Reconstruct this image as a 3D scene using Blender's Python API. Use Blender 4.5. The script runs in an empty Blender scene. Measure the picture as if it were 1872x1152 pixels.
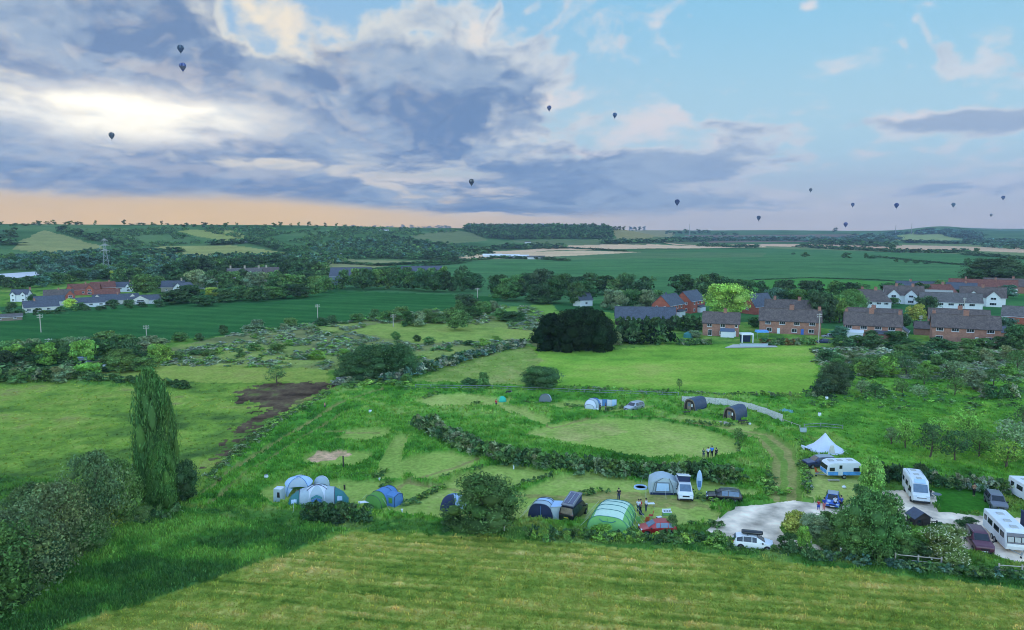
import bpy, math, random
import numpy as np
from mathutils import Vector, Matrix
from mathutils.geometry import tessellate_polygon
R = math.radians
rng = np.random.default_rng(7); random.seed(7)
scene = bpy.context.scene
COL = scene.collection
# ---------------------------------------------------------------- camera
H, F, CX, CY, HY = 35.0, 1300.0, 936.0, 576.0, 422.0
PITCH = math.atan((CY-HY)/F)
cd = bpy.data.cameras.new('camera'); cam = bpy.data.objects.new('camera', cd); COL.objects.link(cam)
cam.location = (0, 0, H); cam.rotation_euler = (math.pi/2-PITCH, 0, 0)
cd.sensor_width = 36; cd.lens = 36*F/1872; cd.clip_start = .5; cd.clip_end = 30000
scene.camera = cam
# ---------------------------------------------------------------- noise
def _h(ix, iy, s):
    n = (ix.astype(np.int64)*374761393 + iy.astype(np.int64)*668265263 + s*974711) & 0xffffffff
    n = ((n ^ (n >> 13))*1274126177) & 0xffffffff
    return ((n ^ (n >> 16)) & 0xffff)/65535.0
def vnoise(x, y, s=0):
    x = np.asarray(x, float); y = np.asarray(y, float)
    ix = np.floor(x); iy = np.floor(y); fx = x-ix; fy = y-iy
    fx = fx*fx*(3-2*fx); fy = fy*fy*(3-2*fy)
    a = _h(ix, iy, s); b = _h(ix+1, iy, s); c = _h(ix, iy+1, s); d = _h(ix+1, iy+1, s)
    return (a*(1-fx)+b*fx)*(1-fy)+(c*(1-fx)+d*fx)*fy
def fbm(x, y, o=4, s=0):
    t = 0; a = .5; n = 0
    for k in range(o):
        t = t+a*vnoise(np.asarray(x)*2**k+17.3*k, np.asarray(y)*2**k-9.1*k, s+k); n += a; a *= .5
    return t/n
def sst(a, b, x):
    t = np.clip((x-a)/(b-a), 0, 1); return t*t*(3-2*t)
# ---------------------------------------------------------------- the lie of the land
def hgt(x, y):
    x = np.asarray(x, float); y = np.asarray(y, float)
    yy = np.maximum(y, 1.0); u = x/yy
    r = np.hypot(x, y)
    s0 = 720+620*sst(-.35, .02, u)
    s1 = 1650+550*sst(-.35, .02, u)
    amp = 47-5*sst(-.3, 0, u)
    amp = amp*(1-sst(.13, .26, u))
    t = sst(0, 1, (r-s0)/(s1-s0))
    z = amp*t*(1+.12*(fbm(x/420, y/420, 3, 5)-.5))
    z = z - .45*amp*sst(2300, 3200, r)
    # far low ridges on the right
    z2 = 33*sst(2600, 4300, r)*sst(.08, .25, u)
    z2 = z2 + 24*np.exp(-((u-.60)/.05)**2)*sst(3300, 4300, r) + 5*np.exp(-((u-.33)/.12)**2)*sst(3300, 4300, r)
    z2 = z2 + 20*sst(4800, 8000, r)*sst(.5, .7, u)
    z = z+z2+25*sst(-.05, .05, -(u-.1))*sst(4500, 8000, r)
    z = z + 5*(fbm(x/900+3, y/900, 3, 9)-.5)*sst(500, 1500, r)
    z = np.where(y < 1, 0, z)
    return z
def ray(px, py):
    cx = (px-CX)/F; cy = (CY-py)/F
    d = Vector((cx, math.cos(PITCH)+cy*math.sin(PITCH), -math.sin(PITCH)+cy*math.cos(PITCH)))
    return d
_rr = np.concatenate([np.arange(20, 700, .5), np.arange(700, 8300, 7.0)])
def W(px, py, far=9000):
    """where the sight line through a point of the photograph meets the ground"""
    d = ray(px, py)
    if d.z < 0 and -H/d.z*d.y < 470:
        t = -H/d.z; return Vector((d.x*t, d.y*t, 0.0))
    xs = d.x/d.y*_rr; zs = H+d.z/d.y*_rr
    g = hgt(xs, _rr)
    k = np.nonzero(zs <= g)[0]
    i = k[0] if len(k) else len(_rr)-1
    if i > 0 and len(k):
        a0 = zs[i-1]-g[i-1]; a1 = zs[i]-g[i]
        t = a0/(a0-a1+1e-9); yy = _rr[i-1]+t*(_rr[i]-_rr[i-1])
    else: yy = _rr[i]
    x = d.x/d.y*yy
    return Vector((x, yy, float(hgt(x, yy))))
def mpp(p):      # metres per photograph pixel at a place
    return p.y/F/math.cos(PITCH)*1.0
def WP(pts): return [W(a, b) for a, b in pts]
# ---------------------------------------------------------------- tags
def tag(o, label=None, cat=None, group=None, kind=None):
    if label: o['label'] = label
    if cat: o['category'] = cat
    if group: o['group'] = group
    if kind: o['kind'] = kind
    return o
def empty(name, loc, rz=0, label=None, cat=None, group=None, s=1):
    o = bpy.data.objects.new(name, None); COL.objects.link(o)
    o.location = loc; o.rotation_euler = (0, 0, rz); o.scale = (s, s, s); o.empty_display_size = .3
    return tag(o, label, cat, group)
def link(name, me, parent=None, loc=None, rz=None):
    o = bpy.data.objects.new(name, me); COL.objects.link(o)
    if parent: o.parent = parent
    if loc is not None: o.location = loc
    if rz is not None: o.rotation_euler = (0, 0, rz)
    return o
def copy_tree(o, parent=None):
    c = o.copy(); COL.objects.link(c); c.parent = parent
    for ch in list(o.children): copy_tree(ch, c)
    return c
def mk_mesh(name, V, Q, mat=None, tint=None, smooth=False):
    V = np.asarray(V, np.float32); Q = np.asarray(Q, np.int32)
    me = bpy.data.meshes.new(name); k = Q.shape[1]
    me.vertices.add(len(V)); me.vertices.foreach_set('co', V.ravel())
    me.loops.add(Q.size); me.loops.foreach_set('vertex_index', Q.ravel())
    me.polygons.add(len(Q)); me.polygons.foreach_set('loop_start', np.arange(len(Q), dtype=np.int32)*k)
    try: me.polygons.foreach_set('loop_total', np.full(len(Q), k, np.int32))
    except Exception: pass
    if smooth: me.polygons.foreach_set('use_smooth', np.ones(len(Q), bool))
    me.update(calc_edges=True)
    if tint is not None:
        tint = np.asarray(tint, np.float32)
        if tint.shape[1] == 3: tint = np.hstack([tint, np.ones((len(tint), 1), np.float32)])
        a = me.color_attributes.new('tint', 'FLOAT_COLOR', 'POINT'); a.data.foreach_set('color', tint.ravel())
    if mat: me.materials.append(mat)
    return me
# ---------------------------------------------------------------- materials
def lin(c):
    return tuple((v/12.92 if v <= .04045 else ((v+.055)/1.055)**2.4) for v in (c[0]/255, c[1]/255, c[2]/255))
_M = {}
def pmat(name, rgb, rough=.7, metal=0, var=.18, scale=3.0, bump=0.0, kind=None, spec=.4):
    """painted / woven / built surface: colour with a little procedural unevenness. rgb linear albedo"""
    if name in _M: return _M[name]
    m = bpy.data.materials.new(name); m.use_nodes = True; nt = m.node_tree; nt.nodes.clear()
    out = nt.nodes.new('ShaderNodeOutputMaterial'); b = nt.nodes.new('ShaderNodeBsdfPrincipled')
    nt.links.new(b.outputs[0], out.inputs[0])
    b.inputs['Roughness'].default_value = rough; b.inputs['Metallic'].default_value = metal
    b.inputs['Specular IOR Level'].default_value = spec
    tc = nt.nodes.new('ShaderNodeTexCoord'); n = nt.nodes.new('ShaderNodeTexNoise')
    n.inputs['Scale'].default_value = scale; n.inputs['Detail'].default_value = 5
    nt.links.new(tc.outputs['Object'], n.inputs['Vector'])
    mr = nt.nodes.new('ShaderNodeMapRange'); mr.inputs['From Min'].default_value = .25; mr.inputs['From Max'].default_value = .75
    mr.inputs['To Min'].default_value = 1-var; mr.inputs['To Max'].default_value = 1+var
    nt.links.new(n.outputs[0], mr.inputs[0])
    mul = nt.nodes.new('ShaderNodeVectorMath'); mul.operation = 'SCALE'
    last = None
    if kind in ('brick', 'tile'):
        bt = nt.nodes.new('ShaderNodeTexBrick')
        bt.inputs['Color1'].default_value = (*[c*.82 for c in rgb], 1); bt.inputs['Color2'].default_value = (*[min(1, c*1.2) for c in rgb], 1)
        bt.inputs['Mortar'].default_value = (*[c*(.55 if kind == 'tile' else 1.05) for c in rgb], 1)
        bt.inputs['Scale'].default_value = 1.0; bt.inputs['Brick Width'].default_value = .45 if kind == 'brick' else .35
        bt.inputs['Row Height'].default_value = .15 if kind == 'brick' else .3; bt.inputs['Mortar Size'].default_value = .02
        mp = nt.nodes.new('ShaderNodeMapping'); mp.inputs['Rotation'].default_value = (R(90), 0, 0) if kind == 'brick' else (0, 0, 0)
        nt.links.new(tc.outputs['Object'], mp.inputs[0]); nt.links.new(mp.outputs[0], bt.inputs['Vector'])
        nt.links.new(bt.outputs[0], mul.inputs[0])
    else: mul.inputs[0].default_value = rgb
    nt.links.new(mr.outputs[0], mul.inputs['Scale']); nt.links.new(mul.outputs[0], b.inputs['Base Color'])
    if bump:
        bp = nt.nodes.new('ShaderNodeBump'); bp.inputs['Strength'].default_value = bump; bp.inputs['Distance'].default_value = .05
        nt.links.new(n.outputs[0], bp.inputs['Height']); nt.links.new(bp.outputs[0], b.inputs['Normal'])
    _M[name] = m; return m
def leafmat():
    m = bpy.data.materials.new('foliage'); m.use_nodes = True; nt = m.node_tree; nt.nodes.clear()
    out = nt.nodes.new('ShaderNodeOutputMaterial')
    oi = nt.nodes.new('ShaderNodeObjectInfo'); at = nt.nodes.new('ShaderNodeAttribute'); at.attribute_name = 'tint'
    mx = nt.nodes.new('ShaderNodeVectorMath'); mx.operation = 'MULTIPLY'
    nt.links.new(oi.outputs['Color'], mx.inputs[0]); nt.links.new(at.outputs['Color'], mx.inputs[1])
    d = nt.nodes.new('ShaderNodeBsdfDiffuse'); t = nt.nodes.new('ShaderNodeBsdfTranslucent'); ms = nt.nodes.new('ShaderNodeMixShader')
    ms.inputs[0].default_value = .22
    nt.links.new(mx.outputs[0], d.inputs[0]); nt.links.new(mx.outputs[0], t.inputs[0])
    nt.links.new(d.outputs[0], ms.inputs[1]); nt.links.new(t.outputs[0], ms.inputs[2]); nt.links.new(ms.outputs[0], out.inputs[0])
    return m
LEAF = leafmat()
BARK = pmat('bark', (.10, .075, .05), .9, bump=.4)
# ---------------------------------------------------------------- expression helper for shader maths
class X:
    nt = None
    def __init__(s, sock): s.s = sock
    @staticmethod
    def op(o, *a, clamp=False):
        n = X.nt.nodes.new('ShaderNodeMath'); n.operation = o; n.use_clamp = clamp
        for i, v in enumerate(a):
            if isinstance(v, X): X.nt.links.new(v.s, n.inputs[i])
            else: n.inputs[i].default_value = v
        return X(n.outputs[0])
    def __add__(s, o): return X.op('ADD', s, o)
    __radd__ = __add__
    def __sub__(s, o): return X.op('SUBTRACT', s, o)
    def __rsub__(s, o): return X.op('SUBTRACT', o, s)
    def __mul__(s, o): return X.op('MULTIPLY', s, o)
    __rmul__ = __mul__
    def __truediv__(s, o): return X.op('DIVIDE', s, o)
    def ss(s, a, b, lo=0, hi=1):
        n = X.nt.nodes.new('ShaderNodeMapRange'); n.interpolation_type = 'SMOOTHSTEP'
        X.nt.links.new(s.s, n.inputs[0])
        for i, v in zip((1, 2, 3, 4), (a, b, lo, hi)): n.inputs[i].default_value = v
        return X(n.outputs[0])
def xmix(f, a, b):
    n = X.nt.nodes.new('ShaderNodeMix'); n.data_type = 'RGBA'; n.clamp_factor = True
    for i, v in ((0, f), (6, a), (7, b)):
        if isinstance(v, X): X.nt.links.new(v.s, n.inputs[i])
        elif i == 0: n.inputs[0].default_value = v
        else: n.inputs[i].default_value = (*v, 1)
    return X(n.outputs[2])
# ---------------------------------------------------------------- sky, sun, air
EXPO = 2.28
scene.render.filter_size = 1.0; scene.cycles.filter_width = 1.0
SUN_AZ, SUN_EL = R(-28), R(13)      # azimuth from the viewing direction (+Y), minus = left
world = bpy.data.worlds.new('World'); scene.world = world; world.use_nodes = True
nt = world.node_tree; nt.nodes.clear()
sky = nt.nodes.new('ShaderNodeTexSky'); sky.sky_type = 'NISHITA'; sky.sun_disc = False
sky.sun_elevation = SUN_EL; sky.sun_rotation = SUN_AZ
sky.air_density = 1.0; sky.dust_density = 1.0; sky.ozone_density = 1.5; sky.altitude = 60
bg = nt.nodes.new('ShaderNodeBackground'); nt.links.new(sky.outputs[0], bg.inputs[0]); bg.inputs[1].default_value = .15
wo = nt.nodes.new('ShaderNodeOutputWorld'); nt.links.new(bg.outputs[0], wo.inputs[0])
world.cycles.sampling_method = 'MANUAL'; world.cycles.sample_map_resolution = 512
def pe(px, py):
    d = ray(px, py); return math.degrees(math.atan2(d.x, d.y)), math.degrees(math.atan2(d.z, math.hypot(d.x, d.y)))
DARK = [(60, 40, 330, 110, 1.25), (330, 20, 150, 120, .8), (60, 150, 130, 70, .5),
        (620, 130, 210, 90, 1.0), (520, 235, 230, 90, .95), (850, 130, 150, 65, 1.05), (980, 150, 80, 34, .7), (800, 240, 170, 60, .9),
        (120, 300, 230, 50, 1.1), (430, 330, 330, 34, .85), (40, 245, 60, 30, .3), (330, 200, 110, 90, .35),
        (1080, 318, 230, 30, 1.0), (1300, 300, 150, 20, .55), (900, 365, 300, 24, .9), (1240, 365, 220, 22, .75), (1130, 390, 240, 12, .5), (560, 350, 160, 10, .4),
        (1640, 234, 150, 20, 1.15), (1790, 214, 120, 15, 1.1), (1290, 245, 120, 16, .35), (1500, 275, 70, 12, .35),
        (1650, 355, 150, 11, .4), (1450, 385, 160, 9, .3), (1800, 340, 120, 10, .3),
        (240, 205, 110, 36, -.9), (480, 50, 110, 45, -1.3), (650, 30, 90, 40, -.6), (450, 300, 130, 13, -1.2), (800, 318, 130, 10, -.9), (130, 185, 90, 14, -.5), (290, 140, 40, 16, -.6), (560, 110, 80, 34, -.8), (690, 170, 60, 16, -.4), (380, 150, 70, 18, -.5), (260, 215, 60, 24, -.5), (950, 60, 100, 60, -.4)]
LITE = [(890, 30, 70, 26, .9), (1055, 22, 60, 22, .9), (1403, 55, 18, 12, .9), (820, 70, 50, 26, .7), (1627, 45, 16, 10, .6), (1770, 80, 40, 10, .4), (1530, 75, 30, 9, .4),
        (1040, 165, 60, 36, .7), (1180, 235, 90, 36, .75), (1320, 215, 60, 22, .8), (1410, 215, 40, 14, .8), (1120, 275, 110, 26, .7), (1330, 265, 110, 22, .6), (1580, 290, 90, 16, .7),
        (1640, 215, 130, 14, .5), (1390, 330, 160, 20, .5), (1650, 330, 150, 12, .4), (980, 230, 70, 26, .6), (560, 60, 170, 60, .9), (240, 205, 160, 60, .8), (470, 300, 150, 24, .9), (800, 330, 160, 20, .9), (1000, 340, 140, 10, .7)]

def L3(*c): return np.array(lin(c))
def cmix(f, a, b): return a+(b-a)*f[..., None]
def sky_rgb(az0, el0):
    e = np.maximum(el0, 0)
    ge = 15*np.log((e+2.2)/2.2)          # layers crowd together towards the horizon
    s = 1/26.
    q1 = fbm(az0*.09+3, ge*.10+8, 5, 101)-.5; q2 = fbm(az0*.09+31, ge*.10+2, 5, 111)-.5
    q3 = fbm(az0*.55, ge*.42, 4, 121)-.5; q4 = fbm(az0*.5+9, ge*.42+4, 4, 131)-.5
    az = az0+q1*9+q3*1.6; el = el0+(q2*5+q4*1.3)*(.2+.8*sst(2, 16, e))
    def tot(bl, da=0, de=0):
        t = 0
        for px, py, wx, wy, wt in bl:
            a, b = pe(px, py); sa = wx/F*57.3; se = wy/F*57.3
            t = t+wt*np.exp(-((az+da-a)/sa)**2-((el+de-b)/se)**2)
        return t
    def cl(da, de):
        g = 15*np.log((np.maximum(el0+de, 0)+2.2)/2.2); a = az0+da
        bil = 1-np.abs(2*fbm(a*.34+q1*5, g*.40+q2*5, 5, 141)-1)
        return tot(DARK, da, de)+(fbm(a*.13+q2*2, g*.30+q1*2, 6, 151)-.5)*2.0+(bil-.75)*.75+(fbm(a*.8, g*1.5, 5, 161)-.5)*.6
    dd = cl(0, 0)
    sa, se = pe(235, 208)
    vx, vy = sa-az0, se-el0; vl = np.hypot(vx, vy)+1e-3
    rim = np.clip((dd-cl(vx/vl*.9, vy/vl*.6))*1.0, -1, 1)
    ll = tot(LITE)+(fbm(az0*.2+q2*3, ge*.5+q1*3, 7, 171)-.5)*2.1+(fbm(az0*1.0, ge*2.2, 4, 181)-.5)*.4-.12
    lf = sst(-34, 22, az0)
    hi = cmix(lf, L3(150, 186, 218), L3(146, 202, 228))
    mid = cmix(lf, L3(200, 208, 212), L3(188, 218, 226))
    base = cmix(sst(5, 19, e), mid, hi)
    hor = cmix(sst(-24, 16, az0), L3(255, 208, 104)*1.2, L3(214, 208, 204))
    base = cmix(sst(.2, 6.5, e), hor, base)
    gl = np.exp(-((az0-sa)/8)**2-((el0-se)/1.6)**2); gl2 = np.exp(-((az0-sa-5)/19)**2-((el0-se)/9)**2)
    cream = cmix(sst(-26, 10, az0), L3(255, 238, 206), L3(234, 226, 222))
    c = cmix(sst(.25, 1.0, ll)*.9, base, cream)
    # thin grey bodies inside the pale clouds
    c = cmix(sst(.9, 1.6, ll+.5*(q3*2))*.35, c, L3(178, 188, 204)*np.ones_like(c))
    low = sst(2.0, 3.2, e+1.0*q1+1.6*sst(-20, 0, az0))
    c = cmix(sst(.10, .60, dd+q3*.9)*.62*low, c, cmix(gl2, cream, L3(255, 243, 214)*np.ones_like(c)))
    v = fbm(az0*.22+q1*4, ge*.35+q2*4, 6, 191)*.75+.25*fbm(az0*.9, ge*1.4, 6, 195)
    sl = cmix(np.clip(sst(.36, .68, v)*.85+rim*.35-.10*sst(.9, 1.8, dd), 0, 1), L3(96, 130, 170)*np.ones_like(c), L3(172, 190, 206)*np.ones_like(c))
    sl = cmix(sst(-6, 24, az0)*.85, sl, L3(176, 190, 204)*np.ones_like(c))
    sl = cmix(np.clip(gl2*.45*sst(-.2, .5, rim)+gl2*.12, 0, 1), sl, L3(226, 214, 200)*np.ones_like(c))
    c = cmix(sst(.32, 1.05, dd)*.97*low, c, sl)
    # streak of light under the cloud sheet and the clear band on the horizon
    gl = np.clip(gl*(.25+1.5*fbm(az0*.35+q1*3, ge*.8+q2*3, 5, 197)), 0, 1)
    c = cmix(gl*.95, c, np.array([1.5, 1.38, 1.1])*np.ones_like(c))
    c = cmix((1-sst(1.4, 3.0, e+1.2*q1+.8*q3+1.0*sst(-22, 0, az0)))*.8, c, cmix(np.clip(.5+q4*1.6+q2, 0, 1)*.5, hor, hor*np.array([.80, .86, .95])))
    c = np.maximum(c, 0)**1.12*1.10
    return c

def build_sky():
    az = np.concatenate([np.linspace(-75, -40, 40)[:-1], np.linspace(-40, 40, 1250), np.linspace(40, 75, 40)[1:]])
    el = np.concatenate([np.linspace(-4, -.2, 6)[:-1], np.linspace(-.2, 25, 400), np.linspace(25, 40, 30)[1:]])
    A, E = np.meshgrid(az, el); c = sky_rgb(A, E)
    a, e = np.radians(A), np.radians(E); r = 10900.
    V = np.stack([r*np.cos(e)*np.sin(a), r*np.cos(e)*np.cos(a), r*np.sin(e)+H], -1).reshape(-1, 3)
    al = (1-sst(27, 39, E))*(1-sst(52, 74, np.abs(A)))
    I = np.arange(A.size).reshape(A.shape)
    Q = np.stack([I[:-1, :-1], I[1:, :-1], I[1:, 1:], I[:-1, 1:]], -1).reshape(-1, 4)
    m = bpy.data.materials.new('evening_clouds'); m.use_nodes = True; t = m.node_tree; t.nodes.clear()
    o = t.nodes.new('ShaderNodeOutputMaterial'); at = t.nodes.new('ShaderNodeAttribute'); at.attribute_name = 'tint'
    em = t.nodes.new('ShaderNodeEmission'); em.inputs[1].default_value = 1.0/2**EXPO; tr = t.nodes.new('ShaderNodeBsdfTransparent'); mx = t.nodes.new('ShaderNodeMixShader')
    t.links.new(at.outputs['Color'], em.inputs[0]); t.links.new(at.outputs['Alpha'], mx.inputs[0])
    t.links.new(tr.outputs[0], mx.inputs[1]); t.links.new(em.outputs[0], mx.inputs[2]); t.links.new(mx.outputs[0], o.inputs[0])
    m.cycles.emission_sampling = 'NONE'
    T = np.concatenate([c.reshape(-1, 3), al.reshape(-1, 1)], 1)
    ob = link('sky', mk_mesh('sky', V, Q, m, T, smooth=True)); tag(ob, 'evening sky with broken slate blue cloud and low orange glow', kind='structure')
build_sky()
sd = bpy.data.lights.new('sun', 'SUN'); sd.energy = 4.2; sd.angle = R(16); sd.color = (1, .86, .68)
so = bpy.data.objects.new('sun', sd); COL.objects.link(so)
sv = Vector((math.sin(SUN_AZ)*math.cos(SUN_EL), math.cos(SUN_AZ)*math.cos(SUN_EL), math.sin(SUN_EL)))
so.rotation_euler = (-sv).to_track_quat('-Z', 'Y').to_euler(); so.location = sv*500
vs = scene.view_settings; vs.view_transform = 'Standard'; vs.look = 'None'; vs.exposure = EXPO; vs.gamma = 1
# the air between here and the hills
def haze():
    x0, x1, y0, y1, z0, z1 = -6400, 6400, -300, 8500, -8, 640
    V = [(x, y, z) for x in (x0, x1) for y in (y0, y1) for z in (z0, z1)]
    Q = [(0, 1, 3, 2), (4, 6, 7, 5), (0, 4, 5, 1), (2, 3, 7, 6), (0, 2, 6, 4), (1, 5, 7, 3)]
    m = bpy.data.materials.new('haze_air'); m.use_nodes = True; t = m.node_tree; t.nodes.clear()
    o = t.nodes.new('ShaderNodeOutputMaterial'); v = t.nodes.new('ShaderNodeVolumePrincipled')
    v.inputs['Color'].default_value = (.58, .72, 1.0, 1); v.inputs['Density'].default_value = HAZE; v.inputs['Anisotropy'].default_value = .2
    t.links.new(v.outputs[0], o.inputs['Volume'])
    ob = link('haze', mk_mesh('haze', V, Q, m)); tag(ob, kind='stuff', label='thin blue evening haze over the fields and far hills')
HAZE = .00009
haze()
# ---------------------------------------------------------------- ground
def pip(x, y, poly):
    """inside test for arrays against a world polygon"""
    inside = np.zeros(x.shape, bool); n = len(poly)
    for i in range(n):
        x0, y0 = poly[i][0], poly[i][1]; x1, y1 = poly[(i+1) % n][0], poly[(i+1) % n][1]
        if y0 == y1: continue
        c = ((y0 > y) != (y1 > y)) & (x < (x1-x0)*(y-y0)/(y1-y0)+x0)
        inside ^= c
    return inside
def segdist(x, y, line):
    d = np.full(x.shape, 1e9)
    for (a, b) in zip(line[:-1], line[1:]):
        vx, vy = b[0]-a[0], b[1]-a[1]; L = vx*vx+vy*vy+1e-9
        t = np.clip(((x-a[0])*vx+(y-a[1])*vy)/L, 0, 1)
        d = np.minimum(d, np.hypot(x-a[0]-t*vx, y-a[1]-t*vy))
    return d
th = np.concatenate([np.linspace(-180, -60, 16)[:-1], np.linspace(-60, -39.5, 20)[:-1], np.linspace(-39.5, 39.5, 1180), np.linspace(39.5, 60, 20)[1:], np.linspace(60, 180, 16)[1:]])
rr = [6.0]
while rr[-1] < 8200:
    r = rr[-1]
    px = r*r/(H*711)
    st = min(px*.9, 14.0 if r < 2700 else 70.0)
    st = max(st, .9 if r < 52 else .08)
    rr.append(r+st)
rr = np.array(rr)
T, RR = np.meshgrid(np.radians(th), rr)
GX = RR*np.sin(T); GY = RR*np.cos(T)
gx, gy = GX.ravel(), GY.ravel()
gz = hgt(gx, gy)
n1 = fbm(gx/9, gy/9, 5, 11); n2 = fbm(gx/2.2, gy/2.2, 4, 21); n3 = fbm(gx/38, gy/38, 4, 31); n4 = fbm(gx/.8, gy/.8, 3, 41)
rad = np.hypot(gx, gy)
C = np.zeros((len(gx), 3)); VEG = np.zeros(len(gx))      # colour, height of the sward
def fill(mask, cols, t, veg=None):
    """cols: list of colours picked by t 0..1"""
    t = np.clip(t[mask], 0, .9999)*(len(cols)-1); i = t.astype(int); f = (t-i)[:, None]
    cl = np.array([lin(c) for c in cols]); C[mask] = cl[i]*(1-f)+cl[i+1]*f
    if veg is not None: VEG[mask] = veg
wx = gx+(fbm(gx/3, gy/3, 3, 51)-.5)*2.6; wy = gy+(fbm(gx/3, gy/3, 3, 61)-.5)*3.6
fx_ = gx+(fbm(gx/60, gy/60, 3, 52)-.5)*14; fy_ = gy+(fbm(gx/60, gy/60, 3, 62)-.5)*14
def zone(pts, cols, t, veg=None, rough=True, rag=0):
    w = WP(pts); far = sum(p.y for p in w)/len(w) > 350
    a, b = (fx_, fy_) if far else ((wx, wy) if rough else (gx+(wx-gx)*.3, gy+(wy-gy)*.3))
    if rag: a = gx+(fbm(gx/2, gy/2, 4, 53)-.5)*rag; b = gy+(fbm(gx/2, gy/2, 4, 63)-.5)*rag
    m = pip(a, b, w); fill(m, cols, t, veg); return m
mix = .5*n1+.5*n2
con = lambda v, k=1.8: np.clip((v-.5)*k+.5, 0, 1)
MEADOW = [(44, 96, 44), (62, 126, 42), (84, 142, 50), (112, 146, 66)]
fill(np.ones(len(gx), bool), MEADOW, con(mix, 2.2), .32)
# far country first
fill(rad > 620, [(40, 92, 52), (58, 112, 66), (74, 120, 74)], con(fbm(gx/90, gy/90, 4, 3), 2), 0)
ff = con(fbm(gx/50, gy/12, 4, 71), 1.5)
TEAL = [(30, 92, 56), (38, 108, 62), (52, 120, 68)]
FAR = [
 ([(0, 700), (0, 560), (300, 545), (560, 500), (900, 470), (1872, 440), (2300, 440), (2300, 650), (900, 560), (500, 560)], TEAL),
 ([(620, 500), (900, 472), (1300, 456), (1900, 452), (2250, 452), (2250, 545), (1300, 530), (1150, 545), (900, 560), (620, 560)], [(44, 104, 66), (54, 118, 74), (66, 126, 78)]),
 ([(640, 497), (740, 478), (1390, 470), (1400, 462), (900, 462), (640, 490)], [(62, 112, 76), (80, 124, 84)]),
 ([(1330, 452), (1872, 468), (2200, 470), (2200, 446), (1400, 446)], [(86, 126, 84), (100, 132, 90)]),
 ([(1370, 512), (1480, 508), (1700, 518), (1872, 515), (2100, 540), (1300, 540)], [(44, 122, 52), (58, 136, 56)]),
 ([(905, 466), (1000, 458), (1150, 455), (1400, 452), (1390, 448), (1020, 450), (900, 460)], [(182, 166, 140), (196, 184, 156)]),
 ([(870, 474), (1040, 468), (1170, 461), (1060, 458), (905, 462), (820, 470)], [(176, 166, 138), (190, 182, 152)]),
 ([(1230, 447), (1390, 450), (1560, 454), (1700, 458), (1700, 450), (1420, 446), (1210, 443)], [(190, 170, 150), (182, 162, 138)]),
 ([(1600, 452), (1872, 462), (1990, 462), (1900, 454), (1640, 448)], [(182, 168, 146), (170, 160, 136)]),
 # hillside fields, left
 ([(15, 455), (60, 430), (85, 421), (120, 432), (200, 455), (180, 462), (60, 462)], [(108, 134, 84), (126, 146, 92)]),
 ([(245, 462), (290, 451), (420, 448), (530, 464), (500, 470), (300, 472)], [(114, 142, 78), (134, 152, 92)]),
 ([(325, 423), (350, 420), (420, 421), (462, 434), (420, 443), (365, 432)], [(112, 142, 70), (126, 152, 82)]),
 ([(0, 500), (150, 488), (260, 480), (560, 476), (700, 470), (640, 500), (300, 520)], [(52, 98, 62), (60, 108, 64)]),
 ([(520, 480), (640, 474), (780, 478), (640, 496)], [(108, 132, 92), (124, 146, 100)]),
 ([(750, 430), (830, 420), (870, 428), (892, 440), (820, 446), (770, 442)], [(86, 116, 78), (98, 126, 84)]),
 ([(930, 440), (1110, 437), (1230, 441), (1180, 448), (1000, 450)], [(72, 110, 74), (90, 120, 80)]),
 ([(1115, 424), (1180, 421), (1235, 428), (1180, 440), (1130, 436)], [(130, 136, 94), (116, 132, 88)]),
 ([(1180, 440), (1230, 432), (1300, 434), (1280, 446)], [(74, 110, 72), (84, 116, 74)]),
 ([(1250, 430), (1560, 428), (1700, 432), (1560, 442), (1300, 444)], [(104, 100, 96), (112, 106, 92)]),
 ([(1605, 437), (1660, 425), (1720, 428), (1760, 438), (1680, 442)], [(116, 150, 92), (126, 158, 96)]),
 # near fields
 ([(-150, 600), (300, 556), (620, 531), (925, 543), (905, 556), (590, 600), (285, 625), (-150, 668)], [(26, 86, 50), (32, 98, 56), (44, 110, 60)]),
]
for pts, cols in FAR: zone(pts, cols, ff, 0)
drill = np.sin((gx*.35+gy)*.55+3*n3)*.5+.5
# tramlines in the crops
m = zone(FAR[-1][0], [(22, 88, 48), (28, 98, 52), (42, 112, 58)], con(.6*fbm(gx/30, gy/9, 4, 73)+.25*drill+.1, 1.8), .15)
# scrubland with open glades behind the camp
zone([(300, 640), (430, 610), (600, 596), (760, 575), (900, 558), (1000, 565), (985, 640), (960, 625), (800, 660), (720, 690), (600, 678), (300, 668)],
     [(84, 112, 72), (108, 130, 86), (104, 144, 70), (124, 158, 78)], con(.5*n3+.5*n1, 2.6), .2)
zone([(630, 605), (690, 592), (850, 592), (960, 605), (985, 622), (880, 622), (760, 628)], [(88, 134, 56), (112, 156, 66), (128, 160, 78)], con(mix, 1.6), .1)
zone([(880, 565), (1010, 555), (1020, 575), (940, 590)], [(84, 142, 52), (100, 158, 60)], n1, .1)
# left meadow
zone([(-200, 690), (40, 697), (330, 715), (300, 690), (130, 680), (240, 664), (600, 678), (620, 700), (600, 715), (520, 760), (400, 850), (355, 905), (0, 870), (-300, 880)],
     [(52, 96, 46), (72, 122, 46), (90, 144, 42), (112, 154, 58), (112, 128, 78)], con(.35*fbm(gx/22, gy/6, 4, 81)+.4*n1+.25*n2, 2.6), .12)
zone([(120, 690), (160, 672), (330, 664), (600, 676), (600, 698), (420, 700), (200, 696)], [(88, 140, 48), (118, 156, 60), (128, 150, 76)], con(mix, 1.7), .1)
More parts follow.
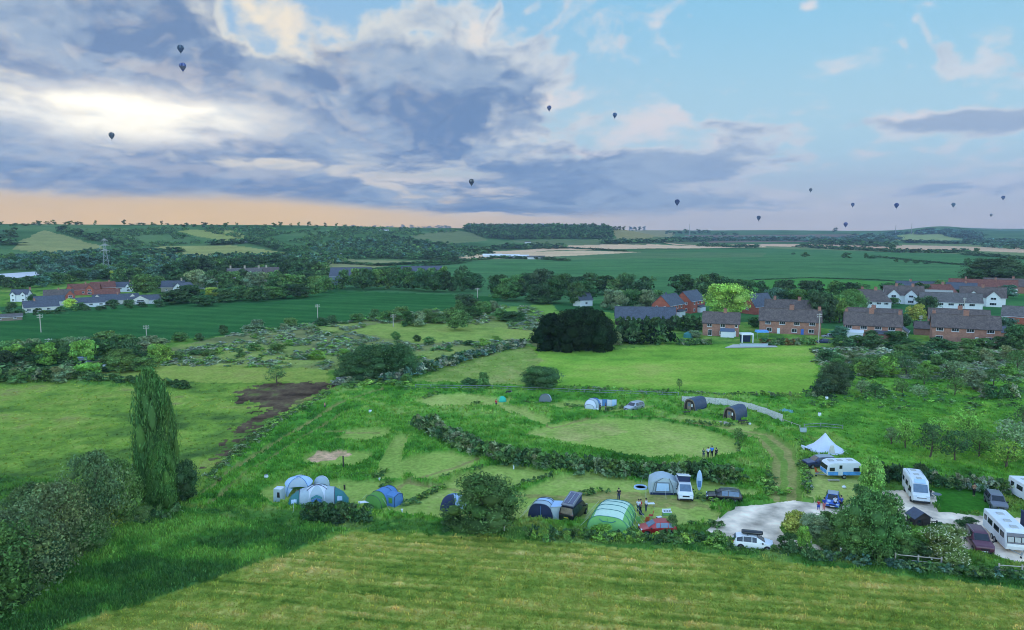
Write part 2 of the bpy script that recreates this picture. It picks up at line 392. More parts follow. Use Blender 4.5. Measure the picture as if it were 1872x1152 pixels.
# dark burnt / tipped earth
DIRT = [(54, 52, 46), (76, 72, 64), (88, 88, 74), (84, 112, 58)]
zone([(428, 716), (480, 702), (620, 698), (604, 712), (545, 745), (500, 768), (455, 800), (425, 838), (385, 862), (430, 800), (495, 745), (440, 738)], DIRT, con(.5*n2+.5*n1, 2.8), .08, rag=11)
# bright hay field behind the camp
zone([(745, 705), (830, 662), (965, 634), (1070, 645), (1230, 630), (1492, 634), (1500, 655), (1506, 700), (1478, 722), (1360, 722), (1180, 712), (1010, 716), (860, 712)],
     [(70, 138, 34), (92, 160, 34), (108, 168, 46), (130, 168, 70)], con(.45*fbm(gx/30, gy/8, 4, 83)+.35*n1+.2*n2, 2.2), .1)
zone([(745, 705), (830, 662), (965, 634), (990, 660), (960, 690), (1000, 712), (860, 712)], [(84, 138, 48), (106, 152, 64), (132, 158, 92)], con(mix, 2.2), .14)
# orchard
zone([(1490, 700), (1500, 640), (1872, 640), (2200, 640), (2300, 920), (1872, 880), (1600, 870), (1560, 850), (1430, 760)],
     [(42, 104, 36), (56, 132, 32), (76, 152, 34), (104, 156, 60)], con(mix, 2.0), .3)
zone([(1490, 645), (1560, 630), (1872, 632), (2100, 640), (2100, 690), (1800, 680), (1500, 672)], [(70, 104, 70), (106, 134, 102), (128, 152, 124), (72, 118, 64)], con(mix, 2.4), .4)
# camp: long grass, then the mown pitches and lanes
CAMP = [(350, 925), (420, 845), (520, 770), (620, 712), (760, 700), (1240, 716), (1440, 730), (1470, 800), (1560, 850), (1600, 905), (1540, 925), (1300, 965), (900, 965), (560, 940)]
zone(CAMP, [(38, 108, 36), (52, 134, 34), (74, 150, 40), (104, 158, 70)], con(mix, 2.3), .5)
MOW = [(96, 152, 56), (120, 168, 70), (146, 176, 100)]
PITCH_Z = [
 [(960, 797), (1010, 776), (1080, 767), (1180, 768), (1280, 783), (1345, 805), (1352, 830), (1290, 843), (1180, 838), (1060, 818)],
 [(722, 852), (760, 833), (830, 828), (880, 842), (862, 858), (800, 884), (745, 872)],
 [(812, 886), (870, 857), (930, 849), (1005, 866), (1010, 876), (950, 893), (880, 910), (800, 918)],
 [(955, 900), (1020, 872), (1100, 867), (1160, 880), (1160, 900), (1060, 912), (985, 915)],
 [(1165, 882), (1310, 884), (1400, 905), (1300, 925), (1160, 915), (1130, 905)],
 [(755, 737), (790, 723), (860, 722), (905, 730), (935, 728), (930, 742), (870, 746), (790, 746)],
 [(545, 845), (570, 830), (650, 826), (690, 832), (660, 850), (600, 858)],
 [(610, 804), (650, 786), (720, 784), (708, 800), (660, 810)],
 [(470, 905), (510, 885), (640, 880), (760, 885), (820, 900), (800, 935), (690, 935), (640, 928), (500, 925)],
 [(680, 880), (700, 840), (720, 800), (745, 800), (735, 850), (740, 880)],
 [(1465, 850), (1560, 845), (1600, 915), (1540, 925), (1470, 915)],
 [(990, 742), (1060, 732), (1075, 742), (1040, 750)],
 [(1060, 752), (1075, 742), (1200, 744), (1180, 752), (1120, 756)],
 [(905, 745), (935, 742), (1010, 770), (1000, 778)],
 [(1240, 760), (1300, 770), (1380, 780), (1330, 788), (1230, 772)],
 [(1350, 770), (1400, 785), (1350, 790)],
 [(640, 935), (780, 895), (1170, 905), (1300, 925), (1290, 960), (1060, 958), (850, 955)],
 [(1155, 935), (1320, 935), (1310, 962), (1150, 968)],
]
mown = np.zeros(len(gx), bool)
for i, p in enumerate(PITCH_Z):
    m = zone(p, MOW, con(.4*n3+.35*n1+.25*n4, 2.0), .03, rough=False); mown |= m
zone([(985, 793), (1030, 778), (1120, 773), (1150, 790), (1060, 808)], [(104, 156, 58), (150, 168, 104)], con(n2, 1.6), .03)
zone([(562, 842), (580, 828), (625, 826), (640, 832), (600, 842), (585, 848)], [(142, 144, 108), (176, 162, 136), (188, 172, 150)], con(n4, 1.5), .02)
zone([(1180, 900), (1180, 893), (1330, 935), (1180, 928), (960, 912), (960, 906)], [(106, 140, 66), (134, 146, 88)], con(n4, 1.6), .02)
zone([(1690, 893), (1800, 897), (1826, 940), (1722, 940), (1712, 925)], [(30, 104, 20), (38, 122, 24)], n1, .02, rough=False)
zone([(1590, 905), (1612, 900), (1625, 935), (1560, 930)], [(36, 106, 26), (48, 126, 32)], n1, .05)
# worn wheel tracks of the grass lane
TRACKS = [([(1330, 790), (1385, 800), (1415, 830), (1422, 870), (1416, 915)], .55), ([(1345, 786), (1405, 796), (1440, 825), (1449, 870), (1446, 915)], .55),
          ([(745, 884), (900, 905), (1070, 908), (1180, 910), (1310, 930)], .45), ([(370, 905), (440, 850), (540, 790), (620, 740), (700, 712)], .5), ([(385, 925), (450, 868), (545, 808), (640, 750)], .4),
          ([(600, 792), (690, 792)], .5), ([(905, 742), (935, 758), (1010, 782)], .35), ([(1010, 782), (1080, 765), (1200, 764), (1330, 782)], .35),
          ([(700, 912), (750, 880), (880, 838)], .35), ([(1225, 768), (1300, 778), (1345, 786)], .5)]
for ln, wd in TRACKS:
    w = WP(ln); d = segdist(wx*.3+gx*.7, wy*.3+gy*.7, w); m = d < wd
    fill(m, [(108, 140, 66), (136, 148, 94)], con(n4, 1.5), .0)
# lane between the tracks
m = segdist(wx, wy, WP([(1340, 788), (1400, 798), (1430, 828), (1436, 870), (1431, 915)])) < 2.2
m &= ~(C[:, 0] > lin((108, 0, 0))[0]*.98); fill(m, [(84, 138, 48), (104, 148, 64)], n2, .05)
# grass headland and rough corner in the foreground
zone([(-400, 1500), (-400, 900), (0, 960), (330, 935), (600, 955), (640, 972), (100, 1160), (0, 1300)],
     [(44, 106, 50), (48, 114, 48), (56, 132, 44), (84, 156, 56)], con(.62*fbm(gx/6.5, gy/3.5, 3, 97)+.23*n1+.15*n2, 3.6), .5)
zone([(320, 930), (560, 942), (900, 968), (1280, 985), (1700, 1030), (2100, 1070), (2100, 1110), (1700, 1062), (1280, 1015), (900, 985), (640, 975), (420, 955)],
     [(26, 82, 32), (40, 104, 38), (62, 126, 46), (92, 140, 66)], con(mix, 2.4), .22)
hay = WP([(640, 976), (900, 984), (1280, 1014), (1700, 1060), (2100, 1105), (2600, 1400), (600, 2500), (-700, 1500), (110, 1155)])
a, b = WP([(760, 1010)])[0], WP([(1700, 1082)])[0]
dr = (b-a).normalized(); acr = (gx-a.x)*(-dr.y)+(gy-a.y)*dr.x; alg = (gx-a.x)*dr.x+(gy-a.y)*dr.y
acr2 = acr+(fbm(alg/14, acr/14, 2, 95)-.5)*.8
rows = .5+.5*np.sin(acr2*2*math.pi/1.5)
rows2 = .5+.5*np.sin(acr2*2*math.pi/6.3+1)
st = fbm(alg/12, acr2/.6, 4, 91)
hm = pip(gx+(wx-gx)*.35, gy+(wy-gy)*.35, hay)
tt = con(.05*rows+.04*rows2+.46*st+.12*n1+.10*n2+.28*n4-.03, 2.3)
fill(hm, [(66, 108, 30), (92, 132, 40), (114, 146, 54), (138, 156, 76), (164, 168, 108)], tt, 0)
C[hm] *= np.array([1.04, 1.10, .92]); VEG[hm] = .05+.10*rows[hm]*n4[hm]*2
# level ground under the gravel, height of the standing grass elsewhere
GRAVEL = [(1288, 973), (1325, 940), (1345, 926), (1450, 917), (1545, 922), (1603, 922), (1612, 897), (1700, 896), (1716, 936), (1800, 944), (1872, 947), (1990, 955), (2100, 1075), (1872, 1034), (1752, 1003), (1745, 962), (1640, 957), (1560, 950), (1445, 950), (1426, 966), (1440, 985), (1515, 1001), (1500, 1012), (1400, 1003), (1335, 985)]
gm = pip(gx, gy, WP(GRAVEL)); VEG[gm] = 0
near = np.clip((420-rad)/250, 0, 1)
disp = VEG*near*(.35+1.3*con(.35*n1+.4*n2+.25*n4, 2.2))
gz2 = gz+disp
V = np.stack([gx, gy, gz2], 1)
lum = C@np.array([.3, .6, .1]); C = (C*.84+lum[:, None]*.16)*np.array([1.60, 1.13, .88])
nc = len(th); nr = len(rr)
I = np.arange(nr*nc).reshape(nr, nc)
Q = np.stack([I[:-1, :-1], I[:-1, 1:], I[1:, 1:], I[1:, :-1]], -1)
def ground_mat(name, bumpd):
    m = bpy.data.materials.new(name); m.use_nodes = True; nt = m.node_tree; nt.nodes.clear(); X.nt = nt
    out = nt.nodes.new('ShaderNodeOutputMaterial'); b = nt.nodes.new('ShaderNodeBsdfDiffuse')
    at = nt.nodes.new('ShaderNodeAttribute'); at.attribute_name = 'tint'
    tc = nt.nodes.new('ShaderNodeTexCoord')
    def nz(sc, det):
        n = nt.nodes.new('ShaderNodeTexNoise'); n.inputs['Scale'].default_value = sc; n.inputs['Detail'].default_value = det; n.inputs['Roughness'].default_value = .65
        nt.links.new(tc.outputs['Object'], n.inputs['Vector']); return X(n.outputs[0])
    a1 = nz(1.6, 7); a2 = nz(.23, 5); a3 = nz(.03, 6)
    k = (a1-.5)*1.3+(a2-.5)*.7+(a3-.5)*.5+1.0
    k = X.op('MAXIMUM', k, .3)
    s = nt.nodes.new('ShaderNodeVectorMath'); s.operation = 'SCALE'
    nt.links.new(at.outputs['Color'], s.inputs[0]); nt.links.new(k.s, s.inputs['Scale'])
    nt.links.new(s.outputs[0], b.inputs[0])
    bp = nt.nodes.new('ShaderNodeBump'); bp.inputs['Strength'].default_value = .6; bp.inputs['Distance'].default_value = bumpd
    nt.links.new(a1.s, bp.inputs['Height']); nt.links.new(bp.outputs[0], b.inputs['Normal'])
    nt.links.new(b.outputs[0], out.inputs[0]); return m
GM = ground_mat('field_ground', .25)
split = int(np.searchsorted(rr, 640))
def sub(name, r0, r1):
    ii = I[r0:r1+1]; base = ii[0, 0]
    q = Q[r0:r1].reshape(-1, 4)-base
    v = V[base:ii[-1, -1]+1]
    cc = C[base:ii[-1, -1]+1]
    return mk_mesh(name, v, q, GM, cc, smooth=True)
g0 = link('ground', sub('ground', 0, split)); tag(g0, 'meadows, hay field and mown camping ground', kind='structure')
g1 = link('hills', sub('hills', split, nr-1)); tag(g1, 'far fields and low rolling hills', kind='structure')
# small disc under the viewer
k = 48; cv = [(0, 0, 0)]+[(6*math.sin(t), 6*math.cos(t), 0) for t in np.radians(th[:-1])]
link('ground', mk_mesh('ground_disc', cv, [(0, i, i % (len(cv)-1)+1) for i in range(1, len(cv))], GM, np.tile(lin((84, 130, 60)), (len(cv), 1))))['kind'] = 'structure'
def rough_outline(w, amp, step, s=0):
    out = []
    n = len(w)
    for i in range(n):
        a, b = w[i], w[(i+1) % n]; L = (b-a).length; m = max(1, int(L/step))
        nn = Vector((-(b-a).y, (b-a).x, 0)).normalized()
        for j in range(m):
            p = a.lerp(b, j/m); o = (float(fbm(p.x/2.5, p.y/2.5, 3, 7+s))-.5)*2*amp
            out.append(p+nn*o)
    return out
def sheet(name, px, mat, lift, amp=.5, step=.5, label=None):
    w = rough_outline(WP(px), amp, step); 
    for p in w: p.z = float(hgt(p.x, p.y))+lift
    tr = tessellate_polygon([w])
    me = bpy.data.meshes.new(name); me.from_pydata([tuple(p) for p in w], [], [tuple(t) for t in tr]); me.materials.append(mat)
    o = link(name, me); tag(o, label, kind='structure'); return o
gravel = pmat('pale_gravel', (.80, .63, .47), .95, var=.6, scale=.35, bump=.7)
sheet('gravel_drive', GRAVEL, gravel, .05, 1.0, label='pale gravel drive looping round the planted bed')
water = pmat('lake_water', (.62, .62, .66), .35, var=.05, scale=.05, spec=.9)  # near-white base colour has the sky's reflection painted into the water
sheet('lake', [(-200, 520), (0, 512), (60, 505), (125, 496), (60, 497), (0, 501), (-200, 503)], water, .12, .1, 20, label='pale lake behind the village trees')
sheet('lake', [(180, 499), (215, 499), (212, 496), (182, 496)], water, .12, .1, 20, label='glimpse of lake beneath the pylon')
pav = pmat('patio_stone', (.5, .47, .42), .9, var=.12)
sheet('patio', [(1325, 637), (1340, 631), (1415, 630), (1422, 636)], pav, .2, .2, .6, label='pale paved patio at the edge of the bright field')
# ---------------------------------------------------------------- vegetation
def cube_sphere(n=2):
    vs = {}; V = []; Q = []
    def vid(p):
        k = tuple(round(c, 5) for c in p)
        if k not in vs: vs[k] = len(V); l = math.sqrt(sum(c*c for c in p)); V.append([c/l for c in p])
        return vs[k]
    for ax in range(3):
        for sg in (-1, 1):
            for i in range(n):
                for j in range(n):
                    q = []
                    for di, dj in ((0, 0), (1, 0), (1, 1), (0, 1)):
                        a, b = -1+2*(i+di)/n, -1+2*(j+dj)/n; p = [0, 0, 0]; p[ax] = sg; p[(ax+1) % 3] = a; p[(ax+2) % 3] = b; q.append(vid(p))
                    Q.append(q if sg > 0 else q[::-1])
    return np.array(V), np.array(Q)
CSV, CSQ = cube_sphere(2); CSV3, CSQ3 = cube_sphere(3)
def leaves(P, N, size, r, droop=0):
    """one bent four-cornered leaf spray at each point P facing roughly N"""
    n = len(P)
    nn = N+r.normal(0, .8, (n, 3)); nn[:, 2] += .15; nn /= np.linalg.norm(nn, axis=1)[:, None]+1e-9
    a = np.cross(nn, r.normal(0, 1, (n, 3))); a /= np.linalg.norm(a, axis=1)[:, None]+1e-9; b = np.cross(nn, a)
    s = size*r.uniform(.55, 1.35, (n, 1)); w = s*r.uniform(.5, .9, (n, 1))
    c = np.stack([P-a*s, P-b*w*.6+nn*s*.12, P+a*s*.9, P+b*w*.6+nn*s*.12], 1)
    return c.reshape(-1, 3), np.arange(n*4).reshape(-1, 4)
class Leafy:
    def __init__(s): s.V = []; s.Q = []; s.T = []; s.n = 0
    def add(s, v, q, t): s.V.append(v); s.Q.append(q+s.n); s.T.append(np.broadcast_to(t, (len(v), 3)) if np.ndim(t) == 1 else t); s.n += len(v)
    def arr(s): return np.concatenate(s.V), np.concatenate(s.Q), np.concatenate(s.T)
    def mesh(s, name): v, q, t = s.arr(); return mk_mesh(name, v, q, LEAF, t)
def crown(seed, shape, nb, nl, ls, z0=.14, core=.56, flower=0):
    """leaf-covered boughs in a unit box; shape(z) gives the radius at height z"""
    r = np.random.default_rng(seed); L = Leafy()
    per = max(3, nl//nb)
    for i in range(nb):
        z = z0+(1-z0)*((i+r.random())/nb); R0 = shape(z)*r.uniform(.74, 1.14)
        th = r.uniform(0, 6.283); d = R0*math.sqrt(r.uniform(.02, 1))
        br = R0*r.uniform(.30, .52)+.03
        d = max(0, min(d, R0-br*.55))
        ls_ = ls*1.15
        c = np.array([d*math.cos(th), d*math.sin(th), min(z, 1-br*.7)])
        tone = np.array([1, 1, 1])*r.uniform(.72, 1.28)*np.array([r.uniform(.88, 1.15), 1, r.uniform(.85, 1.1)])
        n = CSV.shape[0]
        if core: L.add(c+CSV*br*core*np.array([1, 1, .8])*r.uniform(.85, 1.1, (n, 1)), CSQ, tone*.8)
        N = r.normal(0, 1, (per, 3)); N[:, 2] = np.abs(N[:, 2])*.9-.25; N /= np.linalg.norm(N, axis=1)[:, None]
        P = c+N*br*np.array([1, 1, .85])*r.uniform(.72, 1.12, (per, 1))
        v, q = leaves(P, N, ls_, r)
        t = tone*r.uniform(.5, 1.6, (per, 1))
        if flower:
            f = r.random(per) < flower; t[f] = np.array([5.5, 4.2, 9.])*r.uniform(.6, 1.1, (f.sum(), 1))
        L.add(v, q, np.repeat(t, 4, 0))
    return L
rnd = lambda z: .5*math.sqrt(max(.02, 1-((z-.56)/.50)**2))
dome = lambda z: .5*math.sqrt(max(.02, 1-(max(0, z-.3)/.72)**2))*(.82+.18*min(1, z/.3))
egg = lambda z: .5*math.sqrt(max(.02, 1-((z-.48)/.56)**2))
pop = lambda z: .5*min(1, (z/.12)**.6)*(1 if z < .55 else max(.12, 1-((z-.55)/.50)**2))
cone = lambda z: .5*max(.06, 1-z)**.8
def trunk_mesh(name, seed, top=.75, r0=.035, nlimb=5, lean=0.0, spread=.3, bare=False):
    """tapered stem with forking limbs, unit height"""
    r = np.random.default_rng(seed); V = []; Q = []
    def tube(pts, rad, k=6):
        base = len(V)
        for (p, ra) in zip(pts, rad):
            for j in range(k):
                a = 6.283*j/k; V.append((p[0]+ra*math.cos(a), p[1]+ra*math.sin(a), p[2]))
        for i in range(len(pts)-1):
            for j in range(k): Q.append((base+i*k+j, base+i*k+(j+1) % k, base+(i+1)*k+(j+1) % k, base+(i+1)*k+j))
    pts = [(lean*t+.01*r.normal(), .01*r.normal(), t*top-.02) for t in (0, .12, .35, .6, .8, 1)]
    tube(pts, [r0*1.5, r0, r0*.85, r0*.65, r0*.45, r0*.15])
    for i in range(nlimb):
        t = .25+.6*i/nlimb; a = i*2.4+r.uniform(-.4, .4); b = (lean*t, 0, t*top)
        e = (b[0]+spread*math.cos(a), b[1]+spread*math.sin(a), min(.92, b[2]+r.uniform(.12, .3)))
        m = ((b[0]*.5+e[0]*.5), b[1]*.5+e[1]*.5, b[2]*.62+e[2]*.38)
        tube([b, m, e], [r0*.5, r0*.34, r0*.1], 5)
        for g in range(3 if bare else 1):
            a2 = a+r.uniform(-1.1, 1.1); e2 = (m[0]+spread*.6*math.cos(a2), m[1]+spread*.6*math.sin(a2), min(.97, m[2]+r.uniform(.1, .3)))
            tube([m, e2], [r0*.22, r0*.05], 4)
    return mk_mesh(name, V, Q, BARK)
PROTO = {}
def proto(k, *a, **kw): PROTO[k] = [crown(s, *a, **kw).mesh('crown') for s in range(kw.pop('n0', 0), 0)] or None
for i in range(4): PROTO['mid%d' % i] = crown(10+i, (rnd, egg, dome, rnd)[i], 30, 2400, .042).mesh('crown')
for i in range(5): PROTO['far%d' % i] = crown(30+i, (rnd, dome, egg, dome, rnd)[i], 16, 600, .070, z0=.1).mesh('crown')
for i in range(4): PROTO['bush%d' % i] = crown(50+i, dome, 24, 1900, .046, z0=.05).mesh('crown')
PROTO['hi0'] = crown(70, dome, 70, 13000, .019, z0=.06).mesh('crown')
PROTO['hi1'] = crown(71, rnd, 60, 10000, .022, z0=.1).mesh('crown')
PROTO['hi2'] = crown(72, dome, 60, 9000, .019, z0=.08, core=.25).mesh('crown')
PROTO['hi3'] = crown(73, dome, 64, 9000, .018, z0=.08, core=.25).mesh('crown')
PROTO['flow'] = crown(75, dome, 40, 5200, .026, z0=.06, flower=.17).mesh('crown')
PROTO['flowfar'] = crown(76, dome, 16, 900, .05, z0=.06, flower=.2).mesh('crown')
PROTO['pop'] = crown(77, pop, 190, 20000, .020, z0=.03, core=.45).mesh('crown')
PROTO['cone'] = crown(79, cone, 22, 1200, .05, z0=.06).mesh('crown')
PROTO['conifer'] = crown(78, dome, 60, 9000, .024, z0=.03, core=.7).mesh('crown')
for i in range(3): PROTO['thin%d' % i] = crown(80+i, (rnd, dome, egg)[i], 26, 1100, .035, z0=.3, core=0).mesh('crown')
for i in range(3): PROTO['tiny%d' % i] = crown(90+i, (rnd, dome, egg)[i], 6, 110, .13, z0=.06).mesh('crown')
TRUNK = [trunk_mesh('trunk', 1), trunk_mesh('trunk', 2), trunk_mesh('trunk', 3, r0=.028)]
TRUNK_BARE = [trunk_mesh('trunk', 5, .8, .03, 8, .06, .34, True), trunk_mesh('trunk', 6, .75, .035, 7, -.08, .36, True)]
TRUNK_POP = trunk_mesh('trunk', 8, .95, .018, 6, 0, .08)
TON = dict(dark=(.026, .055, .024), deep=(.034, .078, .030), mid=(.055, .115, .036), fresh=(.10, .20, .040), yel=(.17, .22, .045), pale=(.10, .15, .075),
           grey=(.13, .17, .115), con=(.009, .021, .010), lime=(.26, .34, .06), blue=(.05, .11, .075), rust=(.10, .075, .03))
def jit(c, a=.16):
    f = random.uniform(1-a, 1+a)*2.15; return (c[0]*f*random.uniform(1.0, 1.28), c[1]*f, c[2]*f*random.uniform(.88, 1.1), 1)
def plant(px, py, hp, wp, kind, tone, label, cat='tree', name=None, group=None, trunk=True, single=False, pos=None, sink=.0, yr=None):
    p = pos or W(px, py); m = p.y/F*1.0
    h, w = hp*m, wp*m
    if kind in ('mid', 'far', 'bush', 'thin', 'tiny'):
        kind = kind+str(random.randrange({'mid': 4, 'far': 5, 'bush': 4, 'thin': 3, 'tiny': 3}[kind]))
    nm = name or {'tree': 'tree', 'bush': 'bush', 'shrub': 'shrub', 'hedge': 'hedge'}.get(cat, 'tree')
    rz = random.uniform(0, 6.28) if yr is None else yr
    col = jit(TON[tone] if isinstance(tone, str) else tone)
    p = p-Vector((0, 0, sink))
    if single or not trunk:
        o = link(nm, PROTO[kind], None, p, rz); o.scale = (w, w, h); o.color = col; tag(o, label, cat, group); return o
    r = empty(nm, p, rz, label, cat, group); r.scale = (w, w, h)
    c = link('crown', PROTO[kind], r); c.color = col
    tr = TRUNK_POP if kind == 'pop' else (random.choice(TRUNK_BARE) if kind.startswith('thin') else random.choice(TRUNK))
    link('trunk', tr, r); return r
ORD = ['first', 'second', 'third', 'fourth', 'fifth', 'sixth', 'seventh', 'eighth', 'ninth', 'tenth'] + ['%dth' % i for i in range(11, 21)] + [('%dst' if i % 10 == 1 else '%dnd' if i % 10 == 2 else '%drd' if i % 10 == 3 else '%dth') % i for i in range(21, 120)]
def row(line, n, h, w, kinds, tones, where, cat='tree', jx=.35, jy=3, name=None, single=True, group=None, noun=None):
    """n plants along a line of the photograph; every one told by its order from the left"""
    L = [0]
    for a, b in zip(line[:-1], line[1:]): L.append(L[-1]+math.hypot(b[0]-a[0], b[1]-a[1]))
    it = []
    for i in range(n):
        t = (i+.5+random.uniform(-jx, jx))/n*L[-1]
        k = max(j for j in range(len(L)-1) if L[j] <= t or j == 0); f = (t-L[k])/(L[k+1]-L[k])
        x = line[k][0]+f*(line[k+1][0]-line[k][0]); y = line[k][1]+f*(line[k+1][1]-line[k][1])+random.uniform(-jy, jy)
        it.append((x, y))
    it.sort()
    for i, (x, y) in enumerate(it):
        tn = random.choice(tones); hh = random.uniform(*h)
        plant(x, y, hh, random.uniform(*w), random.choice(kinds), tn, '%s %s from the left %s' % (ORD[i], noun or cat, where), cat, name, group or ('%ss %s' % (noun or cat, where)), single=single)
# ---- merged clumps for what nobody could count
def unit_clump(seed, nl, ls, fl=0):
    return crown(seed, dome, 5, nl, ls, z0=.1, core=.55, flower=fl).arr()
UC = [unit_clump(200+i, 110, .115) for i in range(4)]
UCS = [unit_clump(210+i, 32, .18) for i in range(4)]
def clumps(name, pts, hs, ws, cols, lib, label=None, kind='stuff', cat=None, parent=None, group=None):
    VV = []; QQ = []; TT = []; n = 0
    for p, h, w, c in zip(pts, hs, ws, cols):
        v, q, t = lib[random.randrange(len(lib))]; a = random.uniform(0, 6.28); ca, sa = math.cos(a), math.sin(a)
        x = (v[:, 0]*ca-v[:, 1]*sa)*w+p[0]; y = (v[:, 0]*sa+v[:, 1]*ca)*w+p[1]; z = v[:, 2]*h+p[2]-.05*h
        VV.append(np.stack([x, y, z], 1)); QQ.append(q+n); TT.append(t*np.array(c[:3])); n += len(v)
    me = mk_mesh(name, np.concatenate(VV), np.concatenate(QQ), LEAF, np.concatenate(TT))
    o = link(name, me, parent); return tag(o, label, cat, group, kind)
def inpoly(x, y, poly):
    c = False; n = len(poly)
    for i in range(n):
        x0, y0 = poly[i]; x1, y1 = poly[(i+1) % n]
        if (y0 > y) != (y1 > y) and x < (x1-x0)*(y-y0)/(y1-y0)+x0: c = not c
    return c
def scatter(poly, n, mask=None):
    xs = [p[0] for p in poly]; ys = [p[1] for p in poly]; out = []; k = 0
    while len(out) < n and k < n*30:
        k += 1; x, y = random.uniform(min(xs), max(xs)), random.uniform(min(ys), max(ys))
        if inpoly(x, y, poly) and (mask is None or mask(x, y)): out.append((x, y))
    return [W(x, y) for x, y in out]
def stuff_patch(name, label, poly, n, hr, wr, tones, lib=None, mask=None, kind='stuff', jt=.25):
    """hr, wr in photograph pixels"""
    pts = scatter(poly, n, mask); cs = [jit(TON[random.choice(tones)], jt) for _ in pts]
    hs = [random.uniform(*hr)*p.y/F for p in pts]; ws = [random.uniform(*wr)*p.y/F for p in pts]
    return clumps(name, pts, hs, ws, cs, lib or UCS, label, kind)
def hedge(line, hm, wm, tones, label, name='hedge', lib=None, dens=1.0, cat='hedge', group=None, jt=.22, flower=0, px=True):
    """a hedge in metres along a line given in the photograph"""
    w = WP(line) if px else line; pts = []; cs = []; hs = []; ws = []
    for a, b in zip(w[:-1], w[1:]):
        L = (b-a).length; n = max(1, int(L/(wm*.30)*dens)); d = (b-a)/max(L, .01); nn = Vector((-d.y, d.x, 0))
        for i in range(n):
            p = a.lerp(b, (i+random.random())/n)+nn*random.uniform(-.32, .32)*wm; p.z = float(hgt(p.x, p.y))
            pts.append(p); k = .72+.5*float(fbm(p.x/3, p.y/3, 3, 5)); hs.append(hm*k*random.uniform(.8, 1.12)); ws.append(wm*random.choice((random.uniform(.65, .95), random.uniform(.35, .6)))); cs.append(jit(TON[random.choice(tones)], jt))
    return clumps(name, pts, hs, ws, cs, lib or UC, label, None, cat, None, group)
# ================================================================ single trees and bushes near the camp
pp_ = plant(287, 924, 262, 64, 'pop', (.045, .105, .03), 'tall narrow dark green poplar rising beside the left meadow', name='poplar_tree', yr=.4)
for ox_, oy_, sx_, sz_ in ((.42, .1, .60, .80), (-.30, .2, .6, .62), (.25, -.45, .7, .5)):
    c_ = link('crown', PROTO['pop'], pp_, (ox_*math.cos(.4), oy_-ox_*math.sin(.4), 0), ox_*5); c_.scale = (sx_, sx_, sz_); c_.color = jit((.045, .105, .03))
plant(337, 918, 78, 56, 'hi1', 'dark', 'dark leafy sapling close against the right foot of the poplar')
plant(262, 915, 80, 52, 'flow', 'deep', 'white blossoming thorn bush at the left foot of the poplar', 'bush', trunk=False)
plant(884, 968, 104, 134, 'hi0', (.045, .085, .028), 'large round dark green tree hiding the blue tent in the camp', name='round_tree')
plant(826, 966, 34, 50, 'bush0', 'deep', 'small bush at the left foot of the large round tree', 'bush', trunk=False)
plant(988, 713, 47, 70, 'hi1', 'deep', 'rounded dark bush at the near edge of the bright field', 'bush', trunk=False, sink=.6)
for i, (x, w_, h_) in enumerate([(1006, 62, 72), (1046, 78, 79), (1086, 70, 78), (1105, 42, 66), (1070, 60, 80)]):
    plant(x, 640-(4 if i == 4 else 0), h_, w_, 'conifer', 'con', ['blackish conifer at the left end of the tall conifer clump', 'broad blackish conifer in the middle of the tall conifer clump', 'blackish conifer right of the middle in the tall conifer clump', 'low blackish conifer at the right end of the conifer clump', 'blackish conifer standing at the back of the conifer clump'][i], name='conifer_tree', trunk=False, group='tall conifers at the edge of the bright field', sink=.8)
plant(1128, 632, 26, 26, 'bush1', 'pale', 'small pale bush at the right foot of the conifer clump', 'bush', trunk=False)
plant(1327, 586, 66, 78, 'hi1', (.13, .24, .045), 'bright yellow green maple tree above the brick houses', name='maple_tree')
for i, (x, y, h_, w_) in enumerate([(650, 696, 56, 80), (692, 692, 66, 86), (733, 686, 62, 62)]):
    plant(x, y, h_, w_, 'hi1' if i == 1 else 'hi0', 'deep', ['left and lowest of three merged willow bushes by the dark earth', 'middle of the three merged willow bushes by the dark earth', 'right and tallest of the three merged willow bushes'][i], 'bush', trunk=False, group='merged willow bushes by the dark earth', sink=.5)
plant(505, 702, 32, 40, 'thin1', 'mid', 'small spreading apple tree above the dark earth patch')
plant(743, 704, 22, 24, 'bush1', 'mid', 'small bright bush right of the willow bushes', 'bush', trunk=False)
plant(884, 710, 30, 24, 'bush2', 'mid', 'upright bush beside the track left of the rounded dark bush', 'bush', trunk=False)
plant(858, 708, 16, 36, 'bush3', 'deep', 'low spreading bush left of the upright bush by the track', 'bush', trunk=False)
for i, (x, y, h_, w_) in enumerate([(1526, 720, 60, 56), (1500, 726, 36, 44), (1543, 700, 30, 40)]):
    plant(x, y, h_, w_, 'hi0' if i == 0 else 'bush1', (.028, .055, .026), ['tall dark hawthorn at the right corner of the bright field', 'low dark thorn bush against the left of the dark hawthorn', 'dark bush behind the hawthorn at the field corner'][i], 'bush', trunk=False, sink=.3)
plant(1349, 812, 30, 22, 'thin0', 'mid', 'thin sapling standing between the large mown pitch and the track', name='sapling')
plant(1242, 712, 20, 12, 'thin1', 'mid', 'thin sapling behind the left end of the reed screen', name='sapling')
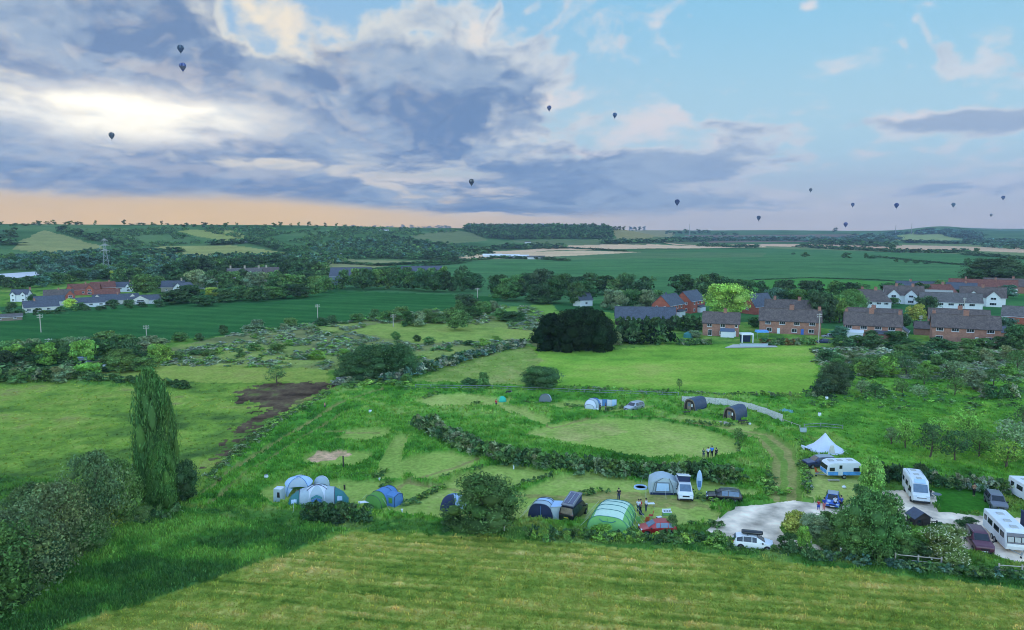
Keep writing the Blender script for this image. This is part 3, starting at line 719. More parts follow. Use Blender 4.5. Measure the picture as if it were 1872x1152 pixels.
# foreground willows at the left edge
LW = [(30, 1085, 165, 165, 'hi2', (.062, .105, .042), 'greyish willow filling the left edge above the foreground grass'),
      (100, 1030, 156, 140, 'hi3', (.062, .105, .042), 'pale grey willow second from the left edge'),
      (176, 985, 166, 112, 'hi2', (.062, .105, .042), 'tall grey green willow whose top stands out against the meadow'),
      (222, 960, 128, 76, 'hi3', 'mid', 'slim grey willow nearest to the poplar'),
      (-20, 1130, 190, 190, 'hi3', 'mid', 'dark green willow cut by the lower left edge'),
      (60, 985, 104, 110, 'hi3', (.062, .105, .042), 'pale willow behind the two leftmost willows')]
for x, y, h_, w_, k, t, lb in LW: plant(x, y, h_, w_, k, t, lb, name='willow_tree', group='willows along the left edge')
for i, (x, y, h_, w_, t, lb) in enumerate([(205, 962, 60, 70, 'yel', 'yellow green bush between the willows and the poplar'), (240, 950, 44, 50, 'fresh', 'low bright bush just left of the poplar foot'),
      (150, 1010, 70, 90, 'mid', 'dark green bush at the foot of the willows'), (80, 1062, 80, 100, 'deep', 'deep green bush below the leftmost willows'), (12, 1115, 90, 110, 'deep', 'dark bush in the lower left corner'), (262, 958, 34, 44, 'mid', 'small round bush in front of the poplar trunk')]):
    plant(x, y, h_, w_, 'hi0' if i > 1 else 'bush1', t, lb, 'bush', trunk=False)
hedge([(225, 965), (270, 958), (320, 950)], 2.2, 3.0, ['mid', 'deep'], 'low leafy hedge below the poplar')
hedge([(552, 950), (675, 957)], 2.3, 3.0, ['deep', 'dark', 'deep'], 'clipped dark brown green hedge in front of the dome tents', dens=2.6, jt=.15)
hedge([(765, 782), (800, 800), (860, 825), (930, 846), (1010, 858), (1100, 868), (1200, 872), (1345, 884)], 2.5, 3.6, ['deep', 'mid', 'mid', 'pale', 'deep'], 'long dark bramble hedge curving across the middle of the camp', dens=4.5)
hedge([(1340, 882), (1400, 892), (1440, 905)], 1.2, 3, ['mid', 'fresh'], 'low bushy growth between the camp hedge and the track', dens=1.3)
hedge([(960, 986), (1080, 988), (1180, 992), (1290, 996), (1345, 998)], 1.5, 2.2, ['mid', 'fresh', 'deep'], 'low leafy hedge in front of the red car and striped tent', dens=1.6)
hedge([(1410, 1012), (1470, 1018), (1530, 1028)], 1.3, 1.8, ['mid', 'deep'], 'low hedge right of the white hatchback', dens=1.6)
hedge([(1400, 1010), (1330, 1006)], .6, 1.2, ['mid', 'deep'], 'rough grass strip of weeds in front of the white hatchback', dens=1.5)
hedge([(1480, 1025), (1600, 1035), (1720, 1046), (1800, 1054), (1900, 1062)], 1.1, 1.8, ['deep', 'mid', 'blue'], 'dark low hedge behind the roadside post and rail fence', dens=1.8)
hedge([(1590, 882), (1650, 880), (1700, 886)], 2.6, 2.6, ['dark', 'deep'], 'dark thorn hedge behind the white motorhome', dens=2.2)
hedge([(1700, 888), (1800, 900), (1845, 905)], 2.0, 2.4, ['deep', 'grey', 'mid'], 'blossoming bramble hedge behind the clipped lawn', dens=2.2)
hedge([(1462, 808), (1468, 850), (1476, 905)], .8, 1.6, ['mid', 'fresh', 'pale'], 'weedy strip along the left of the caravan lawn', dens=1.6)
hedge([(1400, 905), (1404, 870), (1385, 830)], .7, 1.8, ['mid', 'fresh'], 'weedy strip left of the wheel tracks', dens=1.2)
# planted bed inside the drive loop
for x, y, h_, w_, k, t, lb in [(1452, 972, 40, 46, 'bush0', 'yel', 'yellowish rounded shrub at the left tip of the planted bed'), (1490, 985, 46, 54, 'hi1', 'pale', 'blue green feathery shrub in the left of the planted bed'),
      (1470, 1003, 44, 26, 'mid2', 'fresh', 'small upright tree in front of the drive loop'), (1520, 980, 44, 60, 'bush1', 'mid', 'round green shrub in the middle of the planted bed'),
      (1522, 1006, 38, 52, 'hi0', 'mid', 'dark shrub in front of the planted bed'), (1560, 1015, 90, 76, 'hi1', 'mid', 'leafy ash tree on the left of the garden group'),
      (1600, 1020, 128, 96, 'hi1', (.05, .125, .035), 'tallest leafy garden tree in front of the caravans'), (1640, 1015, 50, 62, 'hi0', 'mid', 'rounded dense shrub right of the tallest garden tree'),
      (1592, 905, 72, 46, 'mid0', 'fresh', 'pale green elder tree between caravan lawn and motorhome'), (1574, 925, 40, 40, 'bush2', 'mid', 'leafy shrub below the elder tree'),
      (1692, 1000, 34, 60, 'bush3', 'fresh', 'low bright shrub in front of the black playhouse'), (1655, 985, 22, 30, 'bush2', 'mid', 'small shrub left of the black playhouse'),
      (1722, 975, 20, 26, 'bush2', 'deep', 'little dark shrub right of the black playhouse'), (1770, 962, 16, 40, 'bush0', 'deep', 'dark low shrub beside the dark red car'),
      (1440, 1008, 34, 42, 'bush0', 'deep', 'dark rounded bush right of the white hatchback'), (1680, 1022, 30, 60, 'bush1', 'deep', 'dark low shrub behind the post fence'),
      (1228, 975, 36, 20, 'mid1', 'mid', 'leafy sapling behind the red car'), (1100, 985, 26, 50, 'bush0', 'fresh', 'bright weed clump before the striped tunnel tent')]:
    plant(x, y, h_, w_, k, t, lb, 'tree' if 'tree' in lb and 'shrub' not in lb else 'shrub', trunk=('tree' in lb and 'shrub' not in lb))
plant(1727, 1030, 76, 78, 'flow', (.09, .14, .05), 'elder shrub covered in creamy white blossom by the fence', 'shrub', name='flowering_shrub', trunk=False)
# orchard and rough ground on the right
ORCH = [(1630, 815, 34, 34), (1655, 822, 58, 40), (1700, 840, 66, 62), (1745, 845, 60, 50), (1768, 822, 72, 62), (1790, 840, 56, 60), (1715, 800, 36, 40), (1850, 840, 74, 80), (1838, 858, 54, 60), (1600, 725, 24, 30),
        (1575, 722, 26, 34), (1648, 722, 28, 30), (1680, 728, 24, 30), (1745, 724, 36, 34), (1780, 715, 40, 44), (1815, 708, 34, 40), (1860, 690, 50, 46), (1690, 705, 34, 38), (1745, 700, 40, 52), (1620, 690, 40, 46), (1655, 690, 40, 44), (1590, 690, 34, 40), (1870, 780, 40, 46)]
for i, (x, y, h_, w_) in enumerate(sorted(ORCH)):
    plant(x, y, h_, w_*1.05, 'thin' if y > 715 or i % 3 == 0 else 'mid', ['pale', 'mid', 'deep', 'fresh'][i % 4], '%s old orchard tree from the left in the rough ground behind the caravans' % ORD[i], name='orchard_tree', group='old orchard trees behind the caravans')
hedge([(1792, 728), (1858, 730)], 3.0, 5, ['deep', 'deep', 'grey'], 'long low dark bush at the right of the orchard', 'bush', dens=2, cat='bush')
plant(1862, 642, 48, 46, 'mid1', 'deep', 'large dark tree at the right edge behind the orchard')
plant(1800, 662, 26, 50, 'bush0', 'mid', 'broad bush near the right edge below the brick houses', 'bush', trunk=False)
row([(1505, 668), (1600, 662), (1700, 665), (1850, 668)], 16, (14, 30), (22, 44), ['bush', 'mid'], ['deep', 'mid', 'mid', 'pale'], 'in the bramble bank below the houses', 'bush', jy=8)
row([(1510, 690), (1700, 690), (1860, 688)], 13, (12, 28), (20, 40), ['bush', 'mid'], ['fresh', 'mid', 'deep'], 'on the orchard side of the bramble bank', 'bush', jy=9)
row([(1530, 636), (1700, 640), (1840, 640)], 11, (16, 30), (30, 56), ['bush'], ['deep', 'mid', 'deep'], 'at the foot of the brick house gardens', 'bush', jy=3)
# hedge lines round the bright field
hedge([(700, 704), (745, 690), (830, 665), (900, 645), (962, 632)], 2.6, 4.5, ['deep', 'grey', 'blue'], 'dark hedge running up to the conifer clump', dens=2.0)
hedge([(1030, 716), (1090, 716), (1200, 722), (1330, 726), (1440, 727), (1490, 728)], 1.3, 2.6, ['mid', 'pale', 'fresh'], 'thin bushy hedge behind the reed screen and grey tents', dens=1.0)
hedge([(740, 715), (860, 715), (960, 714)], .9, 2.2, ['mid', 'fresh'], 'straggling hedge behind the small green tent', dens=.8)
hedge([(1122, 628), (1228, 630)], 5.6, 6.5, ['con', 'dark', 'deep'], 'tall clipped dark hedge right of the conifers', dens=2.6, jt=.12)
hedge([(1130, 606), (1280, 604)], 5.2, 6, ['dark', 'deep', 'deep'], 'dark hedge below the slate barn roof', dens=2.4, jt=.15)
hedge([(1236, 631), (1300, 630)], 2.0, 3.4, ['deep', 'pale', 'mid'], 'garden shrubs along the front of the left brick house', dens=1.8)
hedge([(1390, 631), (1490, 632)], 2.4, 3.5, ['deep', 'pale', 'mid', 'rust'], 'overgrown garden hedge in front of the long brick house', dens=1.8)
hedge([(140, 692), (250, 702), (345, 712)], 2.0, 4.2, ['deep', 'mid'], 'low hedge crossing behind the poplar', dens=1.8)
hedge([(-40, 700), (60, 696), (130, 698)], 3.4, 6, ['mid', 'deep', 'pale'], 'tall rough hedge at the left edge of the meadow', dens=2)
row([(0, 668), (60, 662), (130, 662), (200, 664), (250, 662)], 11, (26, 46), (40, 66), ['hi0', 'bush', 'mid'], ['deep', 'mid', 'dark', 'fresh'], 'in the thicket behind the scrap heap', 'bush', jy=5)
row([(20, 655), (120, 650), (230, 640), (300, 650)], 9, (20, 38), (40, 60), ['bush', 'mid'], ['deep', 'pale', 'mid'], 'at the back of the thicket by the dark crop', 'bush', jy=4)
row([(95, 694), (125, 696), (330, 662), (270, 664)], 6, (22, 34), (30, 50), ['bush', 'mid'], ['mid', 'pale', 'fresh'], 'around the small glade left of the poplar top', 'bush', jy=4)
# scrubland behind the camp: named bushes, then the uncountable bramble between them
row([(285, 640), (420, 612), (520, 598), (600, 590), (700, 580)], 12, (9, 20), (16, 34), ['bush', 'mid'], ['deep', 'pale', 'mid', 'mid'], 'along the scrub edge beside the dark crop', 'bush', jy=6)
row([(700, 586), (760, 590), (830, 585), (900, 580), (960, 592)], 14, (12, 28), (22, 42), ['bush', 'mid'], ['mid', 'mid', 'pale', 'deep'], 'in the scrub right of the glade', 'bush', jy=9)
plant(834, 604, 38, 46, 'mid0', 'mid', 'rounded willow bush in the scrub behind the glade', 'bush', trunk=False)
plant(853, 566, 28, 46, 'mid1', 'dark', 'dark round tree alone at the right end of the crop')
plant(600, 530, 1, 1, 'tiny0', 'mid', 'tiny shrub at the end of the crop', 'bush', trunk=False)
row([(310, 670), (420, 650), (520, 640), (600, 650)], 10, (8, 17), (18, 34), ['bush'], ['mid', 'fresh', 'mid', 'pale'], 'in the bramble left of the willow bushes', 'bush', jy=14)
row([(620, 640), (740, 630), (850, 634), (930, 628)], 10, (8, 18), (16, 30), ['bush'], ['deep', 'mid', 'fresh'], 'in the rough glade behind the willow bushes', 'bush', jy=13)
SCR = [(285, 655), (440, 608), (600, 592), (760, 572), (900, 556), (990, 560), (985, 632), (960, 628), (800, 665), (720, 690), (620, 690), (600, 676), (290, 668)]
def glade(x, y):
    return not inpoly(x, y, [(630, 608), (690, 592), (860, 592), (960, 605), (985, 622), (880, 625), (760, 632)]) and fbm(x/26., y/9., 3, 77) > .47
stuff_patch('scrub', 'grey green bramble and thorn scrub behind the camp', SCR, 2100, (2, 7), (8, 22), ['grey', 'pale', 'grey', 'fresh', 'pale', 'mid'], UCS, glade)
stuff_patch('scrub', 'matted bramble bank below the brick houses', [(1490, 640), (1860, 640), (1900, 700), (1500, 690)], 900, (3, 9), (12, 28), ['grey', 'pale', 'grey', 'mid'], UCS, lambda x, y: fbm(x/30., y/10., 3, 78) > .38)
stuff_patch('scrub', 'weeds and young growth among the orchard trees', [(1500, 690), (1880, 690), (1880, 760), (1440, 745)], 330, (3, 9), (8, 20), ['mid', 'fresh', 'deep'], UCS, lambda x, y: fbm(x/24., y/12., 3, 79) > .5)
stuff_patch('scrub', 'thorny growth on the left meadow margin', [(-20, 640), (300, 640), (300, 668), (140, 690), (-20, 700)], 500, (6, 14), (12, 28), ['deep', 'mid', 'pale', 'dark'], UCS, lambda x, y: fbm(x/24., y/12., 3, 80) > .45)
hedge([(610, 704), (660, 700), (720, 692)], 1.5, 3.5, ['grey', 'pale', 'grey'], 'whitish bramble trail from the willow bushes down to the camp', dens=2.5)
hedge([(600, 722), (560, 745), (520, 765), (480, 795), (430, 838), (385, 880)], .9, 2.6, ['fresh', 'mid', 'pale', 'mid'], 'rough hedge along the left boundary of the camp', dens=2.2)
hedge([(630, 712), (700, 702), (740, 712)], 1.6, 5, ['mid', 'fresh', 'mid'], 'bushy green mound at the back left of the camp', dens=1.6)
# ---- camp undergrowth between the pitches
for i, (ln, lb) in enumerate([([(600, 868), (640, 876), (690, 872), (708, 862)], 'weedy island behind the dome tents'), ([(800, 878), (840, 868), (880, 856)], 'weedy divider left of the round tree'), ([(1010, 868), (960, 888), (935, 900)], 'weedy divider right of the round tree'),
      ([(745, 925), (790, 902), (812, 892)], 'weedy divider between the green and blue tents'), ([(1060, 905), (1110, 900)], 'low weeds behind the striped tent'), ([(1260, 960), (1320, 962)], 'weedy clump between red car and gravel'), ([(770, 730), (800, 720)], 'tussocks round the back left pitch'),
      ([(955, 738), (990, 742)], 'weeds left of the grey dome tent'), ([(1035, 742), (1060, 748)], 'weeds between the grey tents'), ([(1110, 752), (1140, 745)], 'weeds left of the silver car'), ([(1250, 772), (1340, 780)], 'weeds in front of the pods'), ([(1350, 796), (1355, 825)], 'weeds right of the large pitch'),
      ([(700, 905), (712, 885)], 'weeds behind the green tent'), ([(1280, 760), (1320, 764)], 'weeds between the two pods'), ([(858, 742), (880, 738)], 'tussock right of the bright back pitch'), ([(1225, 900), (1330, 925)], 'weeds under the black estate car'), ([(1130, 962), (1150, 950)], 'weeds beside the striped tent')]):
    hedge(ln, .75, 1.7, ['mid', 'fresh', 'mid'], lb, name='weed_bank', cat='weeds', dens=1.1, jt=.2)
# ---- grass tufts where the sward stands tall
def tufts(n, hay_=False):
    r = rng
    px = r.uniform(-60, 1932, n); py = (640+(1200-640)*r.random(n)**.85) if not hay_ else r.uniform(965, 1210, n)
    cx = (px-CX)/F; cy = (CY-py)/F; dy = math.cos(PITCH)+cy*math.sin(PITCH); dz = -math.sin(PITCH)+cy*math.cos(PITCH)
    t = -H/dz; x = cx*t; y = dy*t
    ti = np.clip(np.searchsorted(np.radians(th), np.arctan2(x, y)), 1, nc-1); ri = np.clip(np.searchsorted(rr, np.hypot(x, y)), 1, nr-1)
    idx = ri*nc+ti; vg = VEG[idx]; keep = (vg > .1) & (r.random(n) < np.clip(vg*1.3, .05, 1)); keep &= ~gm[idx]
    if hay_: keep = hm[idx]
    x, y, idx, vg = x[keep], y[keep], idx[keep], vg[keep]
    z = gz2[idx]; cc = C[idx]; m = len(x); k = 4 if not hay_ else 2
    d = np.hypot(x, y); VV = []
    for j in range(k):
        a = r.uniform(0, 6.28, m); ox = r.normal(0, .16, m); oy = r.normal(0, .16, m); hh = (.12+vg*.38 if not hay_ else .05+0*vg)*r.uniform(.5, 1.2, m)*(1+.1*d/100); w = .03+d*.0005
        ca, sa = np.cos(a)*w, np.sin(a)*w; lx, ly = r.normal(0, .3, m)*hh, r.normal(0, .3, m)*hh
        X0 = x+ox; Y0 = y+oy
        q = np.stack([np.stack([X0-ca, Y0-sa, z-.08], 1), np.stack([X0+ca, Y0+sa, z-.08], 1), np.stack([X0+lx+ca*.5, Y0+ly+sa*.5, z+hh], 1), np.stack([X0+lx-ca*.2, Y0+ly-sa*.2, z+hh*.96], 1)], 1)
        VV.append(q)
    v = np.stack(VV, 1).reshape(-1, 3)
    t = cc*(r.uniform(.75, 1.6, (m, 1)) if not hay_ else r.uniform(.8, 1.3, (m, 1)))*np.stack([r.uniform(.9, 1.25, m), np.ones(m), r.uniform(.8, 1.1, m)], 1)
    pale = r.random(m) < .02; t[pale] = t[pale]*1.5+.03
    t = np.repeat(t, 4*k, 0)
    o = link('grass', mk_mesh('grass', v, np.arange(len(v)).reshape(-1, 4), LEAF, t)); tag(o, 'cut grass stubble lying on the mown hay field' if hay_ else 'standing grass tufts around the mown pitches and headland', kind='stuff')
tufts(170000); tufts(130000, True)
# ---------------------------------------------------------------- woods, hedgerows and trees of the middle and far distance
bt = ['dark', 'deep', 'deep', 'mid']
row([(612, 528), (700, 530), (800, 532), (880, 534)], 12, (28, 40), (28, 40), ['mid', 'far'], bt, 'in the dark belt beyond the left crop')
row([(700, 522), (860, 524)], 6, (30, 42), (28, 36), ['far'], ['deep', 'mid'], 'at the back of the belt beyond the left crop')
row([(892, 544), (960, 552), (1010, 556), (1080, 560)], 8, (32, 44), (34, 52), ['mid'], bt, 'in the tree group left of the tented garden')
row([(930, 532), (1010, 536), (1100, 540), (1200, 545)], 12, (30, 42), (32, 46), ['mid', 'far'], bt, 'in the back row of the middle belt')
row([(1100, 562), (1160, 566), (1210, 560)], 6, (28, 42), (32, 42), ['mid'], ['deep', 'mid', 'pale'], 'around the barn by the red brick houses')
row([(1230, 536), (1300, 545), (1380, 548), (1450, 552)], 10, (30, 44), (34, 50), ['mid', 'far'], bt, 'behind the two red brick houses')
row([(1390, 572), (1440, 566), (1500, 565)], 6, (28, 40), (32, 44), ['mid'], ['deep', 'mid', 'blue'], 'behind the long brick house')
row([(1500, 590), (1530, 592), (1560, 575)], 5, (44, 56), (44, 54), ['mid', 'hi0'], ['mid', 'dark', 'fresh'], 'between the long brick house and the terrace', single=False)
row([(1450, 538), (1560, 545), (1680, 545), (1720, 540)], 9, (22, 32), (26, 38), ['far', 'mid'], bt, 'along the field behind the right village')
plant(1822, 520, 46, 112, 'hi0', 'dark', 'very broad dark oak group behind the right village', name='oak_tree')
plant(1780, 522, 30, 40, 'mid1', 'dark', 'dark tree at the left foot of the broad oaks'); plant(1862, 520, 34, 50, 'mid2', 'dark', 'dark tree at the right foot of the broad oaks')
for x, y, h_, w_, t in [(1675, 590, 34, 34, 'yel'), (1692, 582, 40, 40, 'dark'), (1652, 600, 26, 24, 'deep'), (1842, 545, 24, 34, 'blue'), (1700, 612, 24, 30, 'dark'), (1585, 602, 26, 30, 'deep'), (1840, 610, 30, 36, 'blue'), (1630, 560, 16, 24, 'deep'), (1755, 548, 18, 26, 'deep'), (1850, 640, 40, 36, 'dark'), (1592, 630, 26, 22, 'dark'), (1535, 620, 24, 30, 'blue'), (1640, 628, 22, 40, 'deep'), (1380, 600, 20, 26, 'deep'), (1270, 618, 14, 26, 'pale')]:
    plant(x, y, h_, w_, 'mid', t, '%s garden tree %s' % ({'yel': 'yellow green', 'dark': 'very dark', 'deep': 'deep green', 'blue': 'bluish green', 'pale': 'pale'}[t], 'by the %s' % {1675: 'middle lamp pole', 1692: 'gap between the two terraces', 1652: 'right end of the left terrace', 1842: 'twin gabled white house', 1700: 'shed roof between the terraces', 1585: 'porch of the left terrace', 1840: 'right end of the right terrace', 1630: 'hipped brown roof', 1755: 'pinkish barn roof', 1850: 'brick house at the right edge', 1592: 'blue lean-to roof', 1535: 'left gable of the left terrace', 1640: 'grey shed gable', 1380: 'small white gabled cottage', 1270: 'left brick house door'}[x]), name='garden_tree')
# left village and the wood behind it
for x, y, h_, w_, t, lb in [(131, 566, 20, 24, 'lime', 'bright lime yellow garden tree in the left village'), (262, 540, 38, 44, 'mid', 'large pale green tree behind the left village roofs'), (345, 552, 30, 70, 'dark', 'dark purplish copse right of the left village'), (372, 560, 20, 46, 'deep', 'rounded bush at the corner of the dark crop'),
      (320, 556, 24, 50, 'dark', 'dark copse beside the last bungalow'), (410, 552, 24, 50, 'deep', 'rounded tree at the left corner of the wood'), (388, 546, 20, 40, 'yel', 'yellowish round tree behind the dark copse'), (205, 558, 10, 22, 'deep', 'garden bush in front of the cream gables'), (30, 580, 14, 30, 'deep', 'dark bush left of the white bungalow'), (215, 512, 18, 24, 'yel', 'yellowish tree behind the red roofs')]:
    plant(x, y, h_, w_, 'mid', t, lb, name='garden_tree', single=True)
row([(0, 570), (60, 578), (100, 574), (180, 566), (300, 560)], 12, (6, 12), (14, 26), ['tiny', 'far'], bt, 'of the garden hedge before the left village', 'bush', jy=2)
for x_, y_, h_, lb_ in ((150, 566, 13, 'small round tree right of the lime yellow tree'), (236, 562, 14, 'small tree between the cream gables and the last bungalow'), (110, 571, 10, 'low tree in front of the long cream bungalow'), (62, 552, 14, 'tree behind the ridge of the long cream bungalow'), (186, 552, 12, 'little tree beside the low red annex'), (20, 566, 14, 'tree before the white dormer cottage'), (290, 560, 12, 'small tree at the end of the bungalow row'), (180, 568, 9, 'bushy tree in front of the white bungalow')):
    plant(x_, y_, h_, h_*1.4, 'mid', 'deep', lb_, name='garden_tree', single=True)
row([(0, 530), (40, 526), (110, 518), (180, 512), (250, 516)], 16, (16, 26), (24, 38), ['far'], ['deep', 'mid', 'blue', 'dark'], 'behind the roofs of the left village')
row([(60, 512), (150, 510), (230, 508), (330, 514), (420, 520)], 16, (18, 28), (26, 40), ['far'], ['deep', 'mid', 'blue'], 'in the row between lake and village')
row([(280, 532), (350, 528), (420, 530), (500, 528), (590, 530)], 18, (24, 36), (30, 46), ['far', 'mid'], ['deep', 'mid', 'dark', 'pale'], 'in the front of the left wood')
row([(430, 552), (480, 548), (540, 544), (600, 536)], 10, (20, 34), (30, 44), ['mid', 'far'], ['deep', 'mid', 'dark', 'mid'], 'along the crop edge of the left wood')
row([(300, 512), (380, 508), (460, 508), (540, 512), (600, 520)], 18, (26, 40), (30, 44), ['far'], ['dark', 'deep', 'dark', 'mid'], 'in the tall middle of the left wood')
row([(330, 496), (420, 494), (520, 496), (580, 500)], 14, (20, 30), (26, 36), ['far'], ['dark', 'dark', 'deep'], 'at the back of the left wood')
row([(0, 492), (60, 492), (130, 490), (190, 486), (260, 490)], 22, (14, 22), (18, 30), ['far', 'tiny'], ['deep', 'dark', 'blue'], 'on the far shore of the lake')
row([(0, 482), (100, 478), (200, 474), (300, 482)], 20, (12, 18), (16, 28), ['tiny', 'far'], ['deep', 'blue', 'mid'], 'in the second row behind the lake')
FT = 'small dark tree on the far left skyline'
for ln, n in (([(0, 412), (60, 412), (100, 411)], 9), ([(110, 410), (300, 412), (360, 415)], 22), ([(360, 414), (500, 415), (690, 414)], 20), ([(695, 415), (760, 414), (830, 417)], 15)):
    row(ln, n, (3, 9), (7, 16), ['tiny'], ['dark', 'deep'], 'on the left skyline', group='trees on the left skyline', jy=1)
row([(1112, 421), (1180, 421)], 10, (5, 8), (7, 10), ['tiny'], ['dark'], 'on the skyline right of the big wood', group='trees on the skyline right of the big wood', jy=.5)
row([(1215, 428), (1290, 428), (1345, 432)], 12, (4, 8), (8, 16), ['tiny'], ['dark', 'deep'], 'on the central skyline', jy=1)
plant(1527, 424, 8, 12, 'tiny1', 'dark', 'lone tree standing against the sky on the right horizon', single=True)
def belt(ln, h_, w_, label, tones=('dark', 'deep', 'deep'), n=None, jy=1.5):
    """a far hedgerow: one thing"""
    pts = []
    for a, b in zip(ln[:-1], ln[1:]):
        k = max(2, int(math.hypot(b[0]-a[0], (b[1]-a[1]))/(w_*.2)))
        for i in range(k):
            t = (i+random.random())/k; pts.append(W(a[0]+t*(b[0]-a[0]), a[1]+t*(b[1]-a[1])+random.uniform(-1, 1)*min(jy, h_*.12)))
    clumps('hedgerow', pts, [random.uniform(.5, 1.2)*h_*p.y/F for p in pts], [random.uniform(1.0, 1.7)*w_*p.y/F for p in pts], [jit(TON[random.choice(tones)]) for _ in pts], UCS, label, None, 'hedgerow')
belt([(620, 482), (700, 486), (850, 478), (905, 472)], 5, 12, 'dark hedgerow along the near side of the far green field')
belt([(640, 497), (760, 489), (850, 481)], 4, 9, 'thin hedgerow joining the far field corner')
belt([(560, 474), (650, 470), (760, 474), (840, 474)], 12, 18, 'wooded hedge under the hillside scrub')
belt([(745, 446), (800, 454), (860, 462), (900, 466)], 13, 18, 'tree belt running down to the white farm sheds')
belt([(770, 470), (850, 462), (930, 455), (1030, 454)], 10, 16, 'tree belt above the beige fields')
belt([(1010, 453), (1100, 457), (1145, 460)], 3, 7, 'thin hedge across the beige fields')
belt([(900, 472), (960, 473), (1040, 477)], 5, 10, 'hedge right of the white farm sheds')
belt([(1095, 446), (1160, 444), (1230, 443), (1300, 441)], 8, 14, 'dark tree belt below the central skyline')
belt([(1245, 441), (1340, 440), (1480, 441), (1620, 443)], 7, 14, 'tree belt across the far plain', ('blue', 'deep', 'dark'))
belt([(1278, 450), (1340, 452), (1385, 453)], 6, 9, 'short row of dark trees in the far beige field')
belt([(1460, 452), (1560, 457), (1640, 461), (1720, 463), (1770, 461)], 7, 12, 'long wooded hedge at the far edge of the big green field')
belt([(1480, 446), (1560, 449), (1640, 452)], 9, 14, 'clump of trees in the middle of the far hedge')
belt([(1765, 466), (1872, 474), (1960, 480)], 6, 12, 'hedge line in the far right fields')
belt([(1600, 470), (1700, 480), (1790, 487)], 3, 7, 'broken hedge across the big green field')
belt([(1650, 444), (1780, 446), (1960, 449)], 6, 16, 'dark blue tree belt below the right horizon', ('dark', 'blue', 'dark'))
belt([(1560, 436), (1620, 440), (1640, 438)], 10, 18, 'wooded knoll left of the far pale meadow', ('blue', 'dark'))
belt([(1595, 434), (1660, 427), (1620, 427)], 4, 14, 'small copse on the right horizon', ('blue', 'dark'))
belt([(240, 452), (160, 436), (110, 420)], 10, 15, 'dark hedge climbing the left hill')
belt([(200, 464), (330, 460), (245, 470)], 8, 15, 'tree belt between the two hill meadows')
belt([(380, 448), (460, 444), (540, 464)], 10, 16, 'tree belt above the long hill meadow')
belt([(0, 450), (14, 440), (20, 424)], 16, 32, 'dark wood at the left edge of the hill')
belt([(700, 432), (740, 440), (765, 448)], 6, 9, 'hedge dropping down the middle of the hill')
belt([(500, 468), (560, 472), (620, 474)], 9, 16, 'trees at the foot of the left hill')
belt([(1380, 512), (1480, 508), (1600, 512), (1700, 518)], 1.5, 9, 'low hedge line across the brighter field')
for i, (x, y, h_, w_) in enumerate([(1472, 470, 9, 14), (1548, 472, 10, 20), (1583, 472, 9, 9), (1596, 473, 6, 16), (1638, 480, 9, 8), (1656, 481, 8, 10), (1674, 482, 6, 12), (1694, 483, 5, 14), (1769, 484, 12, 14), (1790, 484, 12, 18), (1785, 468, 14, 16), (1450, 466, 4, 8), (1850, 482, 14, 18), (1630, 460, 12, 16)]):
    plant(x, y, h_, w_, 'far', 'deep', '%s lone tree from the left on the big far field' % ORD[sorted([1472, 1548, 1583, 1596, 1638, 1656, 1674, 1694, 1769, 1790, 1785, 1450, 1850, 1630]).index(x)], single=True, group='lone trees on the big far field')
# woods that read as one mass
stuff_patch('wood', 'dense dark wood on the central hill crest', [(848, 421), (870, 412), (940, 409), (1010, 409), (1090, 412), (1120, 423), (1116, 436), (1060, 437), (930, 438), (890, 436)], 1500, (7, 11), (9, 15), ['dark', 'deep', 'deep'], UCS)
stuff_patch('wood', 'blue wooded hill on the right horizon', [(1672, 430), (1695, 424), (1740, 425), (1795, 431), (1790, 437), (1740, 434), (1715, 427)], 420, (5, 8), (10, 18), ['dark', 'blue'], UCS)
HS = [(100, 422), (340, 417), (700, 416), (845, 424), (760, 432), (740, 436), (900, 462), (860, 472), (560, 470), (460, 440), (350, 420), (330, 425), (370, 444), (240, 458), (200, 452), (120, 430)]
stuff_patch('scrub', 'scattered thorn scrub over the left hillside', HS, 3000, (2.2, 5), (4, 9), ['deep', 'mid', 'mid', 'deep'], UCS, lambda x, y: fbm(x/30., y/7., 3, 60) > .45)
stuff_patch('scrub', 'dense scrub and small trees on the lower left slope', [(560, 452), (640, 440), (740, 446), (860, 466), (850, 474), (600, 474)], 600, (5, 10), (8, 16), ['deep', 'mid', 'dark', 'blue'], UCS)
stuff_patch('wood', 'low woodland between the lake and the left hill', [(230, 474), (520, 472), (640, 478), (560, 496), (300, 500), (180, 494)], 700, (8, 14), (12, 22), ['deep', 'mid', 'blue', 'dark'], UCS)
stuff_patch('wood', 'woodland at the far left behind the lake', [(-30, 476), (180, 464), (250, 472), (200, 490), (-30, 494)], 500, (8, 13), (12, 22), ['deep', 'blue', 'dark'], UCS)
stuff_patch('wood', 'trees and gardens stretching away at the far right', [(1760, 440), (1990, 440), (1990, 462), (1800, 454)], 420, (4, 7), (8, 18), ['deep', 'blue', 'dark'], UCS)
stuff_patch('wood', 'far low scrub line across the right plain', [(1230, 436), (1600, 434), (1600, 440), (1240, 442)], 300, (2, 5), (8, 20), ['blue', 'deep'], UCS)
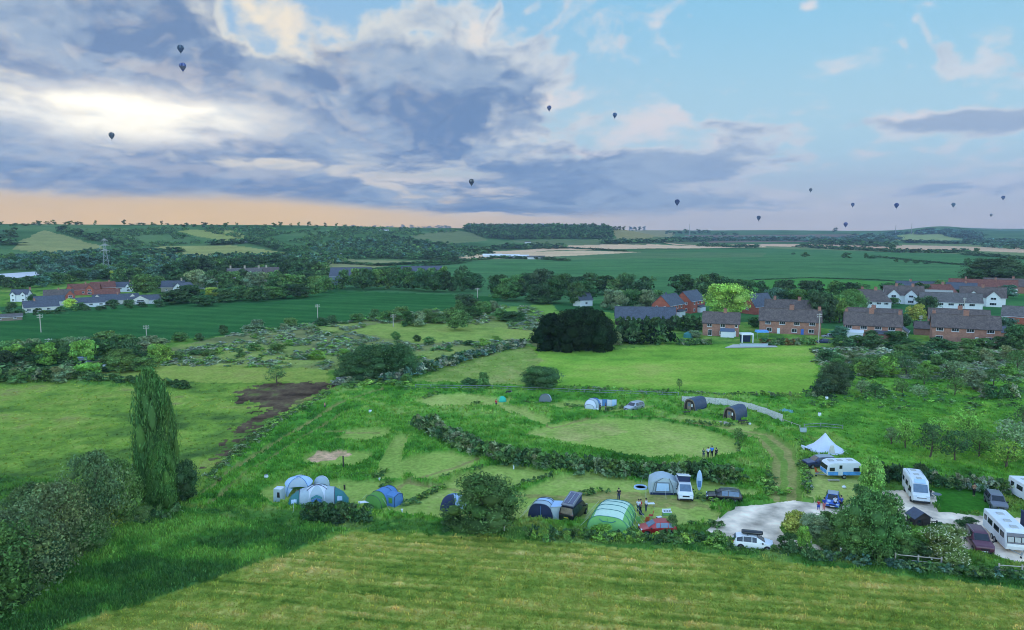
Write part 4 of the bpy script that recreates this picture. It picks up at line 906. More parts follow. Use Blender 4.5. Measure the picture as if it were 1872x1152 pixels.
# ---------------------------------------------------------------- kit for built things
M = dict(
 white=pmat('white_paint', (.72, .74, .76), .35, var=.04), cream=pmat('cream_render', (.62, .60, .54), .8, var=.10), wrend=pmat('white_render', (.70, .71, .72), .8, var=.08),
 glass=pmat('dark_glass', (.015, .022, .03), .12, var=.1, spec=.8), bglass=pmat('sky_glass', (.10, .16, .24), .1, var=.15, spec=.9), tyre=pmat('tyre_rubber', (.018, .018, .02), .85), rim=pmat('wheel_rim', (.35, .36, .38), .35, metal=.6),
 black=pmat('black_car_paint', (.012, .013, .018), .22, var=.05, spec=.7), red=pmat('red_car_paint', (.40, .018, .022), .28, var=.05, spec=.6), silver=pmat('silver_car_paint', (.34, .37, .42), .3, metal=.4, var=.05), maroon=pmat('maroon_car_paint', (.10, .022, .045), .28, var=.05, spec=.6),
 navy=pmat('navy_car_paint', (.03, .045, .11), .25, var=.05, spec=.7), grey=pmat('grey_car_paint', (.16, .17, .20), .28, metal=.3, var=.05), blue=pmat('blue_car_paint', (.05, .14, .50), .28, var=.05),
 trim=pmat('black_trim', (.02, .02, .022), .7), plate=pmat('number_plate', (.75, .75, .72), .5, var=.02), yplate=pmat('yellow_number_plate', (.70, .52, .06), .5, var=.02), lampw=pmat('headlamp_lens', (.65, .70, .75), .15, var=.02), lampr=pmat('tail_lamp_lens', (.45, .02, .02), .2, var=.02),
 steel=pmat('galvanised_steel', (.30, .32, .33), .45, metal=.5), wood=pmat('weathered_wood', (.20, .16, .12), .85, var=.3, bump=.3), dwood=pmat('dark_stained_wood', (.035, .026, .024), .75, var=.25), pwood=pmat('pale_timber', (.42, .38, .32), .85, var=.2),
 reed=pmat('faded_reed', (.62, .60, .56), .95, var=.3, scale=6, bump=.6),
 tgrn=pmat('lime_tent_cloth', (.17, .42, .12), .8, var=.08), tpale=pmat('pale_mint_tent_cloth', (.52, .68, .55), .8, var=.06), tgrey=pmat('grey_tent_cloth', (.16, .19, .21), .8, var=.08), tlg=pmat('light_grey_tent_cloth', (.38, .46, .50), .8, var=.06), tblue=pmat('blue_tent_cloth', (.09, .22, .46), .8, var=.08),
 tsky=pmat('pale_blue_tent_cloth', (.42, .58, .78), .8, var=.06), tteal=pmat('teal_tent_cloth', (.04, .19, .19), .8, var=.08), tnavy=pmat('navy_tent_cloth', (.018, .03, .08), .8, var=.08), tgreen=pmat('green_tent_cloth', (.10, .27, .045), .8, var=.08), canvas=pmat('white_canvas', (.62, .66, .74), .9, var=.05), cgrey=pmat('shaded_canvas', (.46, .46, .44), .9, var=.05),
 taqua=pmat('aqua_tent_cloth', (.04, .45, .32), .8, var=.08), pole=pmat('tent_pole', (.05, .06, .09), .6),
 brick=pmat('red_brick', (.33, .165, .12), .9, kind='brick', var=.2, scale=.8), brick2=pmat('orange_red_brick', (.36, .10, .065), .9, kind='brick', var=.15, scale=.8), tile=pmat('brown_roof_tile', (.13, .10, .09), .9, kind='tile', var=.28, scale=.9), slate=pmat('blue_slate', (.08, .09, .115), .6, kind='tile', var=.22, scale=.9),
 tiler=pmat('red_clay_tile', (.20, .075, .055), .9, kind='tile', var=.28, scale=.9), tileg=pmat('grey_roof_tile', (.13, .115, .11), .9, kind='tile', var=.25, scale=.9), stone=pmat('buff_stone', (.36, .32, .25), .9, var=.2, scale=1.5), frame=pmat('white_window_frame', (.75, .76, .78), .5, var=.02), podroof=pmat('blue_black_shingle', (.035, .055, .10), .5, var=.2, scale=3),
 concrete=pmat('concrete', (.36, .35, .33), .9, var=.15), plasb=pmat('blue_plastic', (.10, .35, .75), .4), plasw=pmat('white_plastic', (.75, .78, .80), .4, var=.03), orange=pmat('orange_cloth', (.55, .12, .03), .8), redc=pmat('red_cloth', (.50, .03, .04), .8),
 skin=pmat('skin', (.42, .25, .18), .6, var=.05), hair=pmat('brown_hair', (.04, .025, .018), .8), denim=pmat('dark_denim', (.03, .045, .09), .85), bshirt=pmat('bright_blue_shirt', (.06, .25, .75), .8), wshirt=pmat('white_shirt', (.62, .66, .74), .8), gshirt=pmat('dark_green_shirt', (.03, .09, .07), .8), kshirt=pmat('black_shirt', (.015, .015, .02), .8), nshirt=pmat('royal_blue_top', (.03, .06, .32), .8), pshirt=pmat('pink_shirt', (.60, .20, .18), .8), tan=pmat('tan_jacket', (.30, .16, .08), .85),
)
class MB:
    def __init__(s): s.V = []; s.F = []
    def _t(s, v, rot, loc):
        v = Vector(v)
        if rot is not None: v = rot @ v
        return tuple(v+Vector(loc))
    def box(s, c, d, rot=None, taper=1.0):
        n = len(s.V); x, y, z = d[0]/2, d[1]/2, d[2]/2
        m = Matrix.Rotation(rot[1], 3, rot[0]) if rot else None
        for sx, sy, sz in ((-1,-1,-1),(1,-1,-1),(1,1,-1),(-1,1,-1),(-1,-1,1),(1,-1,1),(1,1,1),(-1,1,1)):
            k = taper if sz > 0 else 1
            s.V.append(s._t((sx*x*k, sy*y*k, sz*z), m, c))
        s.F += [tuple(n+i for i in f) for f in ((0,3,2,1),(4,5,6,7),(0,1,5,4),(1,2,6,5),(2,3,7,6),(3,0,4,7))]; return s
    def poly(s, pts): n = len(s.V); s.V += [tuple(p) for p in pts]; s.F.append(tuple(range(n, n+len(pts)))); return s
    def prism(s, pts, a, b, ax='y'):
        """outline in the other two axes, pushed from a to b along ax"""
        n = len(s.V); k = len(pts)
        for t in (a, b):
            for p in pts: s.V.append({'y': (p[0], t, p[1]), 'x': (t, p[0], p[1]), 'z': (p[0], p[1], t)}[ax])
        s.F.append(tuple(range(n, n+k))); s.F.append(tuple(range(n+2*k-1, n+k-1, -1)))
        for i in range(k): j = (i+1) % k; s.F.append((n+i, n+k+i, n+k+j, n+j))
        return s
    def tube(s, a, b, r, k=6, r2=None):
        a, b = Vector(a), Vector(b); d = (b-a); q = d.to_track_quat('Z', 'Y'); n = len(s.V); r2 = r if r2 is None else r2
        for p, ra in ((a, r), (b, r2)):
            for j in range(k): s.V.append(tuple(p+q @ Vector((ra*math.cos(6.2832*j/k), ra*math.sin(6.2832*j/k), 0))))
        for j in range(k): s.F.append((n+j, n+(j+1) % k, n+k+(j+1) % k, n+k+j))
        s.F.append(tuple(range(n+k-1, n-1, -1))); s.F.append(tuple(range(n+k, n+2*k))); return s
    def path(s, pts, r, k=5):
        for a, b in zip(pts[:-1], pts[1:]): s.tube(a, b, r, k)
        return s
    def loft(s, rings, closed=False, caps=True):
        n = len(s.V); k = len(rings[0])
        for r in rings: s.V += [tuple(p) for p in r]
        m = k if closed else k-1
        for i in range(len(rings)-1):
            for j in range(m): s.F.append((n+i*k+j, n+i*k+(j+1) % k, n+(i+1)*k+(j+1) % k, n+(i+1)*k+j))
        if caps: s.F.append(tuple(range(n+k-1, n-1, -1))); e = n+(len(rings)-1)*k; s.F.append(tuple(range(e, e+k)))
        return s
    def lathe(s, prof, k=16, c=(0, 0, 0)):
        return s.loft([[(c[0]+r*math.cos(6.2832*j/k), c[1]+r*math.sin(6.2832*j/k), c[2]+z) for j in range(k)] for r, z in prof], True)
    def ball(s, c, r, sc=(1, 1, 1), k=8):
        return s.lathe([(max(.001, r*math.sin(math.pi*i/k))*sc[0], -r*math.cos(math.pi*i/k)*sc[2]) for i in range(k+1)], k, c)
    def mesh(s, name, mat, smooth=False):
        me = bpy.data.meshes.new(name); me.from_pydata(s.V, [], s.F); me.materials.append(mat if not isinstance(mat, str) else M[mat])
        if smooth: me.polygons.foreach_set('use_smooth', [True]*len(me.polygons))
        return me
    def build(s, name, mat, parent=None, smooth=False, loc=None, rz=None):
        return link(name, s.mesh(name, mat, smooth), parent, loc, rz)
def box(name, mat, parent, c, d, rot=None, label=None, taper=1.0):
    o = MB().box((0, 0, 0), d, rot, taper).build(name, mat, parent, loc=c)
    if label: o['label'] = label
    return o
def here(px, py, dz=0.0): p = W(px, py); p.z += dz; return p
# ---------------------------------------------------------------- cars
PROF = {  # x/L, half width, underside, belt, top, top half width ; cabin from index a to b, windscreen index pair, rear screen pair
 'hatch': ([(-.5,.86,.24,.52,.56,.78),(-.475,.97,.17,.60,.66,.80),(-.42,1,.15,.62,.86,.73),(-.26,1,.14,.62,.985,.70),(-.04,1,.14,.62,1,.71),(.08,1,.14,.61,.96,.69),(.29,1,.14,.60,.63,.80),(.42,.96,.16,.53,.55,.78),(.49,.86,.2,.44,.46,.72),(.5,.80,.26,.38,.40,.66)], 2, 5, (5, 6), (1, 2)),
 'estate': ([(-.5,.88,.24,.50,.54,.80),(-.485,.97,.17,.58,.64,.80),(-.42,1,.15,.60,.955,.72),(-.10,1,.14,.60,1,.73),(.08,1,.14,.60,.965,.70),(.25,1,.14,.59,.62,.80),(.42,.96,.16,.53,.55,.78),(.49,.86,.2,.44,.46,.72),(.5,.80,.26,.38,.40,.66)], 2, 4, (4, 5), (1, 2)),
 'suv': ([(-.5,.90,.26,.52,.56,.82),(-.485,.98,.2,.60,.66,.82),(-.44,1,.18,.62,.96,.76),(-.10,1,.18,.62,1,.77),(.10,1,.18,.62,.97,.75),(.25,1,.18,.62,.65,.82),(.43,.98,.2,.58,.61,.82),(.49,.92,.24,.52,.54,.80),(.5,.88,.28,.46,.48,.78)], 2, 4, (4, 5), (1, 2)),
 'van': ([(-.5,.92,.18,.50,.54,.84),(-.49,.98,.14,.56,.62,.84),(-.455,1,.13,.58,.97,.80),(-.10,1,.12,.58,1,.81),(.20,1,.12,.57,.97,.79),(.36,1,.12,.54,.58,.84),(.46,.97,.14,.48,.51,.82),(.495,.90,.18,.40,.42,.78),(.5,.86,.22,.34,.36,.74)], 2, 4, (4, 5), (1, 2)),
}
def inset_quad(q, k, off):
    q = [Vector(p) for p in q]; c = sum(q, Vector())/4; n = (q[2]-q[0]).cross(q[3]-q[1]).normalized()
    return [p.lerp(c, k)+n*off for p in q]
def car(px, py, hd, typ, paint, label, L=4.2, Wd=1.78, Ht=1.5, roof=None, name='parked_car', rack=False, screen='glass', glassm='glass', bonnet=None):
    r = empty(name, here(px, py), R(hd), label, 'car')
    st, a, b, ws, rs = PROF[typ]; hw = Wd/2; rings = []
    def ring(s):
        x, w, z0, zb, zt, wt = s; x *= L; w *= hw; wt *= hw; z0 *= Ht; zb *= Ht; zt *= Ht
        h = [(x, w*.93, z0), (x, w, z0+.12*Ht), (x, w, zb), (x, wt, zt), (x, wt*.5, zt+.012*Ht)]
        return h+[(x, 0, zt+.016*Ht)]+[(p[0], -p[1], p[2]) for p in reversed(h)]
    rings = [ring(s) for s in st]
    body = MB().loft(rings).build('body', paint, r, True)
    try:
        bm = body.modifiers.new('edge', 'EDGE_SPLIT'); bm.split_angle = R(38)
    except Exception: pass
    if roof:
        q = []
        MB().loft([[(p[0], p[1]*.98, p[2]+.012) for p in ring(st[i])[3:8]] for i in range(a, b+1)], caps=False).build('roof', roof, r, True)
    for sd in (1, -1):
        for i in range(a, b):
            s0, s1 = ring(st[i]), ring(st[i+1]); j0, j1 = (2, 3) if sd > 0 else (8, 7)
            q = [s0[j0], s1[j0], s1[j1], s0[j1]]
            if sd < 0: q = [q[1], q[0], q[3], q[2]]
            qq = inset_quad(q, .10, 0); n = Vector((0, sd, .25)).normalized()
            MB().poly([p+n*.018 for p in qq]).poly([p+n*.004 for p in reversed(qq)]).build('side_window', glassm, r)
    for nm, (i, j), dx in (('windscreen', ws, .6), ('rear_window', rs, -.6)):
        s0, s1 = ring(st[i]), ring(st[j]); q = [s0[3], s0[7], s1[7], s1[3]]; qq = inset_quad(q, .09, 0); n = Vector((dx, 0, .8)).normalized()
        MB().poly([p+n*.03 for p in qq]).poly([p+n*.006 for p in reversed(qq)]).build(nm, screen if nm == 'windscreen' else glassm, r)
    if bonnet:
        s0, s1 = ring(st[ws[1]]), ring(st[ws[1]+1]); q = inset_quad([s0[3], s0[7], s1[7], s1[3]], .12, 0)
        MB().poly([p+Vector((0, 0, .02)) for p in q]).build('bonnet', bonnet, r)
    wr = .33 if typ in ('suv', 'van') else .31
    for x in (-.31*L, .33*L):
        for sd in (1, -1):
            w = empty('wheel', (x, sd*(hw-.06), wr), 0); w.parent = r
            for k in ('label', 'category'):
                if k in w: del w[k]
            MB().tube((0, -.11, 0), (0, .11, 0), wr, 14).build('tyre', 'tyre', w); MB().tube((0, -.12, 0), (0, .12, 0), wr*.62, 10).build('rim', 'rim', w)
            MB().tube((0, -.08, 0), (0, .075, 0), wr*1.22, 14).build('wheel_arch', 'trim', w)
    for sd in (1, -1):
        box('headlight', 'lampw', r, (L*.478, sd*hw*.68, Ht*.45), (.14, .34, .16)); box('tail_light', 'lampr', r, (-L*.482, sd*hw*.80, Ht*.55), (.10, .18, .26))
        box('wing_mirror', 'trim', r, (L*.22, sd*(hw+.10), Ht*.64), (.14, .2, .14))
    box('front_number_plate', 'plate', r, (L*.502, 0, Ht*.28), (.03, .52, .11)); box('rear_number_plate', 'yplate', r, (-L*.502, 0, Ht*.40), (.03, .52, .11))
    box('grille', 'trim', r, (L*.497, 0, Ht*.40), (.05, hw*.9, Ht*.09)); box('front_bumper', 'trim', r, (L*.495, 0, Ht*.20), (.08, Wd*.86, Ht*.09)); box('rear_bumper', 'trim', r, (-L*.492, 0, Ht*.22), (.08, Wd*.9, Ht*.1))
    if rack:
        for sd in (1, -1): MB().tube((-.38*L, sd*hw*.66, Ht*1.03), (.10*L, sd*hw*.66, Ht*1.03), .025).build('roof_rail', 'steel', r)
    return r
# ---------------------------------------------------------------- tents
def arch(x, hw, h, n=12, p=.75, q=.9, cy=0):
    out = []
    for i in range(n+1):
        a = math.pi*i/n; c, s = math.cos(a), math.sin(a)
        out.append((x, cy+hw*math.copysign(abs(c)**p, c), h*abs(s)**q))
    return out
def tunnel(root, secs, mats, poles=True, p=.75, q=.9, ends=('tgrn', 'tgrn'), endname='end_panel', pm='pole'):
    for i in range(len(secs)-1):
        if mats[i] is None: continue
        a0 = arch(*secs[i], p=p, q=q); a1 = arch(*secs[i+1], p=p, q=q)
        MB().loft([a0, a1], caps=False).build('fly_panel', mats[i], root, True)
    if poles:
        for s in secs[(0 if secs[0][2] > .5 else 1):(len(secs) if secs[-1][2] > .5 else -1)]:
            a = [(x, y*1.012, z*1.012+.01) for x, y, z in arch(*s, p=p, q=q)]; MB().path(a, .035, 4).build('pole', pm, root)
    for k, e in ((0, ends[0]), (-1, ends[1])):
        if e and secs[k][2] > .3: MB().poly(arch(*secs[k], p=p, q=q)).build(endname, e, root)
def dome(root, cx, cy, hw, hd, h, mats, name='fly_panel', k=12, m=6, exps=.8):
    """dome of gores; mats cycle round"""
    gores = {}
    def pt(i, j):
        a = 6.2832*i/k; t = j/m*math.pi/2; r = math.cos(t)**exps
        return (cx+hw*r*math.cos(a), cy+hd*r*math.sin(a), h*math.sin(t)**.9)
    n = len(mats); per = k//n
    for g in range(n):
        MB().loft([[pt(i, j) for j in range(m+1)] for i in range(g*per, (g+1)*per+1)], caps=False).build(name, mats[g], root, True)
def guys(root, pts, r=.02, mat='plasw'):
    for a, b in pts: MB().tube(a, b, r, 3).build('guy_rope', mat, root)
def peg_out(root, hw, L, h, n=4):
    for i in range(n):
        x = -L/2+L*i/(n-1)
        for s in (-1, 1): MB().tube((x, s*hw*.9, h*.75), (x*1.05, s*(hw+1.1), .03), .014, 3).build('guy_rope', 'plasw', root)
# ---------------------------------------------------------------- houses
def window(root, x, y, z, w, h, nx=2, side=-1, axis='y', mat='frame', pane='glass', nz=1):
    """a window set in the wall that faces side*axis"""
    d = .10; f = MB(); t = .09
    def B(cx, cz, sx, sz, dd=0.0):
        if axis == 'y': f.box((cx, -side*0, cz), (sx, d+dd, sz))
        else: f.box((0, cx, cz), (d+dd, sx, sz))
    for s in (-1, 1): B(s*(w/2-t/2), 0, t, h); B(0, s*(h/2-t/2), w-2*t, t)
    for i in range(1, nx): B(-w/2+w*i/nx, 0, .05, h-2*t, -.01)
    for i in range(1, nz): B(0, -h/2+h*i/nz, w-2*t, .05, -.02)
    B(0, -h/2-.06, w+.12, .06, .10)
    o = f.build('window', mat, root, loc=(x, y, z))
    p = MB().box((0, 0, 0), (w-2*t-.006, d*.4, h-2*t-.006) if axis == 'y' else (d*.4, w-2*t-.006, h-2*t-.006)).build('pane', pane, o); return o
def house(px, py, w, d, he, hr, yaw, wall, roof, label, wins=(), chim=(), hip=0, gables=(), name='house', ext=(), pos=None, doors=(), bargeboard=None, xoff=0, cat='house', group=None, roofname='roof', porch=(), side=()):
    """w along the ridge, d deep, eaves he, ridge hr; the given pixel is the foot of the middle of the front wall"""
    p = pos or here(px, py); yaw = yaw-.85*math.degrees(math.atan2(p.x, p.y)); c = p+Vector((-math.sin(R(yaw))*d/2, math.cos(R(yaw))*d/2, 0))
    r = empty(name, c, R(yaw), label, cat, group, s=.80 if px < 330 and py > 520 else 1); hx, hy = w/2, d/2
    MB().box((0, 0, he/2-.4), (w, d, he+.8)).build('wall', wall, r)
    if not hip:
        for s in (-1, 1): MB().prism([(-hy, he), (hy, he), (0, hr-.1)], s*hx-.12*(s > 0), s*hx+.12*(s < 0), 'x').build('gable', wall, r)
    o = .35; t = .16; sl = (hr-he)/hy; ov = o; rm = MB(); hx2 = hx+o
    for s in (-1, 1):
        e = (s*(hy+ov), he-sl*ov); top = (0, hr)
        a = [(-hx2, e[0], e[1]), (hx2, e[0], e[1]), (hx2-hip*hy, top[0], top[1]), (-hx2+hip*hy, top[0], top[1])]
        lo = [(q[0], q[1], q[2]-t) for q in a]
        n = len(rm.V); rm.V += a+lo
        f = [(0, 1, 2, 3), (7, 6, 5, 4), (0, 4, 5, 1), (1, 5, 6, 2), (3, 7, 4, 0)]
        rm.F += [tuple(n+i for i in (q if s < 0 else q[::-1])) for q in f]
    if hip:
        for s in (-1, 1):
            x = s*hx2; xr = s*(hx2-hip*hy); ez = he-sl*ov
            a = [(x, -(hy+ov), ez), (x, hy+ov, ez), (xr, 0, hr)]; rm.poly(a if s > 0 else a[::-1]); rm.poly([(q[0]*.995, q[1], q[2]-t) for q in (a[::-1] if s > 0 else a)])
    ro = rm.build(roofname, roof, r)
    if not hip: MB().tube((-hx2, 0, hr+.03), (hx2, 0, hr+.03), .11, 6).build('ridge', roof, ro)
    else: MB().tube((-hx2+hip*hy, 0, hr+.03), (hx2-hip*hy, 0, hr+.03), .11, 6).build('ridge', roof, ro)
    MB().tube((-hx2, -(hy+ov+.06), he-sl*ov-.06), (hx2, -(hy+ov+.06), he-sl*ov-.06), .06, 5).build('gutter', 'trim' if wall == 'brick' else 'white', r)
    for cx_, cy_, cw, ch in chim:
        zb = hr-sl*abs(cy_)-.5
        cm = MB().box((cx_, cy_, (zb+hr+ch)/2), (cw, .75, hr+ch-zb)).box((cx_, cy_, hr+ch+.05), (cw+.14, .9, .12)).build('chimney', 'brick' if wall != 'stone' else 'stone', ro)
        for k in range(max(1, int(cw/.45))): MB().tube((cx_-cw/2+.25+.42*k, cy_, hr+ch+.1), (cx_-cw/2+.25+.42*k, cy_, hr+ch+.45), .12, 8, .09).build('chimney_pot', 'tiler', ro)
    for x, z, ww, hh, nx in wins: window(r, x, -hy-.03, z, ww, hh, nx)
    for y, z, ww, hh, sgn in side: window(r, sgn*(hx+.03), y, z, ww, hh, 2, axis='x')
    for x, ww, col in doors:
        dd = MB().box((x, -hy-.03, 1.05), (ww, .1, 2.1)).build('door', col, r); MB().box((x+ww*.35, -hy-.1, 1.0), (.05, .06, .14)).build('handle', 'steel', dd)
    for gx_, gw, gh, gm in gables:      # forward gabled bays
        b = MB().prism([(gx_-gw/2, -.3), (gx_+gw/2, -.3), (gx_+gw/2, he), (gx_, he+gh), (gx_-gw/2, he)], -hy-.9, -hy+.2, 'y').build('gabled_bay', gm, r)
        rf = MB()
        for s in (-1, 1): rf.prism([(gx_, he+gh+.14), (gx_+s*(gw/2+.3), he-.3*gh/(gw/2)+.14), (gx_+s*(gw/2+.3), he-.3*gh/(gw/2)), (gx_, he+gh)], -hy-1.2, -hy+hy*.75, 'y')
        rf.build('bay_roof', roof, r)
        if bargeboard:
            bb = MB()
            for s in (-1, 1): bb.prism([(gx_, he+gh-.02), (gx_+s*(gw/2+.3), he-.3*gh/(gw/2)-.02), (gx_+s*(gw/2+.3), he-.3*gh/(gw/2)-.32), (gx_, he+gh-.34)], -hy-1.24, -hy-1.202, 'y')
            bb.build('bargeboard', bargeboard, r)
        window(r, gx_, -hy-.93, he-.6, gw*.42, 1.1, 2)
        window(r, gx_, -hy-.93, 1.3, gw*.5, 1.2, 3)
    for (ex, ey, ew, ed, eh, em, erm) in ext:      # lean-to / porch
        e = MB().box((ex, -hy-ey-ed/2, eh/2), (ew, ed, eh)).build('extension', em, r)
        MB().prism([(-hy-ey-ed-.2, eh), (-hy-ey-ed-.2, eh+.12), (-hy+.02-ey, eh+.9), (-hy+.02-ey, eh+.02)], ex-ew/2-.2, ex+ew/2+.2, 'x').build('extension_roof', erm, e)
    return r
# ---------------------------------------------------------------- people
def person(px, py, face, top, leg, label, pose='stand', hgt_=1.72, shorts=False, hold=None, hairm='hair', name='person', dress=None):
    r = empty(name, here(px, py), R(face), label, 'person'); s = hgt_/1.72
    V = []; E = []; Rr = []
    def ch(parent, pts):
        i = parent
        for p, ra in pts: V.append(tuple(c*s for c in p)); Rr.append((ra*s, ra*s)); E.append((i, len(V)-1)) if i is not None else None; i = len(V)-1
        return i
    st = .10 if pose != 'walk' else .08; dx = .0 if pose != 'walk' else .22
    pel = ch(None, [((0, 0, .93), .125)])
    ch_ = ch(pel, [((0, 0, 1.12), .12), ((.01, 0, 1.32), .14)])
    neck = ch(ch_, [((.01, 0, 1.46), .06), ((.02, 0, 1.54), .055), ((.03, 0, 1.62), .088), ((.02, 0, 1.69), .065)])
    legs = []; arms = []
    for sd in (1, -1):
        k = dx*sd
        a = ch(pel, [((0, sd*.09, .88), .10), ((k*.5+.02, sd*st, .50), .065), ((k-.01, sd*st, .12), .045), ((k+.02, sd*st, .045), .045), ((k+.15, sd*(st+.02), .035), .035)])
        if pose == 'phone' or (pose == 'one' and sd > 0): pts = [((.0, sd*.19, 1.38), .055), ((.05, sd*.23, 1.13), .042), ((.25, sd*.12, 1.22), .03), ((.30, sd*.11, 1.24), .034)]; hd_ = Vector((.30, sd*.11, 1.24)); dr_ = Vector((1, 0, .3))
        else: pts = [((.0, sd*.19, 1.38), .055), ((-.01, sd*.25, 1.12), .042), ((.06, sd*.26, .88), .03), ((.07, sd*.26, .82), .034)]; hd_ = Vector((.07, sd*.26, .82)); dr_ = Vector((.2, 0, -1))
        b = ch(ch_, pts)
        for q in range(4): # fingers, unequal, slightly curled
            o = hd_+Vector((.022*(q-1.5), -sd*.008, 0)); L = (.07, .08, .075, .06)[q]; ch(b, [(tuple(o+dr_*L*.6), .010), (tuple(o+dr_*L+Vector((0, -sd*.012, 0))), .008)])
        ch(b, [(tuple(hd_+Vector((.045, -sd*.02, .0))+dr_*.02), .011), (tuple(hd_+Vector((.055, -sd*.03, 0))+dr_*.05), .009)])
    def skin(name, Vs, Es, Rs, mat, root=0, sub=1):
        me = bpy.data.meshes.new(name); me.from_pydata(Vs, Es, []); me.update(); o = link(name, me, r)
        o.modifiers.new('skin', 'SKIN')
        for i, v in enumerate(me.skin_vertices[0].data): v.radius = Rs[i]; v.use_root = (i == root)
        ss = o.modifiers.new('sub', 'SUBSURF'); ss.levels = sub; ss.render_levels = sub
        dg = bpy.context.evaluated_depsgraph_get(); m2 = bpy.data.meshes.new_from_object(o.evaluated_get(dg)); o.modifiers.clear(); o.data = m2
        m2.materials.clear(); m2.materials.append(M[mat]); m2.polygons.foreach_set('use_smooth', [True]*len(m2.polygons)); return o
    skin('body', V, E, Rr, 'skin')
    def sub(idx_pts, rad, nm, mat):
        Vs = []; Es = []; Rs = []
        for chn in idx_pts:
            prev = None
            for p, ra in chn:
                key = tuple(round(c*s, 4) for c in p)
                hit = [i for i, v in enumerate(Vs) if tuple(round(c, 4) for c in v) == key]
                if hit: i = hit[0]
                else: Vs.append(tuple(c*s for c in p)); Rs.append((ra*s*rad, ra*s*rad)); i = len(Vs)-1
                if prev is not None and prev != i: Es.append((prev, i))
                prev = i
        skin(nm, Vs, Es, Rs, mat)
    C0 = ((0, 0, 1.0), .13); C1 = ((0, 0, 1.12), .125); C2 = ((.01, 0, 1.32), .145)
    al = []
    for sd in (1, -1):
        if pose == 'phone' or (pose == 'one' and sd > 0): al.append([C2, ((.0, sd*.19, 1.38), .06), ((.05, sd*.23, 1.13), .05)])
        else: al.append([C2, ((.0, sd*.19, 1.38), .06), ((-.01, sd*.25, 1.12), .05)])
    sub([[((0, 0, .90), .15), C0, C1, C2, ((.01, 0, 1.44), .075)]]+al, 1.14, 'top', top)
    ll = []
    for sd in (1, -1):
        k = dx*sd; c = [((0, 0, .95), .125), ((0, sd*.09, .88), .10), ((k*.5+.02, sd*st, .50), .068)]
        if not shorts: c += [((k-.01, sd*st, .12), .052)]
        ll.append(c)
    sub(ll, 1.16, 'trousers', leg)
    h = MB(); h.ball((.0*s, 0, 1.645*s), .108*s, (1, 1, 1.05), 8); h.build('hair', hairm, r, True)
    f = MB(); f.ball((.115*s, 0, 1.60*s), .016*s, (1, 1, 1.4), 5); f.build('nose', 'skin', r)
    e = MB()
    for sd in (1, -1): e.ball((.104*s, sd*.034*s, 1.635*s), .012*s, (1, 1, 1), 5)
    e.build('eyes', 'kshirt', r)
    if dress: MB().lathe([(.16*s, .95*s), (.24*s, .55*s), (.23*s, .54*s)], 12).build('skirt', dress, r, True)
    return r
# ---------------------------------------------------------------- the camp
car(1049, 945, 62, 'van', 'black', 'black campervan with raised roof bearing a solar panel', 4.9, 1.95, 2.0, name='campervan')
def pop_roof(v, x0, x1, w, z, lift, cloth, panel, up):
    """lifting roof hinged at one end; up = the end that stands open"""
    zs = (z+.12, z+lift)
    MB().prism([(x0, z), (x1, z), (x1, zs[1]), (x0, zs[0])], -w/2+.06, w/2-.06, 'y').build('roof_tent', cloth, v)
    t = MB(); t.prism([(x0-.1, zs[0]+.02), (x1+.1, zs[1]+.02), (x1+.1, zs[1]+.12), (x0-.1, zs[0]+.12)], -w/2, w/2, 'y'); o = t.build('lifting_roof', 'grey' if panel else 'white', v)
    if panel:
        a = Vector((x0+.25, 0, zs[0]+.15-(zs[0]-zs[1])*.12)); b = Vector((x1-.25, 0, zs[1]+.15+(zs[0]-zs[1])*.12))
        MB().poly([(a.x, -w*.38, a.z), (b.x, -w*.38, b.z), (b.x, w*.38, b.z), (a.x, w*.38, a.z)]).poly([(a.x, -w*.38, a.z-.02), (a.x, w*.38, a.z-.02), (b.x, w*.38, b.z-.02), (b.x, -w*.38, b.z-.02)]).build('solar_panel', panel, o)
        for y_ in (-w*.38, 0, w*.38): MB().tube((a.x, y_, a.z+.02), (b.x, y_, b.z+.02), .025, 4).build('panel_frame', 'tlg', o)
vb = [o for o in COL.objects if o.get('label', '').startswith('black campervan')][0]
pop_roof(vb, -2.0, .7, 1.6, 1.98, .85, 'tnavy', 'navy', 'front')
vw = car(1250, 906, -97, 'van', 'white', 'white campervan with raised dark roof tent beside the grey awning', 4.9, 1.95, 2.0, name='campervan', screen='bglass')
pop_roof(vw, -2.2, .3, 1.6, 1.98, .8, 'tnavy', None, 'front')
car(1323, 915, 168, 'estate', 'black', 'black estate car parked on the grass at the gravel edge', 4.5, 1.8, 1.55, glassm='bglass', rack=True)
car(1201, 974, 184, 'hatch', 'red', 'red hatchback parked beside the striped tunnel tent', 4.2, 1.78, 1.5, roof='red', glassm='bglass', screen='bglass')
wh = car(1376, 1001, -14, 'hatch', 'white', 'silver white hatchback carrying a black roof box at the field edge', 4.3, 1.78, 1.5)
rb = MB().loft([[(x, y*w, 1.62+z) for y, z in ((-.38, .08), (-.30, .0), (.30, .0), (.38, .08), (.36, .24), (.2, .34), (-.2, .34), (-.36, .24))] for x, w in ((-1.25, .55), (-1.1, .95), (0, 1), (.8, .85), (1.0, .4))], True).build('roof_box', 'black', wh, True)
MB().tube((-.6, -.6, 1.56), (-.6, .6, 1.56), .03).tube((.4, -.6, 1.56), (.4, .6, 1.56), .03).build('roof_bar', 'trim', wh)
car(1159, 750, -136, 'suv', 'silver', 'silver car parked at the back of the camp beside the small tents', 4.6, 1.85, 1.65, screen='glass')
car(1497, 853, 186, 'suv', 'navy', 'dark navy car half hidden behind the blue and white caravan', 4.5, 1.85, 1.65, roof='silver')  # silver roof layer is a painted sky reflection over the navy body
sm = car(1522, 922, -116, 'hatch', 'blue', 'small blue car with a white bonnet flash and people at its front', 3.9, 1.72, 1.5, roof='silver', bonnet='tsky')
